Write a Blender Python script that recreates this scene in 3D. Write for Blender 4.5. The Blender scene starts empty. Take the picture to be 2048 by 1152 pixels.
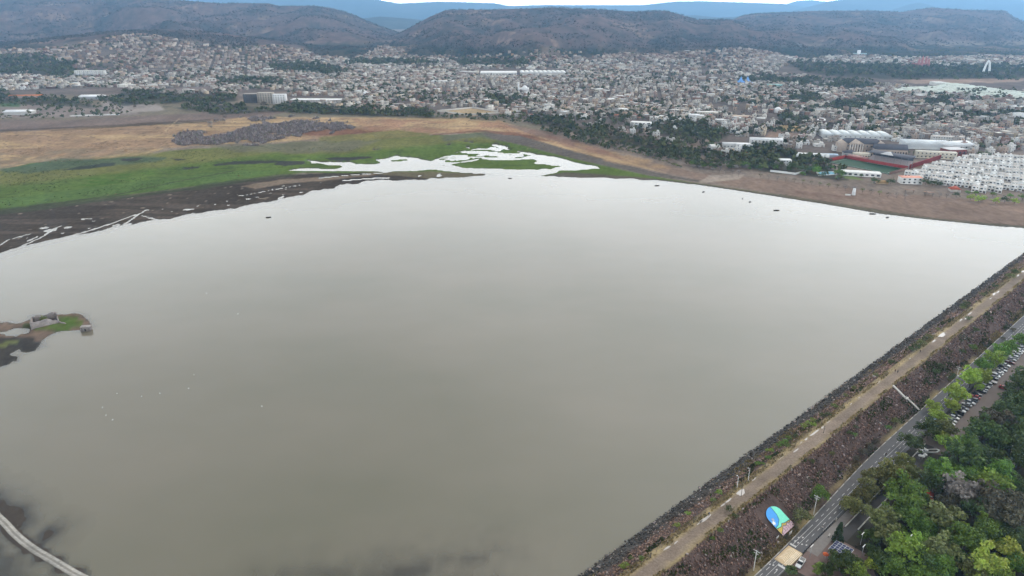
import bpy, bmesh, math, random
import numpy as np
from mathutils import Vector, Matrix

random.seed(7); rng = np.random.default_rng(11)
SC = bpy.context.scene
COL = SC.collection
R = math.radians

# ------------------------------------------------------------------ camera
F = 1365.3; HORIZON = 30.0; CAMZ = 170.0           # focal length and horizon row of the photograph (2048 px wide)
PITCH = math.atan((576 - HORIZON) / F); CP, SP = math.cos(PITCH), math.sin(PITCH)
cam = bpy.data.cameras.new('camera'); cam.sensor_width = 36; cam.lens = 36 * F / 2048
cam.clip_start = 1; cam.clip_end = 120000
camo = bpy.data.objects.new('camera', cam); COL.objects.link(camo)
camo.location = (0, 0, CAMZ); camo.rotation_euler = (math.pi / 2 - PITCH, 0, 0)
SC.camera = camo

# ------------------------------------------------------------------ world, sun, exposure
SUN_EL, SUN_AZ = R(38), R(43)                       # azimuth measured from +Y towards +X
SUNDIR = (math.sin(SUN_AZ) * math.cos(SUN_EL), math.cos(SUN_AZ) * math.cos(SUN_EL), math.sin(SUN_EL))
world = bpy.data.worlds.new('World'); SC.world = world; world.use_nodes = True
def make_world():
    nt = world.node_tree; N = nt.nodes; L = nt.links; N.clear()
    out = N.new('ShaderNodeOutputWorld'); bg = N.new('ShaderNodeBackground'); bg.inputs['Strength'].default_value = 0.1
    sky = N.new('ShaderNodeTexSky'); sky.sky_type = 'NISHITA'; sky.sun_disc = False
    sky.sun_elevation = SUN_EL; sky.sun_rotation = SUN_AZ; sky.altitude = 1800; sky.dust_density = 3.0; sky.air_density = 1.0
    tc = N.new('ShaderNodeTexCoord')
    # thin bright overcast: a cloud deck on a plane far above, lit through by the sun
    sep = N.new('ShaderNodeSeparateXYZ'); L.new(tc.outputs['Generated'], sep.inputs[0])
    def m(op, a, b=None, c=None):
        n = N.new('ShaderNodeMath'); n.operation = op
        for i, v in enumerate((a, b, c)):
            if v is None: continue
            if isinstance(v, (int, float)): n.inputs[i].default_value = v
            else: L.new(v, n.inputs[i])
        return n.outputs[0]
    z = m('MAXIMUM', sep.outputs[2], 0.0)
    den = m('ADD', z, 0.16)
    u = m('DIVIDE', sep.outputs[0], den); v = m('DIVIDE', sep.outputs[1], den)
    cmb = N.new('ShaderNodeCombineXYZ'); L.new(u, cmb.inputs[0]); L.new(v, cmb.inputs[1])
    nz = N.new('ShaderNodeTexNoise'); nz.inputs['Scale'].default_value = 1.15; nz.inputs['Detail'].default_value = 4
    nz.inputs['Roughness'].default_value = 0.5; L.new(cmb.outputs[0], nz.inputs['Vector'])
    dot = N.new('ShaderNodeVectorMath'); dot.operation = 'DOT_PRODUCT'; L.new(tc.outputs['Generated'], dot.inputs[0]); dot.inputs[1].default_value = SUNDIR
    d = m('MAXIMUM', dot.outputs['Value'], 0.0)
    halo = m('ADD', m('MULTIPLY', m('POWER', d, 5.0), HALO_A), m('MULTIPLY', m('POWER', d, 40.0), HALO_B))
    hor = m('MULTIPLY', m('POWER', m('SUBTRACT', 1.0, z), 3.0), HORIZ)
    base = m('ADD', m('ADD', halo, hor), CLOUD)
    lum = m('MULTIPLY', base, m('MULTIPLY_ADD', nz.outputs['Fac'], 0.7, 0.65))
    colr = N.new('ShaderNodeCombineColor')
    L.new(m('MULTIPLY', lum, 1.0), colr.inputs[0]); L.new(m('MULTIPLY', lum, 0.99), colr.inputs[1]); L.new(m('MULTIPLY', lum, 0.955), colr.inputs[2])
    mix = N.new('ShaderNodeMix'); mix.data_type = 'RGBA'; mix.inputs['Factor'].default_value = 0.92
    L.new(sky.outputs[0], mix.inputs['A']); L.new(colr.outputs[0], mix.inputs['B'])
    L.new(mix.outputs['Result'], bg.inputs['Color']); L.new(bg.outputs[0], out.inputs[0])
CLOUD, HALO_A, HALO_B, HORIZ = 4.2, 16.0, 6.0, 57.0
make_world()
sun = bpy.data.lights.new('sun', 'SUN'); sun.energy = 1.5; sun.angle = R(14); sun.color = (1.0, 0.965, 0.92)
suno = bpy.data.objects.new('sun', sun); COL.objects.link(suno)
suno.rotation_euler = Vector(SUNDIR).to_track_quat('Z', 'Y').to_euler()
vs = SC.view_settings; vs.view_transform = 'Standard'; vs.look = 'None'; vs.exposure = 0.0; vs.gamma = 1.0; vs.use_curve_mapping = False
SC.cycles.max_bounces = 6; SC.cycles.diffuse_bounces = 2; SC.cycles.glossy_bounces = 2; SC.cycles.transparent_max_bounces = 12
SC.cycles.volume_bounces = 0; SC.cycles.use_denoising = True; SC.cycles.caustics_reflective = False; SC.cycles.caustics_refractive = False

# ------------------------------------------------------------------ photograph <-> world
def at(px, py, z=0.0):
    """world point on the level z that the photograph shows at (px, py)"""
    a = (px - 1024) / F; b = (py - 576) / F
    t = (z - CAMZ) / -(SP + CP * b)
    return a * t, (CP - SP * b) * t, z
def proj(x, y, z):
    dep = y * CP - (z - CAMZ) * SP
    dn = y * SP + (z - CAMZ) * CP
    return 1024 + F * x / dep, 576 - F * dn / dep
DV = np.array([.7525, .6586]); NV = np.array([.6586, -.7525])      # along the dam / across it, away from the lake
def st2xy(s, t): return s * DV[0] + t * NV[0], s * DV[1] + t * NV[1]
def xy2st(x, y): return x * DV[0] + y * DV[1], x * NV[0] + y * NV[1]
DAMROT = math.atan2(DV[1], DV[0])

# ------------------------------------------------------------------ noise
def _h(ix, iy, seed):
    n = (ix.astype(np.int64) * 374761393 + iy.astype(np.int64) * 668265263 + seed * 974711) & 0xffffffff
    n = ((n ^ (n >> 13)) * 1274126177) & 0xffffffff
    return ((n ^ (n >> 16)) & 0xffff) / 65535.0
def vn(x, y, seed=0):
    x = np.asarray(x, float); y = np.asarray(y, float)
    ix = np.floor(x); iy = np.floor(y); fx = x - ix; fy = y - iy
    fx = fx * fx * (3 - 2 * fx); fy = fy * fy * (3 - 2 * fy)
    a = _h(ix, iy, seed); b = _h(ix + 1, iy, seed); c = _h(ix, iy + 1, seed); d = _h(ix + 1, iy + 1, seed)
    return (a + (b - a) * fx) * (1 - fy) + (c + (d - c) * fx) * fy
def fbm(x, y, o=4, seed=0, g=0.5):
    s = 0; a = 1; t = 0
    for k in range(o):
        s = s + a * vn(x * 2 ** k + 17.3 * k, y * 2 ** k - 9.1 * k, seed + k); t += a; a *= g
    return s / t
def sstep(a, b, x):
    t = np.clip((x - a) / (b - a), 0, 1); return t * t * (3 - 2 * t)
def inpoly(px, py, poly):
    r = np.zeros(px.shape, bool); n = len(poly)
    for i in range(n):
        x0, y0 = poly[i]; x1, y1 = poly[(i + 1) % n]
        if y0 == y1: continue
        c = (y0 > py) != (y1 > py)
        r ^= c & (px < (x1 - x0) * (py - y0) / (y1 - y0) + x0)
    return r
def sdist(px, py, poly, far=1e9):
    """signed distance, negative inside"""
    d2 = np.full(px.shape, far); n = len(poly)
    for i in range(n):
        x0, y0 = poly[i]; x1, y1 = poly[(i + 1) % n]
        ex, ey = x1 - x0, y1 - y0
        t = np.clip(((px - x0) * ex + (py - y0) * ey) / (ex * ex + ey * ey + 1e-9), 0, 1)
        d2 = np.minimum(d2, (px - x0 - t * ex) ** 2 + (py - y0 - t * ey) ** 2)
    return np.where(inpoly(px, py, poly), -1, 1) * np.sqrt(d2)

# ------------------------------------------------------------------ materials
def mat(name): 
    m = bpy.data.materials.new(name); m.use_nodes = True
    return m, m.node_tree.nodes, m.node_tree.links, m.node_tree.nodes['Principled BSDF']
MATS = {}
def plain(name, col, rough=0.8, var=0.12, scale=0.6, metal=0.0, spec=0.3):
    """procedural: colour broken up by two octaves of noise"""
    if name in MATS: return MATS[name]
    m, N, L, P = mat(name)
    P.inputs['Roughness'].default_value = rough; P.inputs['Metallic'].default_value = metal; P.inputs['Specular IOR Level'].default_value = spec
    tc = N.new('ShaderNodeTexCoord'); nz = N.new('ShaderNodeTexNoise'); nz.inputs['Scale'].default_value = scale; nz.inputs['Detail'].default_value = 5
    L.new(tc.outputs['Object'], nz.inputs['Vector'])
    mx = N.new('ShaderNodeMix'); mx.data_type = 'RGBA'
    mx.inputs['A'].default_value = [c * (1 - var) for c in col] + [1]; mx.inputs['B'].default_value = [min(1, c * (1 + var)) for c in col] + [1]
    L.new(nz.outputs['Fac'], mx.inputs['Factor']); L.new(mx.outputs['Result'], P.inputs['Base Color'])
    MATS[name] = m; return m
def attrmat(name, rough=0.85, var=0.25, scales=(0.05, 0.6), bump=0.0, bscale=1.0, spec=0.2, objrand=0.0, stretch=(1, 1, 1)):
    """base colour from the 'Col' attribute, broken up by noise at two scales"""
    if name in MATS: return MATS[name]
    m, N, L, P = mat(name)
    P.inputs['Roughness'].default_value = rough; P.inputs['Specular IOR Level'].default_value = spec
    at_ = N.new('ShaderNodeAttribute'); at_.attribute_name = 'Col'
    tc = N.new('ShaderNodeTexCoord'); cur = at_.outputs['Color']
    mp = N.new('ShaderNodeMapping'); mp.inputs['Scale'].default_value = stretch; L.new(tc.outputs['Object'], mp.inputs['Vector'])
    for k, sc in enumerate(scales):
        nz = N.new('ShaderNodeTexNoise'); nz.inputs['Scale'].default_value = sc; nz.inputs['Detail'].default_value = 6; nz.inputs['Roughness'].default_value = 0.6
        L.new(mp.outputs[0], nz.inputs['Vector'])
        mr = N.new('ShaderNodeMapRange'); mr.inputs['From Min'].default_value = 0.3; mr.inputs['From Max'].default_value = 0.7
        mr.inputs['To Min'].default_value = 1 - var; mr.inputs['To Max'].default_value = 1 + var
        L.new(nz.outputs['Fac'], mr.inputs['Value'])
        vm = N.new('ShaderNodeVectorMath'); vm.operation = 'SCALE'; L.new(cur, vm.inputs[0]); L.new(mr.outputs[0], vm.inputs['Scale']); cur = vm.outputs[0]
    if objrand:
        oi = N.new('ShaderNodeObjectInfo'); hs = N.new('ShaderNodeHueSaturation')
        a = N.new('ShaderNodeMath'); a.operation = 'MULTIPLY_ADD'; L.new(oi.outputs['Random'], a.inputs[0]); a.inputs[1].default_value = objrand; a.inputs[2].default_value = 1 - objrand / 2
        b = N.new('ShaderNodeMath'); b.operation = 'MULTIPLY_ADD'; L.new(oi.outputs['Random'], b.inputs[0]); b.inputs[1].default_value = 0.04; b.inputs[2].default_value = 0.48
        L.new(a.outputs[0], hs.inputs['Value']); L.new(b.outputs[0], hs.inputs['Hue']); L.new(cur, hs.inputs['Color']); cur = hs.outputs[0]
    L.new(cur, P.inputs['Base Color'])
    if bump:
        nz = N.new('ShaderNodeTexNoise'); nz.inputs['Scale'].default_value = bscale; nz.inputs['Detail'].default_value = 5; L.new(tc.outputs['Object'], nz.inputs['Vector'])
        bp = N.new('ShaderNodeBump'); bp.inputs['Strength'].default_value = 1.0; bp.inputs['Distance'].default_value = bump; L.new(nz.outputs['Fac'], bp.inputs['Height']); L.new(bp.outputs[0], P.inputs['Normal'])
    MATS[name] = m; return m
def leafmat(name):
    if name in MATS: return MATS[name]
    m, N, L, P = mat(name)
    P.inputs['Roughness'].default_value = 0.6; P.inputs['Specular IOR Level'].default_value = 0.25
    at_ = N.new('ShaderNodeAttribute'); at_.attribute_name = 'Col'
    oi = N.new('ShaderNodeObjectInfo'); hs = N.new('ShaderNodeHueSaturation')
    a = N.new('ShaderNodeMath'); a.operation = 'MULTIPLY_ADD'; L.new(oi.outputs['Random'], a.inputs[0]); a.inputs[1].default_value = 0.5; a.inputs[2].default_value = 0.88
    b = N.new('ShaderNodeMath'); b.operation = 'MULTIPLY_ADD'; L.new(oi.outputs['Random'], b.inputs[0]); b.inputs[1].default_value = 0.03; b.inputs[2].default_value = 0.485
    L.new(a.outputs[0], hs.inputs['Value']); L.new(b.outputs[0], hs.inputs['Hue']); L.new(at_.outputs['Color'], hs.inputs['Color'])
    L.new(hs.outputs[0], P.inputs['Base Color'])
    tr = N.new('ShaderNodeBsdfTranslucent'); L.new(hs.outputs[0], tr.inputs['Color'])
    ms = N.new('ShaderNodeMixShader'); ms.inputs[0].default_value = 0.3
    L.new(P.outputs[0], ms.inputs[1]); L.new(tr.outputs[0], ms.inputs[2]); L.new(ms.outputs[0], N['Material Output'].inputs[0])
    MATS[name] = m; return m

# ------------------------------------------------------------------ mesh and object helpers
def mesh_np(name, V, faces, col=None, mats=(), midx=None, smooth=False, vcol=None):
    """faces: (m,3) or (m,4) array; or a list of such arrays"""
    if not isinstance(faces, list): faces = [faces]
    faces = [np.asarray(f, np.int32) for f in faces if len(f)]
    me = bpy.data.meshes.new(name); V = np.asarray(V, np.float32)
    me.vertices.add(len(V)); me.vertices.foreach_set('co', V.ravel())
    nl = sum(f.size for f in faces); npoly = sum(len(f) for f in faces)
    me.loops.add(nl); me.loops.foreach_set('vertex_index', np.concatenate([f.ravel() for f in faces]))
    me.polygons.add(npoly)
    tot = np.concatenate([np.full(len(f), f.shape[1], np.int32) for f in faces])
    me.polygons.foreach_set('loop_start', (np.cumsum(tot) - tot).astype(np.int32))
    if midx is not None: me.polygons.foreach_set('material_index', np.asarray(midx, np.int32))
    if smooth: me.polygons.foreach_set('use_smooth', np.ones(npoly, bool))
    for m in mats: me.materials.append(m)
    me.update(calc_edges=True)
    if col is not None:
        a = me.attributes.new('Col', 'FLOAT_COLOR', 'FACE'); c = np.ones((npoly, 4), np.float32); c[:, :3] = col; a.data.foreach_set('color', c.ravel())
    if vcol is not None:
        a = me.attributes.new('Col', 'FLOAT_COLOR', 'POINT'); c = np.ones((len(V), 4), np.float32); c[:, :3] = vcol; a.data.foreach_set('color', c.ravel())
    return me
class MB:
    """collects boxes, prisms, tubes, quads; builds one mesh"""
    def __init__(s): s.v = []; s.q = []; s.t = []; s.qc = []; s.tc = []
    def add(s, V, Q=(), T=(), c=(.5, .5, .5)):
        o = len(s.v); s.v += [tuple(p) for p in V]
        for f in Q: s.q.append(tuple(i + o for i in f)); s.qc.append(c)
        for f in T: s.t.append(tuple(i + o for i in f)); s.tc.append(c)
    def box(s, x0, y0, z0, x1, y1, z1, c=(.5, .5, .5), top=None):
        V = [(x0, y0, z0), (x1, y0, z0), (x1, y1, z0), (x0, y1, z0), (x0, y0, z1), (x1, y0, z1), (x1, y1, z1), (x0, y1, z1)]
        s.add(V, [(0, 1, 5, 4), (1, 2, 6, 5), (2, 3, 7, 6), (3, 0, 4, 7), (3, 2, 1, 0)], c=c); s.add([V[4], V[5], V[6], V[7]], [(0, 1, 2, 3)], c=top or c)
    def taper(s, x0, y0, z0, x1, y1, z1, dx, dy, c=(.5, .5, .5)):
        V = [(x0, y0, z0), (x1, y0, z0), (x1, y1, z0), (x0, y1, z0), (x0 + dx, y0 + dy, z1), (x1 - dx, y0 + dy, z1), (x1 - dx, y1 - dy, z1), (x0 + dx, y1 - dy, z1)]
        s.add(V, [(0, 1, 5, 4), (1, 2, 6, 5), (2, 3, 7, 6), (3, 0, 4, 7), (4, 5, 6, 7), (3, 2, 1, 0)], c=c)
    def prism(s, pts, z0, z1, c=(.5, .5, .5)):
        n = len(pts); V = [(x, y, z0) for x, y in pts] + [(x, y, z1) for x, y in pts]
        s.add(V, [(i, (i + 1) % n, n + (i + 1) % n, n + i) for i in range(n)], c=c)
        s.add([(x, y, z1) for x, y in pts] + [(sum(p[0] for p in pts) / n, sum(p[1] for p in pts) / n, z1)], T=[(i, (i + 1) % n, n) for i in range(n)], c=c)
    def tube(s, path, radii, n=6, c=(.5, .5, .5), cap=True):
        path = [Vector(p) for p in path]; V = []; Q = []
        for k, p in enumerate(path):
            d = (path[min(k + 1, len(path) - 1)] - path[max(k - 1, 0)]).normalized()
            a = d.orthogonal().normalized(); b = d.cross(a)
            for j in range(n):
                w = 2 * math.pi * j / n; V.append(p + radii[k] * (math.cos(w) * a + math.sin(w) * b))
        for k in range(len(path) - 1):
            for j in range(n): Q.append((k * n + j, k * n + (j + 1) % n, (k + 1) * n + (j + 1) % n, (k + 1) * n + j))
        T = []
        if cap:
            V.append(path[-1]); e = len(V) - 1; o = (len(path) - 1) * n; T = [(o + j, o + (j + 1) % n, e) for j in range(n)]
        s.add(V, Q, T, c=c)
    def gable(s, x0, y0, x1, y1, z, h, c=(.5, .5, .5), over=0.3, axis='x'):
        if axis == 'x':
            V = [(x0 - over, y0 - over, z), (x1 + over, y0 - over, z), (x1 + over, y1 + over, z), (x0 - over, y1 + over, z), (x0 - over, (y0 + y1) / 2, z + h), (x1 + over, (y0 + y1) / 2, z + h)]
            s.add(V, [(0, 1, 5, 4), (2, 3, 4, 5), (3, 2, 1, 0)], [(3, 0, 4), (1, 2, 5)], c=c)
        else:
            V = [(x0 - over, y0 - over, z), (x1 + over, y0 - over, z), (x1 + over, y1 + over, z), (x0 - over, y1 + over, z), ((x0 + x1) / 2, y0 - over, z + h), ((x0 + x1) / 2, y1 + over, z + h)]
            s.add(V, [(1, 2, 5, 4), (3, 0, 4, 5), (3, 2, 1, 0)], [(0, 1, 4), (2, 3, 5)], c=c)
    def hip(s, x0, y0, x1, y1, z, h, c=(.5, .5, .5), over=0.3):
        x0 -= over; y0 -= over; x1 += over; y1 += over; k = min(x1 - x0, y1 - y0) / 2
        if x1 - x0 >= y1 - y0: a, b = (x0 + k, (y0 + y1) / 2, z + h), (x1 - k, (y0 + y1) / 2, z + h); Q = [(0, 1, 5, 4), (2, 3, 4, 5), (3, 2, 1, 0)]; T = [(3, 0, 4), (1, 2, 5)]
        else: a, b = ((x0 + x1) / 2, y0 + k, z + h), ((x0 + x1) / 2, y1 - k, z + h); Q = [(1, 2, 5, 4), (3, 0, 4, 5), (3, 2, 1, 0)]; T = [(0, 1, 4), (2, 3, 5)]
        s.add([(x0, y0, z), (x1, y0, z), (x1, y1, z), (x0, y1, z), a, b], Q, T, c=c)
    def barrel(s, x0, y0, x1, y1, z, h, c=(.5, .5, .5), n=8):
        V = []; Q = []
        for k in range(n + 1):
            w = math.pi * k / n; y = (y0 + y1) / 2 - math.cos(w) * (y1 - y0) / 2; V += [(x0, y, z + h * math.sin(w)), (x1, y, z + h * math.sin(w))]
        for k in range(n): Q.append((2 * k, 2 * k + 1, 2 * k + 3, 2 * k + 2))
        s.add(V, Q, [(0, 2 * k + 2, 2 * k) for k in range(1, n)] + [(1, 2 * k + 1, 2 * k + 3) for k in range(0, n)], c=c)
    def blob(s, c0, r, c=(.5, .5, .5), n=7, m=4, jit=0.0):
        V = [(c0[0], c0[1], c0[2] + r[2])]; 
        for i in range(1, m):
            for j in range(n):
                a = math.pi * i / m; b = 2 * math.pi * (j + .5 * (i % 2)) / n; k = 1 + random.uniform(-jit, jit)
                V.append((c0[0] + r[0] * math.sin(a) * math.cos(b) * k, c0[1] + r[1] * math.sin(a) * math.sin(b) * k, c0[2] + r[2] * math.cos(a) * k))
        V.append((c0[0], c0[1], c0[2] - r[2])); e = len(V) - 1
        T = [(0, 1 + j, 1 + (j + 1) % n) for j in range(n)] + [(e, 1 + (m - 2) * n + (j + 1) % n, 1 + (m - 2) * n + j) for j in range(n)]
        Q = [(1 + i * n + j, 1 + (i + 1) * n + j, 1 + (i + 1) * n + (j + 1) % n, 1 + i * n + (j + 1) % n) for i in range(m - 2) for j in range(n)]
        s.add(V, Q, T, c=c)
    def mesh(s, name, material, smooth=False):
        f = []; c = []
        if s.q: f.append(np.array(s.q)); c += s.qc
        if s.t: f.append(np.array(s.t)); c += s.tc
        return mesh_np(name, s.v, f, col=np.array(c), mats=[material], smooth=smooth)
def link(name, me, parent=None, loc=(0, 0, 0), rz=0.0, scale=None):
    o = bpy.data.objects.new(name, me); COL.objects.link(o); o.location = loc; o.rotation_euler = (0, 0, rz)
    if scale is not None: o.scale = (scale,) * 3 if isinstance(scale, (int, float)) else scale
    if parent is not None: o.parent = parent
    return o
def tag(o, label, cat, group=None):
    o['label'] = label; o['category'] = cat
    if group: o['group'] = group
    return o
def thing(name, label, cat, loc=(0, 0, 0), rz=0.0, group=None, scale=None):
    o = link(name, None, None, loc, rz, scale); o.empty_display_size = 0.5; return tag(o, label, cat, group)
def struct(o, label=None, kind='structure'):
    o['kind'] = kind
    if label: o['label'] = label
    return o
ORD = ['nearest', 'second nearest', 'third nearest', 'fourth nearest', 'fifth nearest', 'sixth nearest', 'seventh nearest', 'eighth nearest', 'ninth nearest', 'tenth nearest'] + \
      [w + ' nearest' for w in 'eleventh twelfth thirteenth fourteenth fifteenth sixteenth seventeenth eighteenth nineteenth twentieth'.split()]
NUM = 'first second third fourth fifth sixth seventh eighth ninth tenth eleventh twelfth thirteenth fourteenth fifteenth sixteenth seventeenth eighteenth nineteenth twentieth'.split()
for a in ('twenty', 'thirty', 'forty', 'fifty'): NUM += [a + '-' + b for b in 'first second third fourth fifth sixth seventh eighth ninth'.split()] + [{'twenty': 'thirtieth', 'thirty': 'fortieth', 'forty': 'fiftieth', 'fifty': 'sixtieth'}[a]]
LANDMARKS = {}     # name -> photo pixel, for labels that say which one
PENDING = []       # (object, look, px, py): labelled once every landmark is known
def later(o, look, cat, group, px, py):
    o['category'] = cat; o['group'] = group; PENDING.append((o, look, float(px), float(py))); return o
def label_pending():
    names = list(LANDMARKS); P = np.array([LANDMARKS[n] for n in names], float); buckets = {}
    for o, look, px, py in PENDING:
        d = np.hypot(P[:, 0] - px, (P[:, 1] - py) * 1.6); k = int(np.argmin(d)); side = 'left' if px < P[k, 0] else 'right'
        buckets.setdefault((look, k, side), []).append((d[k], o))
    for (look, k, side), L in buckets.items():
        L.sort(key=lambda q: q[0])
        for i, (_, o) in enumerate(L):
            rank = '' if len(L) == 1 else (NUM[i] if i < len(NUM) else 'far-out') + ' out, '
            o['label'] = f"{look}, {rank}{side} of the {names[k]}"
# ================================================================== the large structure: terrain, water, hills, air
# traced outlines, in photograph pixels
LAKE = [(-420, 680), (-200, 575), (0, 507), (60, 489), (140, 471), (230, 453), (330, 436), (450, 418), (540, 403), (620, 385), (690, 369), (740, 361), (790, 359), (850, 358), (910, 355),
        (960, 351), (972, 347), (1086, 350), (1120, 353), (1180, 355), (1260, 357), (1330, 362), (1400, 370), (1470, 380), (1560, 394), (1650, 408), (1760, 427), (1850, 438), (1950, 448), (2048, 457), (2200, 472), (2330, 478)]
DAM_W = -114.7
ISLE = [(-300, 690), (-80, 652), (0, 645), (14, 644), (27, 648), (45, 645), (62, 641), (64, 631), (112, 630), (155, 627), (166, 628), (169, 632), (173, 637), (178, 643), (184, 648), (183, 656), (176, 657), (160, 659), (145, 661), (120, 662), (112, 665), (99, 671), (84, 679), (80, 683), (85, 688), (78, 693), (86, 695), (70, 701), (52, 705), (42, 704), (40, 698),
        (29, 703), (20, 707), (25, 712), (35, 714), (29, 724), (0, 734), (-120, 770), (-300, 820)]
ISLE_POND = [(-120, 674), (0, 664), (12, 661.5), (40, 654.5), (62, 656), (57, 667), (34, 673), (16, 672), (0, 671), (-120, 684)]
ISLE_GRASS = [(66, 661), (72, 653), (110, 647), (118, 640), (112, 634), (140, 632), (156, 636), (166, 645), (160, 653), (140, 658), (118, 660), (96, 661), (76, 664)]
POND = [(575, 340.6), (593, 337), (616, 335.6), (640, 336.4), (663, 337), (678, 336), (684, 334), (678, 332), (660, 331), (623, 327.3), (613, 321), (617, 319.5), (626, 320.7), (643, 323), (676, 323), (701, 324), (719, 327.3), (743, 328), (757, 325.6),
        (746, 319), (726, 313), (743, 314), (758, 318), (776, 315), (794, 310), (799, 311), (816, 314), (831, 315), (842, 317), (862, 321), (872, 318), (885, 313), (905, 306), (930, 300), (955, 298), (985, 300), (1000, 297), (981, 295), (984, 290), (981, 287), (994, 286), (1015, 293), (1018, 297), (1033, 302), (1055, 303),
        (1073, 308), (1091, 309.7), (1113, 314), (1134, 318.7), (1140, 322), (1176, 328.7), (1194, 332), (1207, 338.6), (1185, 338), (1149, 341), (1122, 341), (1113, 345), (1086, 351), (1050, 352), (1004, 349), (968, 347), (923, 346.5), (905, 343), (860, 340), (826, 342), (759, 344), (709, 342.8), (643, 342.8), (610, 342.6), (586, 342.3)]
BRAID = [(868, 322), (885, 312), (930, 300), (985, 290), (1012, 298), (1045, 303), (1048, 313), (1000, 318), (960, 318), (900, 329), (880, 334)]
ISLETS = [[(901, 328), (941, 323), (961, 318), (990, 320.5), (1022, 319.6), (1070, 317.5), (1073, 322), (1068, 326), (1082, 328), (1133, 332.8), (1109, 335), (1111, 338.5), (1040, 340), (986, 337.5), (932, 336.5), (907, 331.4)],
          [(1004, 312.4), (1030, 305), (1045, 306), (1064, 311.5), (1040, 316), (1008, 315)],
          [(770, 322), (800, 318), (830, 320), (800, 322.5)]]
PUDDLES = [[(888, 290), (896, 287), (906, 288), (901, 292), (893, 292.5)], [(916, 284), (932, 281), (950, 284), (950, 288), (936, 287)], [(925, 293), (940, 293), (944, 297), (934, 298)],
           [(741, 301), (746, 297.5), (761, 299), (758, 302), (744, 303.5)], [(750, 276.6), (767, 283), (766, 284.4), (749, 278)], [(1033, 299), (1040, 298), (1041, 300), (1034, 300.5)], [(1036, 303), (1010, 300), (1012, 303)],
           [(940, 306), (962, 305), (958, 308)], [(700, 302), (712, 301), (711, 303.5)]]
MUD_SW = [[(-400, 900), (-60, 965), (8, 1000), (35, 1018), (50, 1048), (44, 1060), (24, 1050), (-20, 1020), (-400, 1000)], [(82, 1080), (86, 1066), (100, 1058), (104, 1062), (98, 1074), (86, 1084)],
          [(-400, 1010), (-40, 1052), (4, 1076), (20, 1102), (58, 1105), (60, 1112), (40, 1118), (18, 1126), (50, 1140), (80, 1160), (120, 1300), (-400, 1300)]]
WEEDS = [[(520, 1160), (640, 1140), (760, 1118), (860, 1114), (950, 1104), (1004, 1094), (1012, 1102), (985, 1116), (940, 1140), (880, 1150), (1000, 1170), (1000, 1240), (520, 1240)]]
TRACK = [(-260, 900), (-60, 992), (0, 1040), (30, 1072), (62, 1096), (110, 1124), (160, 1152), (240, 1190), (330, 1220)]

CHANNELS = [([(-60, 522), (0, 509), (60, 492), (120, 478), (180, 461), (220, 448), (250, 437), (288, 424)], 1.1), ([(0, 507), (40, 494), (86, 473), (104, 460), (124, 451)], .9), ([(-20, 500), (0, 490), (14, 481), (36, 474), (60, 468)], .8), ([(244, 452), (262, 440), (274, 431), (292, 420)], .9), ([(284, 431), (304, 437), (320, 441)], .8),
            ([(640, 356), (690, 351), (740, 347.5), (772, 345)], 2.0), ([(690, 361), (740, 357), (775, 356)], 2.2), ([(480, 392), (540, 381), (600, 370)], 1.0)]
POOLS = [(100, 461, 14), (88, 456, 10), (136, 455, 9), (126, 466, 4), (42, 474, 3), (54, 475.5, 3), (66, 475, 3), (188, 442, 4), (228, 451, 5), (236, 448.5, 4), (178, 457, 4), (186, 456, 3), (146, 472, 4), (272, 433, 4), (294, 420, 6), (313, 425.5, 3), (205, 432, 2.5), (540, 387, 5), (567, 389, 5), (479, 391, 4), (496, 398, 7), (475, 390, 3), (602, 385, 4), (455, 402, 4), (515, 394, 4), (530, 392, 3), (650, 378, 4), (640, 366, 3), (345, 423, 3), (395, 412, 3.5), (430, 409, 3)]
def wpoly(p, z=0.0): return [at(a, b, z)[:2] for a, b in p]
def lake_world():
    P = wpoly(LAKE)
    s1, _ = xy2st(*P[-1])
    P.append(st2xy(s1 + 60, DAM_W)); 
    for s in np.linspace(s1 + 20, 40, 60): P.append(st2xy(s, DAM_W + 1.6 * math.sin(s * .045) * math.sin(s * .017) + 0.8 * math.sin(s * .21)))
    P += [st2xy(-200, DAM_W), (-900, 20), (-900, 260)]
    return P
LAKEW = lake_world()

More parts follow.
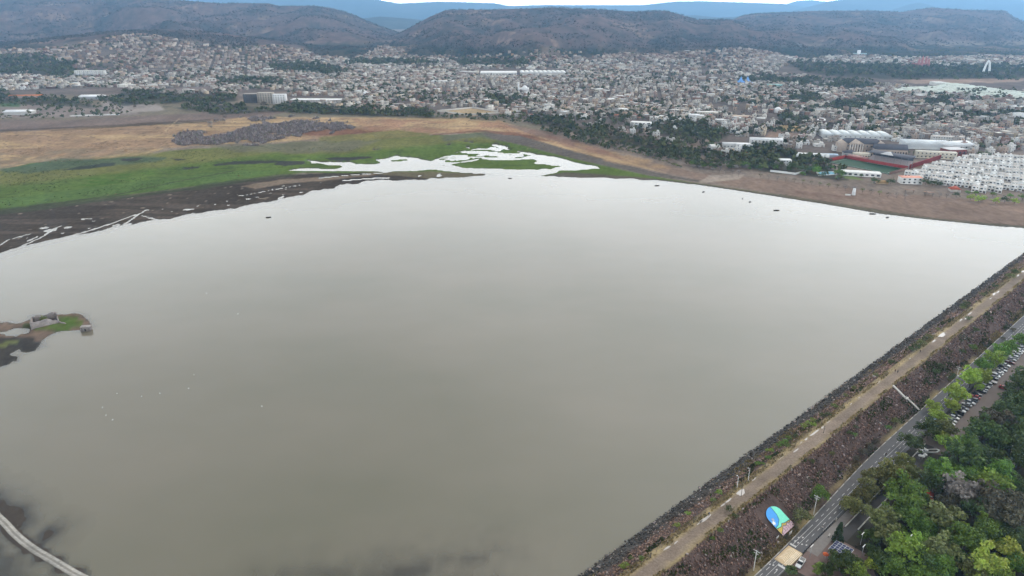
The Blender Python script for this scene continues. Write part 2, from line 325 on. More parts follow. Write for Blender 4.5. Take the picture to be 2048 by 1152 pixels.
# hills: skyline rows traced in the photograph, with a distance for each
def tanel(py): b = (np.asarray(py, float) - 576) / F; return -(SP + CP * b) / (CP - SP * b)
HILLS = [  # (skyline, distance, front run, seed, back run)
    ([(-500, -14), (-200, -12), (0, -8), (150, -6), (260, -3), (320, 1), (342, 2), (444, 10), (540, 10), (560, 15), (632, 15), (667, 20), (700, 30), (740, 48), (780, 64), (830, 84), (900, 98), (1000, 104)], 5400, 2300, 3, 2500),
    ([(560, 112), (680, 103), (740, 90), (796, 72), (838, 49), (856, 39), (891, 24), (979, 23), (1049, 21), (1102, 18), (1172, 22), (1242, 25), (1270, 27), (1330, 25), (1358, 32), (1394, 43), (1462, 43), (1513, 57), (1588, 65), (1640, 75), (1690, 94), (1725, 108), (1800, 116)], 4300, 2000, 5, 2200),
    ([(1380, 60), (1440, 50), (1469, 41), (1486, 34), (1513, 30), (1622, 25), (1742, 24), (1800, 27), (1861, 18), (1912, 22), (2008, 24), (2028, 37), (2060, 50), (2150, 72), (2300, 90), (2500, 100)], 5700, 2600, 9, 2200),
    ([(1150, 112), (1230, 96), (1320, 74), (1400, 64), (1480, 61), (1560, 72), (1640, 88), (1700, 106)], 3750, 800, 15, 1300),
    ([(840, 112), (900, 90), (950, 72), (1010, 60), (1080, 54), (1140, 60), (1190, 78), (1240, 102)], 3750, 900, 16, 1300),
    ([(360, 104), (430, 84), (520, 58), (600, 50), (680, 56), (750, 78), (810, 98)], 4600, 1000, 17, 1500),
    ([(-200, 84), (0, 70), (80, 56), (160, 46), (260, 50), (340, 64), (420, 90)], 4600, 1000, 18, 1500),
    ([(1600, 70), (1680, 52), (1760, 42), (1850, 46), (1940, 56), (2010, 52), (2080, 60), (2200, 90)], 5000, 1200, 19, 1500),
    ([(1560, 112), (1650, 104), (1717, 108), (1800, 92), (1870, 84), (1940, 88), (2000, 98), (2060, 104), (2200, 112)], 4500, 1300, 12, 1500),
]
def hill_z(x, y):
    x = np.asarray(x, float); y = np.asarray(y, float)
    px = 1024 + F * x / np.maximum(y * CP, 1); out = np.zeros(x.shape)
    for prof, Yc, wf, seed, wb in HILLS:
        a = np.array(prof); zc = CAMZ + Yc * tanel(np.interp(px, a[:, 0], a[:, 1])); zc = np.maximum(zc, 0) * sstep(a[0, 0] - 60, a[0, 0] + 40, px) * (1 - sstep(a[-1, 0] - 40, a[-1, 0] + 60, px))
        sp = fbm(px / 95.0, y / 2600.0 + seed, 3, seed)                      # spurs and gullies run down the front
        run = wf * (0.72 + 0.62 * sp)
        d = np.where(y < Yc, (Yc - y) / run, (y - Yc) / wb)
        s = np.clip(1 - d, 0, 1)
        e = 0.55 * s + 0.45 * s * s * (3 - 2 * s)
        gul = np.abs(fbm(x / 420, y / 620, 4, seed + 20) - .5) * 2 + 0.5 * np.abs(fbm(x / 130, y / 180, 3, seed + 40) - .5)
        z = zc * e + (gul - .45) * zc * 1.6 * (s * (1 - s)) * (y < Yc)
        out = np.maximum(out, z)
    # the built-up hill on the left
    for cx, cy, rx, ry, h in ((-1500, 3000, 620, 760, 104), (-1980, 3100, 520, 700, 58), (-1050, 3000, 360, 520, 52), (-740, 3050, 420, 450, 30), (-1500, 2400, 600, 500, 14), (900, 3350, 420, 420, 26), (-420, 3250, 300, 350, 34)):
        q = ((x - cx) / rx) ** 2 + ((y - cy) / ry) ** 2
        out = np.maximum(out, h * np.exp(-q * 1.1) * (0.9 + .2 * fbm(x / 160, y / 160, 3, 77)))
    return out

# ground grid: rows follow distance, columns spread from the viewpoint
rows = [at(1024, v)[1] for v in list(np.arange(1500, 1100, -24)) + list(np.arange(1100, 540, -7)) + list(np.arange(540, 205, -1.6))]
rows = [-60.0, 20.0, 60.0] + [r for r in rows if r > 80]
while rows[-1] < 9800: rows.append(rows[-1] * 1.013)
while rows[-1] < 23000: rows.append(rows[-1] * 1.09)
GY = np.array(rows); NU = 860; GU = np.linspace(-1.0, 1.0, NU); GOFF = 150.0
GX2 = GU[None, :] * (GY[:, None] + GOFF); GY2 = np.repeat(GY[:, None], NU, 1)

def ground_field(x, y):
    near = y < 1500
    base = 3.0 + 0.006 * np.clip(y - 900, 0, 2600) + 1.2 * (fbm(x / 300, y / 300, 3, 1) - .5)
    z = base + 0.0
    hz = hill_z(x, y); z = np.where(y > 1500, np.maximum(z, hz * sstep(1500, 2200, y) + base * .6), z)
    xn, yn = x[near], y[near]
    lk = sdist(xn, yn, LAKEW)
    s_, t_ = xy2st(xn, yn)
    # shore profile: gentle flats on the left and at the head of the lake, a steeper bank on the right
    right = sstep(60, 260, xn)
    rise = np.clip(lk, 0, None)
    flats = 0.10 + np.minimum(2.6, 0.006 * rise + 0.00003 * rise ** 2)
    bank = 0.05 + np.minimum(5.5, 0.055 * rise)
    land = (flats * (1 - right) + bank * right)
    land = land * (1 - sstep(260, 420, rise)) + base[near] * sstep(260, 420, rise)
    fr = fbm(xn / 9, yn / 22, 4, 4) - .5                                      # fringe of small pools and clods
    bed = -np.clip(-lk, 0, None) * 0.03
    bed = np.maximum(bed, -2.5) - sstep(20, 120, -lk) * .3
    bed = np.minimum(bed, np.where(t_ > DAM_W - 30, np.maximum((t_ - DAM_W) * .42, -2.6), 0))
    zn = np.where(lk < 0, bed, land)
    zn += fr * (0.75 * np.exp(-np.abs(lk + 4) / 16) * (1 - right) + 0.10 * np.exp(-np.abs(lk) / 8) * right)
    # ponds of the wetland
    for k, P in enumerate([POND] + PUDDLES):
        W = wpoly(P); sd = sdist(xn, yn, W) + (vn(xn / 6, yn / 14, 60 + k) - .5) * (5 if k == 0 else 2)
        inside = sstep(1.0, -2.5, sd)
        zn = zn * (1 - inside) + (-0.35) * inside
    for P in ISLETS:
        sd = sdist(xn, yn, wpoly(P)) + (vn(xn / 5, yn / 12, 31) - .5) * 5; i = sstep(1.5, -1.5, sd); zn = zn * (1 - i) + 0.18 * i
    sd = sdist(xn, yn, wpoly(BRAID)); i = sstep(4, -6, sd)
    br = fbm(xn / 24, yn / 9 + 3, 4, 8); zn = zn * (1 - i) + np.where(br > .5, .14, -.3) * i
    # scattered round pools and small islands
    sp = vn(xn / 7, yn / 16, 90); m_ = (sp > .93) & (lk > 0) & (lk < 55) & (right < .3) & (yn < 780); zn = np.where(m_, -0.2, zn)
    for pts, wd in CHANNELS:
        w_ = wpoly(pts); dc = np.full(xn.shape, 1e9)
        for i in range(len(w_) - 1):
            x0, y0 = w_[i]; ex, ey = w_[i + 1][0] - x0, w_[i + 1][1] - y0; q = np.clip(((xn - x0) * ex + (yn - y0) * ey) / (ex * ex + ey * ey), 0, 1); dc = np.minimum(dc, np.hypot(xn - x0 - q * ex, yn - y0 - q * ey))
        zn = np.where(dc < wd, np.minimum(zn, -.25), zn)
    for a, b, r in POOLS:
        x0, y0, _ = at(a, b); k = .72 * r * math.hypot(x0, y0) / F; q = ((xn - x0) / k) ** 2 + ((yn - y0) / (k * .9)) ** 2; zn = np.where(q < 1.3, np.minimum(zn, -.3 + .25 * q), zn)
    # the island with the ruin and the muddy corner with its track
    sd = sdist(xn, yn, wpoly(ISLE)); sd2 = sdist(xn, yn, wpoly(ISLE_POND)) + (vn(xn / 2, yn / 2, 45) - .5) * 1.2
    sd = sd + (vn(xn / 2.2, yn / 2.2, 44) - .5) * 2.2
    zi = np.clip(-sd * .12, -1.2, 0.75); zn = np.where(sd < 10, np.maximum(zn, zi), zn); zn = np.where(sd2 < 1, np.minimum(zn, np.clip(sd2 * .12, -.5, .1)), zn)
    for k, P in enumerate(MUD_SW):
        sd = sdist(xn, yn, wpoly(P)) + (fbm(xn / 4, yn / 4, 3, 46) - .5) * 5; zn = np.where(sd < 14, np.maximum(zn, np.clip(-sd * .035, -.45, .10) - (0.135 if k == 2 else 0)), zn)
    for P in WEEDS:
        sd = sdist(xn, yn, wpoly(P)) + (fbm(xn / 5, yn / 5, 4, 47) - .5) * 14; zn = np.where(sd < 20, np.maximum(zn, np.clip(-0.05 - (sd + 6) * .022, -1.0, -.05)), zn)
    trk = wpoly(TRACK); dt = np.full(xn.shape, 1e9)
    for i in range(len(trk) - 1):
        x0, y0 = trk[i]; ex, ey = trk[i + 1][0] - x0, trk[i + 1][1] - y0
        q = np.clip(((xn - x0) * ex + (yn - y0) * ey) / (ex * ex + ey * ey), 0, 1); dt = np.minimum(dt, np.hypot(xn - x0 - q * ex, yn - y0 - q * ey))
    zn = np.where(dt < 3.4, np.maximum(zn, 0.12 - np.maximum(0, dt - 1.6) * .2), zn)
    # under the dam and the park behind it the land lies low
    zn = np.where(t_ > DAM_W + 4, np.where(s_ > 720, zn, -3.25), zn)
    z[near] = zn
    return z
GZ = ground_field(GX2, GY2)
def gz(x, y):
    """height of the ground mesh"""
    x = np.asarray(x, float); y = np.asarray(y, float)
    r = np.interp(y, GY, np.arange(len(GY))); c = np.clip((x / (y + GOFF) - GU[0]) / (GU[1] - GU[0]), 0, NU - 1.001)
    r = np.clip(r, 0, len(GY) - 1.001); r0 = r.astype(int); c0 = c.astype(int); fr = r - r0; fc = c - c0
    return (GZ[r0, c0] * (1 - fc) + GZ[r0, c0 + 1] * fc) * (1 - fr) + (GZ[r0 + 1, c0] * (1 - fc) + GZ[r0 + 1, c0 + 1] * fc) * fr
def hit(px, py, zmin=None):
    """first point of the ground along the ray through a photograph pixel"""
    a = (px - 1024) / F; b = (py - 576) / F; fy = CP - SP * b; dz = -(SP + CP * b)
    Y = np.concatenate([np.arange(120, 3000, 2.0), np.arange(3000, 9500, 10.0)]); t = Y / fy
    X = a * t; Z = CAMZ + dz * t; g = gz(X, Y)
    if zmin is not None: g = np.maximum(g, zmin)
    i = int(np.argmax(Z < g)); i = max(i, 1)
    return float(X[i]), float(Y[i]), float(g[i])

# land cover, traced in the photograph and laid on the ground
EARTH = (.205, .165, .135)
PXg, PYg = proj(GX2, GY2, GZ)
CG = np.empty(GX2.shape + (3,)); CG[:] = EARTH
nzA = fbm(GX2 / 40, GY2 / 70, 5, 2); nzB = fbm(GX2 / 11, GY2 / 18, 4, 6); nzC = fbm(GX2 / 160, GY2 / 60, 4, 14)
def paint(poly, col, soft=3.0, jag=8.0, ys=2.4, amt=1.0, noise=None, lo=0, hi=1):
    q = np.array(poly, float); x0, x1, y0, y1 = q[:, 0].min() - 30, q[:, 0].max() + 30, q[:, 1].min() - 14, q[:, 1].max() + 14
    m = (PXg > x0) & (PXg < x1) & (PYg > y0) & (PYg < y1) & (GY2 > 90)
    if not m.any(): return
    sd = sdist(PXg[m], PYg[m] * ys, [(a, b * ys) for a, b in poly]) + (nzA[m] - .5) * jag * 2 + (nzB[m] - .5) * jag
    w = sstep(soft, -soft, sd) * amt
    if noise is not None: w = w * sstep(lo, hi, noise[m])
    CG[m] = CG[m] * (1 - w[:, None]) + np.array(col) * w[:, None]
hz_ = hill_z(GX2, GY2); hm = sstep(12, 40, hz_) * (GY2 > 2300)
ravine = np.abs(fbm(GX2 / 420, GY2 / 620, 4, 25) - .5) * 2; speck = fbm(GX2 / 34, GY2 / 90, 3, 71)
veg = np.clip(.30 + 1.1 * (nzA - .5) + .9 * (.32 - ravine) + 1.6 * (speck - .5), 0, 1)[..., None]
hcol = np.array((.125, .088, .080)) * (1 - veg) + np.array((.040, .042, .038)) * veg
hcol = hcol + np.array((.11, .075, .055)) * (sstep(.60, .72, fbm(GX2 / 190, GY2 / 240, 4, 70)) * sstep(.45, .6, speck))[..., None]
CG = CG * (1 - hm[..., None]) + hcol * hm[..., None]
CG *= (0.78 + 0.44 * nzA[..., None])
SCRUB = ((.062, .055, .042), (.030, .036, .026))
TAN, TAN2, PLOW, GREEN, OLIVE, MUD, BANK, REDB, TEAL = (.37, .265, .150), (.25, .165, .105), (.165, .125, .105), (.090, .128, .032), (.150, .138, .052), (.058, .046, .036), (.205, .148, .115), (.15, .07, .05), (.07, .095, .06)
paint([(-500, 175), (150, 190), (600, 208), (1000, 232), (1120, 262), (1040, 275), (560, 250), (-500, 262)], (.17, .145, .105), 6, 10)
SPK = fbm(GX2 / 40, GY2 / 110, 4, 91)
paint([(-300, 100), (0, 96), (300, 70), (640, 96), (900, 104), (1300, 100), (1560, 100), (2400, 112), (2400, 330), (2048, 302), (1700, 330), (1440, 318), (1180, 262), (1010, 232), (780, 224), (400, 190), (-300, 190)], (.135, .112, .098), 5, 8)
for Pq in ([(1480, 92), (1700, 92), (2500, 88), (2500, 130), (1900, 132), (1640, 128)], [(600, 88), (760, 84), (900, 96), (1300, 96), (1560, 100), (1500, 112), (880, 116), (640, 114)], [(-400, 92), (120, 90), (60, 100), (-400, 112)]):
    paint(Pq, SCRUB[0], 8, 12); paint(Pq, SCRUB[1], 8, 12, noise=SPK, lo=.44, hi=.58); paint(Pq, (.16, .115, .085), 8, 12, amt=.8, noise=fbm(GX2 / 120, GY2 / 260, 4, 93), lo=.58, hi=.70)
paint([(-500, 240), (140, 240), (400, 226), (580, 222), (540, 232), (400, 244), (150, 260), (-500, 274)], PLOW, 3, 4)
paint([(-500, 268), (0, 264), (150, 259), (400, 245), (520, 233), (700, 235), (900, 236), (1000, 242), (1070, 262), (1160, 292), (1300, 332), (1330, 345), (1200, 318), (1000, 268), (870, 268), (800, 275), (640, 275), (560, 285), (480, 286), (330, 297), (280, 314), (150, 326), (0, 338), (-500, 370)], TAN, 4, 8)
paint([(-500, 268), (0, 264), (520, 233), (1000, 242), (1100, 275), (870, 268), (560, 283), (330, 296), (0, 338), (-500, 370)], TAN2, 4, 8, amt=.85, noise=nzC, lo=.42, hi=.62)
TS = fbm(GX2 / 70, GY2 / 10, 4, 95)
paint([(-500, 268), (0, 264), (520, 233), (1000, 242), (1100, 275), (870, 268), (560, 283), (330, 296), (0, 338), (-500, 370)], (.20, .135, .09), 4, 8, amt=.75, noise=TS, lo=.52, hi=.70)
paint([(-500, 268), (0, 264), (520, 233), (1000, 242), (1100, 275), (870, 268), (560, 283), (330, 296), (0, 338), (-500, 370)], (.12, .085, .06), 4, 8, amt=.7, noise=fbm(GX2 / 9, GY2 / 5, 3, 96), lo=.66, hi=.78)
paint([(-500, 262), (0, 260), (260, 248), (420, 238), (420, 241), (260, 252), (0, 264), (-500, 270)], (.08, .06, .045), 2, 3, amt=.8)
paint([(700, 236), (1000, 243), (1130, 280), (1000, 264), (870, 266), (740, 268)], (.27, .15, .10), 5, 14, amt=.7, noise=nzA, lo=.35, hi=.6)
paint([(600, 262), (700, 258), (760, 262), (700, 272), (620, 272)], REDB, 3, 10, amt=.8)
paint([(860, 268), (960, 260), (1040, 266), (1110, 284), (1020, 274), (960, 264), (870, 272)], REDB, 2, 5, amt=.8)
paint([(-500, 318), (0, 306), (90, 300), (180, 294), (280, 296), (340, 290), (330, 300), (240, 312), (120, 322), (0, 336), (-500, 370)], (.20, .155, .105), 3, 14, amt=.8, noise=nzB, lo=.35, hi=.6)
paint([(640, 274), (700, 268), (800, 262), (860, 266), (860, 274), (760, 282), (640, 286)], OLIVE, 3, 8, amt=.9)
paint([(-500, 380), (0, 342), (60, 326), (150, 322), (300, 312), (340, 301), (480, 292), (600, 285), (750, 280), (860, 271), (960, 265), (1010, 279), (1090, 303), (1200, 329), (1330, 357), (1450, 375), (1560, 391), (1650, 407), (1560, 396), (1400, 372), (1260, 358), (1100, 360), (780, 350), (620, 346), (560, 350), (450, 365), (300, 385), (150, 405), (20, 418), (-500, 470)], GREEN, 3, 5)
paint([(120, 372), (200, 345), (270, 345), (330, 340), (260, 362), (180, 376)], (.062, .115, .02), 4, 8, amt=.75, noise=fbm(GX2 / 14, GY2 / 5, 3, 85), lo=.42, hi=.6)
paint([(-500, 440), (0, 400), (200, 372), (420, 345), (560, 338), (560, 346), (300, 384), (0, 416), (-500, 466)], (.080, .125, .038), 6, 8, amt=.8)
GS = fbm(GX2 / 30, GY2 / 6, 4, 87)
paint([(-500, 390), (0, 345), (340, 302), (860, 275), (1000, 285), (1200, 335), (780, 345), (560, 346), (0, 415), (-500, 460)], (.065, .085, .03), 4, 6, amt=.6, noise=GS, lo=.58, hi=.72)
paint([(-500, 380), (0, 342), (150, 322), (340, 300), (600, 285), (860, 271), (960, 266), (1000, 282), (860, 288), (700, 306), (560, 308), (340, 330), (180, 352), (0, 372), (-500, 410)], OLIVE, 12, 14, amt=.75)
paint([(420, 290), (600, 284), (760, 281), (700, 300), (600, 306), (480, 306)], (.13, .12, .085), 8, 12, amt=.8)
paint([(0, 338), (40, 330), (120, 318), (290, 314), (330, 318), (240, 328), (180, 336), (90, 344), (10, 345)], TEAL, 7, 14, amt=.85)
paint([(110, 342), (170, 330), (232, 325), (228, 331), (160, 340)], (.045, .05, .04), 2.5, 6)
for P in ([(240, 318), (286, 316), (270, 322), (244, 322)], [(366, 335), (400, 333), (396, 337), (370, 338)], [(424, 329), (470, 322), (520, 321), (610, 322), (612, 328), (570, 332), (545, 330), (550, 326), (480, 328), (430, 332)], [(650, 316), (690, 314), (735, 313), (745, 316), (700, 321), (660, 320)], [(340, 316), (370, 319), (355, 321)]):
    paint(P, (.05, .046, .04), 1.5, 3)
paint([(880, 270), (970, 263), (1010, 272), (1060, 288), (1020, 284), (960, 274), (890, 282)], (.10, .105, .075), 6, 6, amt=.8)
paint([(960, 266), (1040, 272), (1150, 303), (1300, 342), (1420, 366), (1300, 352), (1150, 318), (1050, 292), (985, 277)], (.115, .098, .085), 2, 3)
paint([(1000, 246), (1100, 264), (1250, 312), (1400, 347), (1480, 352), (1600, 366), (1800, 388), (2048, 406), (2500, 425), (2500, 520), (2048, 453), (1850, 434), (1650, 403), (1450, 369), (1330, 345), (1160, 297), (1050, 264)], BANK, 2, 4)
paint([(1150, 285), (1320, 322), (1340, 340), (1250, 332), (1150, 305)], (.30, .205, .12), 4, 10, amt=.8, noise=nzB, lo=.3, hi=.6)
paint([(1060, 258), (1200, 296), (1260, 322), (1160, 302), (1050, 270)], (.20, .11, .08), 4, 8, amt=.7, noise=nzA, lo=.3, hi=.6)
paint([(1420, 350), (1490, 348), (1480, 358), (1400, 366)], (.32, .27, .225), 3, 8, amt=.8)
paint([(1520, 372), (1700, 392), (1900, 418), (1900, 424), (1700, 402), (1520, 380)], (.135, .085, .066), 3, 12, amt=.8, noise=nzA, lo=.4, hi=.6)
paint([(-500, 470), (20, 419), (150, 406), (300, 386), (450, 366), (560, 351), (640, 346), (780, 345), (1000, 346), (1000, 360), (780, 366), (620, 390), (450, 424), (230, 460), (0, 515), (-500, 700)], MUD, 2, 4)
MZ = fbm(GX2 / 60, GY2 / 9, 4, 81)
paint([(-500, 480), (20, 424), (300, 390), (560, 354), (640, 350), (620, 388), (450, 420), (230, 456), (0, 512), (-500, 690)], (.088, .070, .056), 3, 4, amt=.9, noise=MZ, lo=.45, hi=.68)
paint([(-500, 480), (20, 424), (300, 390), (560, 354), (640, 350), (620, 388), (450, 420), (230, 456), (0, 512), (-500, 690)], (.26, .22, .18), 3, 4, amt=.8, noise=fbm(GX2 / 5, GY2 / 4, 2, 83), lo=.80, hi=.88)
paint([(-500, 470), (20, 416), (300, 383), (560, 348), (640, 345), (560, 355), (300, 391), (20, 426), (-500, 482)], (.055, .062, .035), 4, 6, amt=.8)
paint([(480, 372), (560, 358), (680, 352), (760, 346), (740, 352), (600, 366), (510, 378)], (.22, .17, .125), 3, 7, amt=.75)
paint([(700, 344), (860, 342), (980, 350), (1000, 356), (860, 358), (800, 352)], (.14, .12, .075), 2, 4, amt=.8)
paint([(1090, 352), (1130, 345), (1260, 352), (1400, 368), (1560, 391), (1700, 414), (1700, 420), (1400, 374), (1260, 360), (1130, 357)], (.10, .085, .065), 2, 3)
paint([(1560, 388), (1700, 410), (1850, 434), (2048, 452), (2400, 478), (2400, 490), (2048, 460), (1850, 441), (1560, 396)], (.12, .105, .075), 1.5, 3)
paint(ISLE, (.145, .105, .08), 2, 3); paint([(-300, 700), (0, 676), (60, 672), (90, 690), (86, 720), (-300, 840)], (.05, .045, .04), 3, 4)
paint([(-100, 700), (0, 686), (35, 678), (56, 680), (30, 688), (0, 698), (-100, 716)], (.11, .12, .05), 2, 5)
paint([(44, 648), (64, 644), (63, 652), (48, 653)], (.08, .095, .04), 2, 3)
paint(ISLE_GRASS, (.075, .115, .03), 1.5, 4); paint(ISLE_GRASS, (.10, .10, .04), 2, 4, amt=.6, noise=fbm(GX2 / 3, GY2 / 3, 3, 97), lo=.45, hi=.6)
bedm = sstep(.06, -.02, GZ)[..., None] * (GY2 < 1300)[..., None]; CG = CG * (1 - bedm) + np.array((.085, .075, .06)) * bedm
paint([(-500, 860), (-20, 950), (120, 1040), (260, 1160), (300, 1400), (-500, 1400)], (.066, .056, .048), 6, 6)
paint([(-500, 1080), (0, 1085), (40, 1110), (20, 1122), (-500, 1120)], (.15, .125, .11), 4, 8, amt=.7, noise=nzB, lo=.4, hi=.6)
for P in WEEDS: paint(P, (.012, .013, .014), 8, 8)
for Pl in ([(60, 413), (140, 403), (240, 388), (340, 366), (470, 341)], [(300, 322), (304, 330), (320, 340), (336, 350)], [(470, 270), (520, 292), (560, 300)], [(330, 282), (338, 294), (346, 303)], [(100, 262), (260, 252), (420, 243)], [(360, 236), (330, 262), (322, 296)]):
    paint([(a, b - .8) for a, b in Pl] + [(a, b + .8) for a, b in reversed(Pl)], (.06, .055, .035) if Pl[0][0] != 360 else (.40, .31, .2), 1.2, .8, amt=.75)
# bare fields and clearings inside the town, seen in the photograph
for P, c in (([(874, 223), (946, 216), (1011, 226), (935, 231)], (.34, .26, .16)), ([(320, 178), (420, 172), (430, 180), (330, 185)], (.19, .155, .14)), ([(130, 178), (260, 175), (250, 180), (140, 182)], (.16, .13, .115)), ([(470, 186), (620, 182), (640, 188), (480, 192)], (.2, .165, .14)),
             ([(1600, 158), (1700, 158), (1690, 164), (1600, 163)], (.33, .25, .2)), ([(1790, 160), (2048, 156), (2048, 164), (1830, 168)], (.3, .22, .17)), ([(1562, 252), (1594, 252), (1600, 262), (1560, 262)], (.42, .30, .15)), ([(1540, 262), (1620, 268), (1610, 278), (1530, 274)], (.24, .17, .13)),
             ([(1340, 276), (1420, 278), (1440, 292), (1350, 294)], (.24, .185, .15)), ([(0, 205), (180, 208), (280, 228), (150, 236), (0, 236)], (.21, .175, .155)), ([(200, 203), (300, 200), (330, 220), (220, 228)], (.27, .235, .21)), ([(0, 160), (140, 158), (140, 170), (0, 180)], (.32, .24, .16)),
             ([(360, 212), (420, 206), (560, 220), (420, 230)], (.21, .17, .15)), ([(0, 206), (40, 206), (40, 214), (0, 214)], (.09, .14, .07))):
    paint(P, c, 3, 5)
def P2(s): return [tuple(float(v) for v in q.split(',')) for q in s.split()]
GROVES = [P2('0,112 90,114 150,130 140,156 90,152 0,150'), P2('250,186 330,186 470,192 480,204 360,204 250,212 200,200'), P2('1575,126 1700,130 2300,138 2300,156 1800,158 1650,150 1600,140'), P2('1520,150 1560,158 1700,160 1770,172 1700,182 1600,172 1500,158'), P2('1585,190 1640,190 1640,206 1590,204'), P2('1665,200 1760,194 1760,212 1680,216'),
          P2('1480,158 1600,164 1600,168 1480,164'), P2('1040,238 1110,236 1200,262 1310,292 1380,300 1360,312 1240,288 1100,254'), P2('1480,312 1500,282 1540,286 1560,300 1600,318 1640,326 1690,348 1700,362 1600,350 1500,342'), P2('1300,250 1400,250 1460,268 1440,282 1360,272 1300,264'), P2('540,126 640,128 700,146 640,150 540,140'), P2('430,160 540,158 560,166 440,168'), P2('960,196 1020,194 1060,202 1000,208'),
          P2('0,186 100,196 190,210 180,216 60,208 0,206'), P2('560,208 760,222 860,224 860,232 700,232 540,222'), P2('330,214 470,210 590,222 430,228'), P2('900,118 1060,120 1050,132 920,132'), P2('1640,215 1720,210 1760,222 1680,228'), P2('1900,222 1980,226 2048,220 2048,232 1940,240'), P2('1840,205 1900,200 1900,208 1850,214'), P2('1560,232 1620,236 1610,246 1560,244'), P2('690,120 880,122 880,130 700,130')]
for P_ in GROVES: paint(P_, (.060, .058, .040), 5, 10, amt=.85)
quad = lambda nr, nc: (np.arange(nr - 1)[:, None] * nc + np.arange(nc - 1)[None, :]).ravel()
def grid_faces(nr, nc):
    i = quad(nr, nc); return np.stack([i, i + 1, i + nc + 1, i + nc], 1)
M_GROUND = attrmat('earth_and_grass', 0.95, 0.22, (0.02, 0.25), bump=0.25, bscale=0.35, spec=0.0, stretch=(1, .6, 1))
gfaces = grid_faces(len(GY), NU)
gme = mesh_np('ground', np.stack([GX2, GY2, GZ], -1).reshape(-1, 3), gfaces, vcol=np.clip(CG, .01, 1).reshape(-1, 3), mats=[M_GROUND], smooth=True)
struct(link('ground', gme), 'dry earth, grass flats, muddy shore and town ground')

# water: one level sheet, turbid, see-through only where it is a hand deep
def water_mat():
    m, N, L, P = mat('lake_water')
    at_ = N.new('ShaderNodeAttribute'); at_.attribute_name = 'depth'
    tc = N.new('ShaderNodeTexCoord')
    def noise(scale, det, st=(1, 1, 1)):
        mp = N.new('ShaderNodeMapping'); mp.inputs['Scale'].default_value = st; L.new(tc.outputs['Object'], mp.inputs['Vector'])
        n = N.new('ShaderNodeTexNoise'); n.inputs['Scale'].default_value = scale; n.inputs['Detail'].default_value = det; L.new(mp.outputs[0], n.inputs['Vector']); return n.outputs['Fac']
    mx = N.new('ShaderNodeMix'); mx.data_type = 'RGBA'; mx.inputs['A'].default_value = (*WATER_A, 1); mx.inputs['B'].default_value = (*WATER_B, 1)
    cr = N.new('ShaderNodeMapRange'); cr.inputs['From Min'].default_value = .36; cr.inputs['From Max'].default_value = .64; L.new(noise(0.007, 4, (1, 1.5, 1)), cr.inputs['Value']); L.new(cr.outputs[0], mx.inputs['Factor'])
    dif = N.new('ShaderNodeBsdfDiffuse'); L.new(mx.outputs['Result'], dif.inputs['Color'])
    tr = N.new('ShaderNodeBsdfTransparent'); tr.inputs['Color'].default_value = (.8, .8, .72, 1)
    k = N.new('ShaderNodeMath'); k.operation = 'MULTIPLY'; L.new(at_.outputs['Fac'], k.inputs[0]); k.inputs[1].default_value = -7.0
    e = N.new('ShaderNodeMath'); e.operation = 'EXPONENT'; L.new(k.outputs[0], e.inputs[0])
    body = N.new('ShaderNodeMixShader'); L.new(e.outputs[0], body.inputs[0]); L.new(dif.outputs[0], body.inputs[1]); L.new(tr.outputs[0], body.inputs[2])
    gl = N.new('ShaderNodeBsdfGlossy'); rm = N.new('ShaderNodeMapRange'); rm.inputs['From Min'].default_value = .35; rm.inputs['From Max'].default_value = .65; rm.inputs['To Min'].default_value = .05; rm.inputs['To Max'].default_value = .13; L.new(noise(0.004, 5, (1, 2.6, 1)), rm.inputs['Value']); L.new(rm.outputs[0], gl.inputs['Roughness'])
    bp = N.new('ShaderNodeBump'); bp.inputs['Strength'].default_value = 0.6; bp.inputs['Distance'].default_value = 0.05
    a = N.new('ShaderNodeMath'); a.operation = 'ADD'; L.new(noise(0.5, 3, (1, 1.6, 1)), a.inputs[0]); L.new(noise(0.05, 3), a.inputs[1]); L.new(a.outputs[0], bp.inputs['Height'])
    L.new(bp.outputs[0], gl.inputs['Normal'])
    fr = N.new('ShaderNodeFresnel'); fr.inputs['IOR'].default_value = WATER_IOR
    o = N.new('ShaderNodeMixShader'); L.new(fr.outputs[0], o.inputs[0]); L.new(body.outputs[0], o.inputs[1]); L.new(gl.outputs[0], o.inputs[2])
    L.new(o.outputs[0], N['Material Output'].inputs[0]); return m
WATER_A, WATER_B, WATER_IOR = (.120, .112, .076), (.150, .133, .096), 1.7
M_WATER = water_mat()
def water():
    i = grid_faces(len(GY), NU); zz = GZ.ravel()
    yy = GY2.ravel(); m = (zz[i].min(1) < 0.05) & (yy[i].max(1) < 1300)
    s_, t_ = xy2st(GX2.ravel(), yy); m &= (t_[i].min(1) < DAM_W + 9)
    f = i[m]; used, inv = np.unique(f, return_inverse=True)
    V = np.stack([GX2.ravel()[used], yy[used], np.zeros(len(used))], 1)
    me = mesh_np('lake', V, inv.reshape(f.shape), mats=[M_WATER], smooth=True)
    a = me.attributes.new('depth', 'FLOAT', 'POINT'); a.data.foreach_set('value', np.maximum(0.0, -zz[used]).astype(np.float32))
    struct(link('lake', me), 'grey-brown turbid reservoir water')
water()

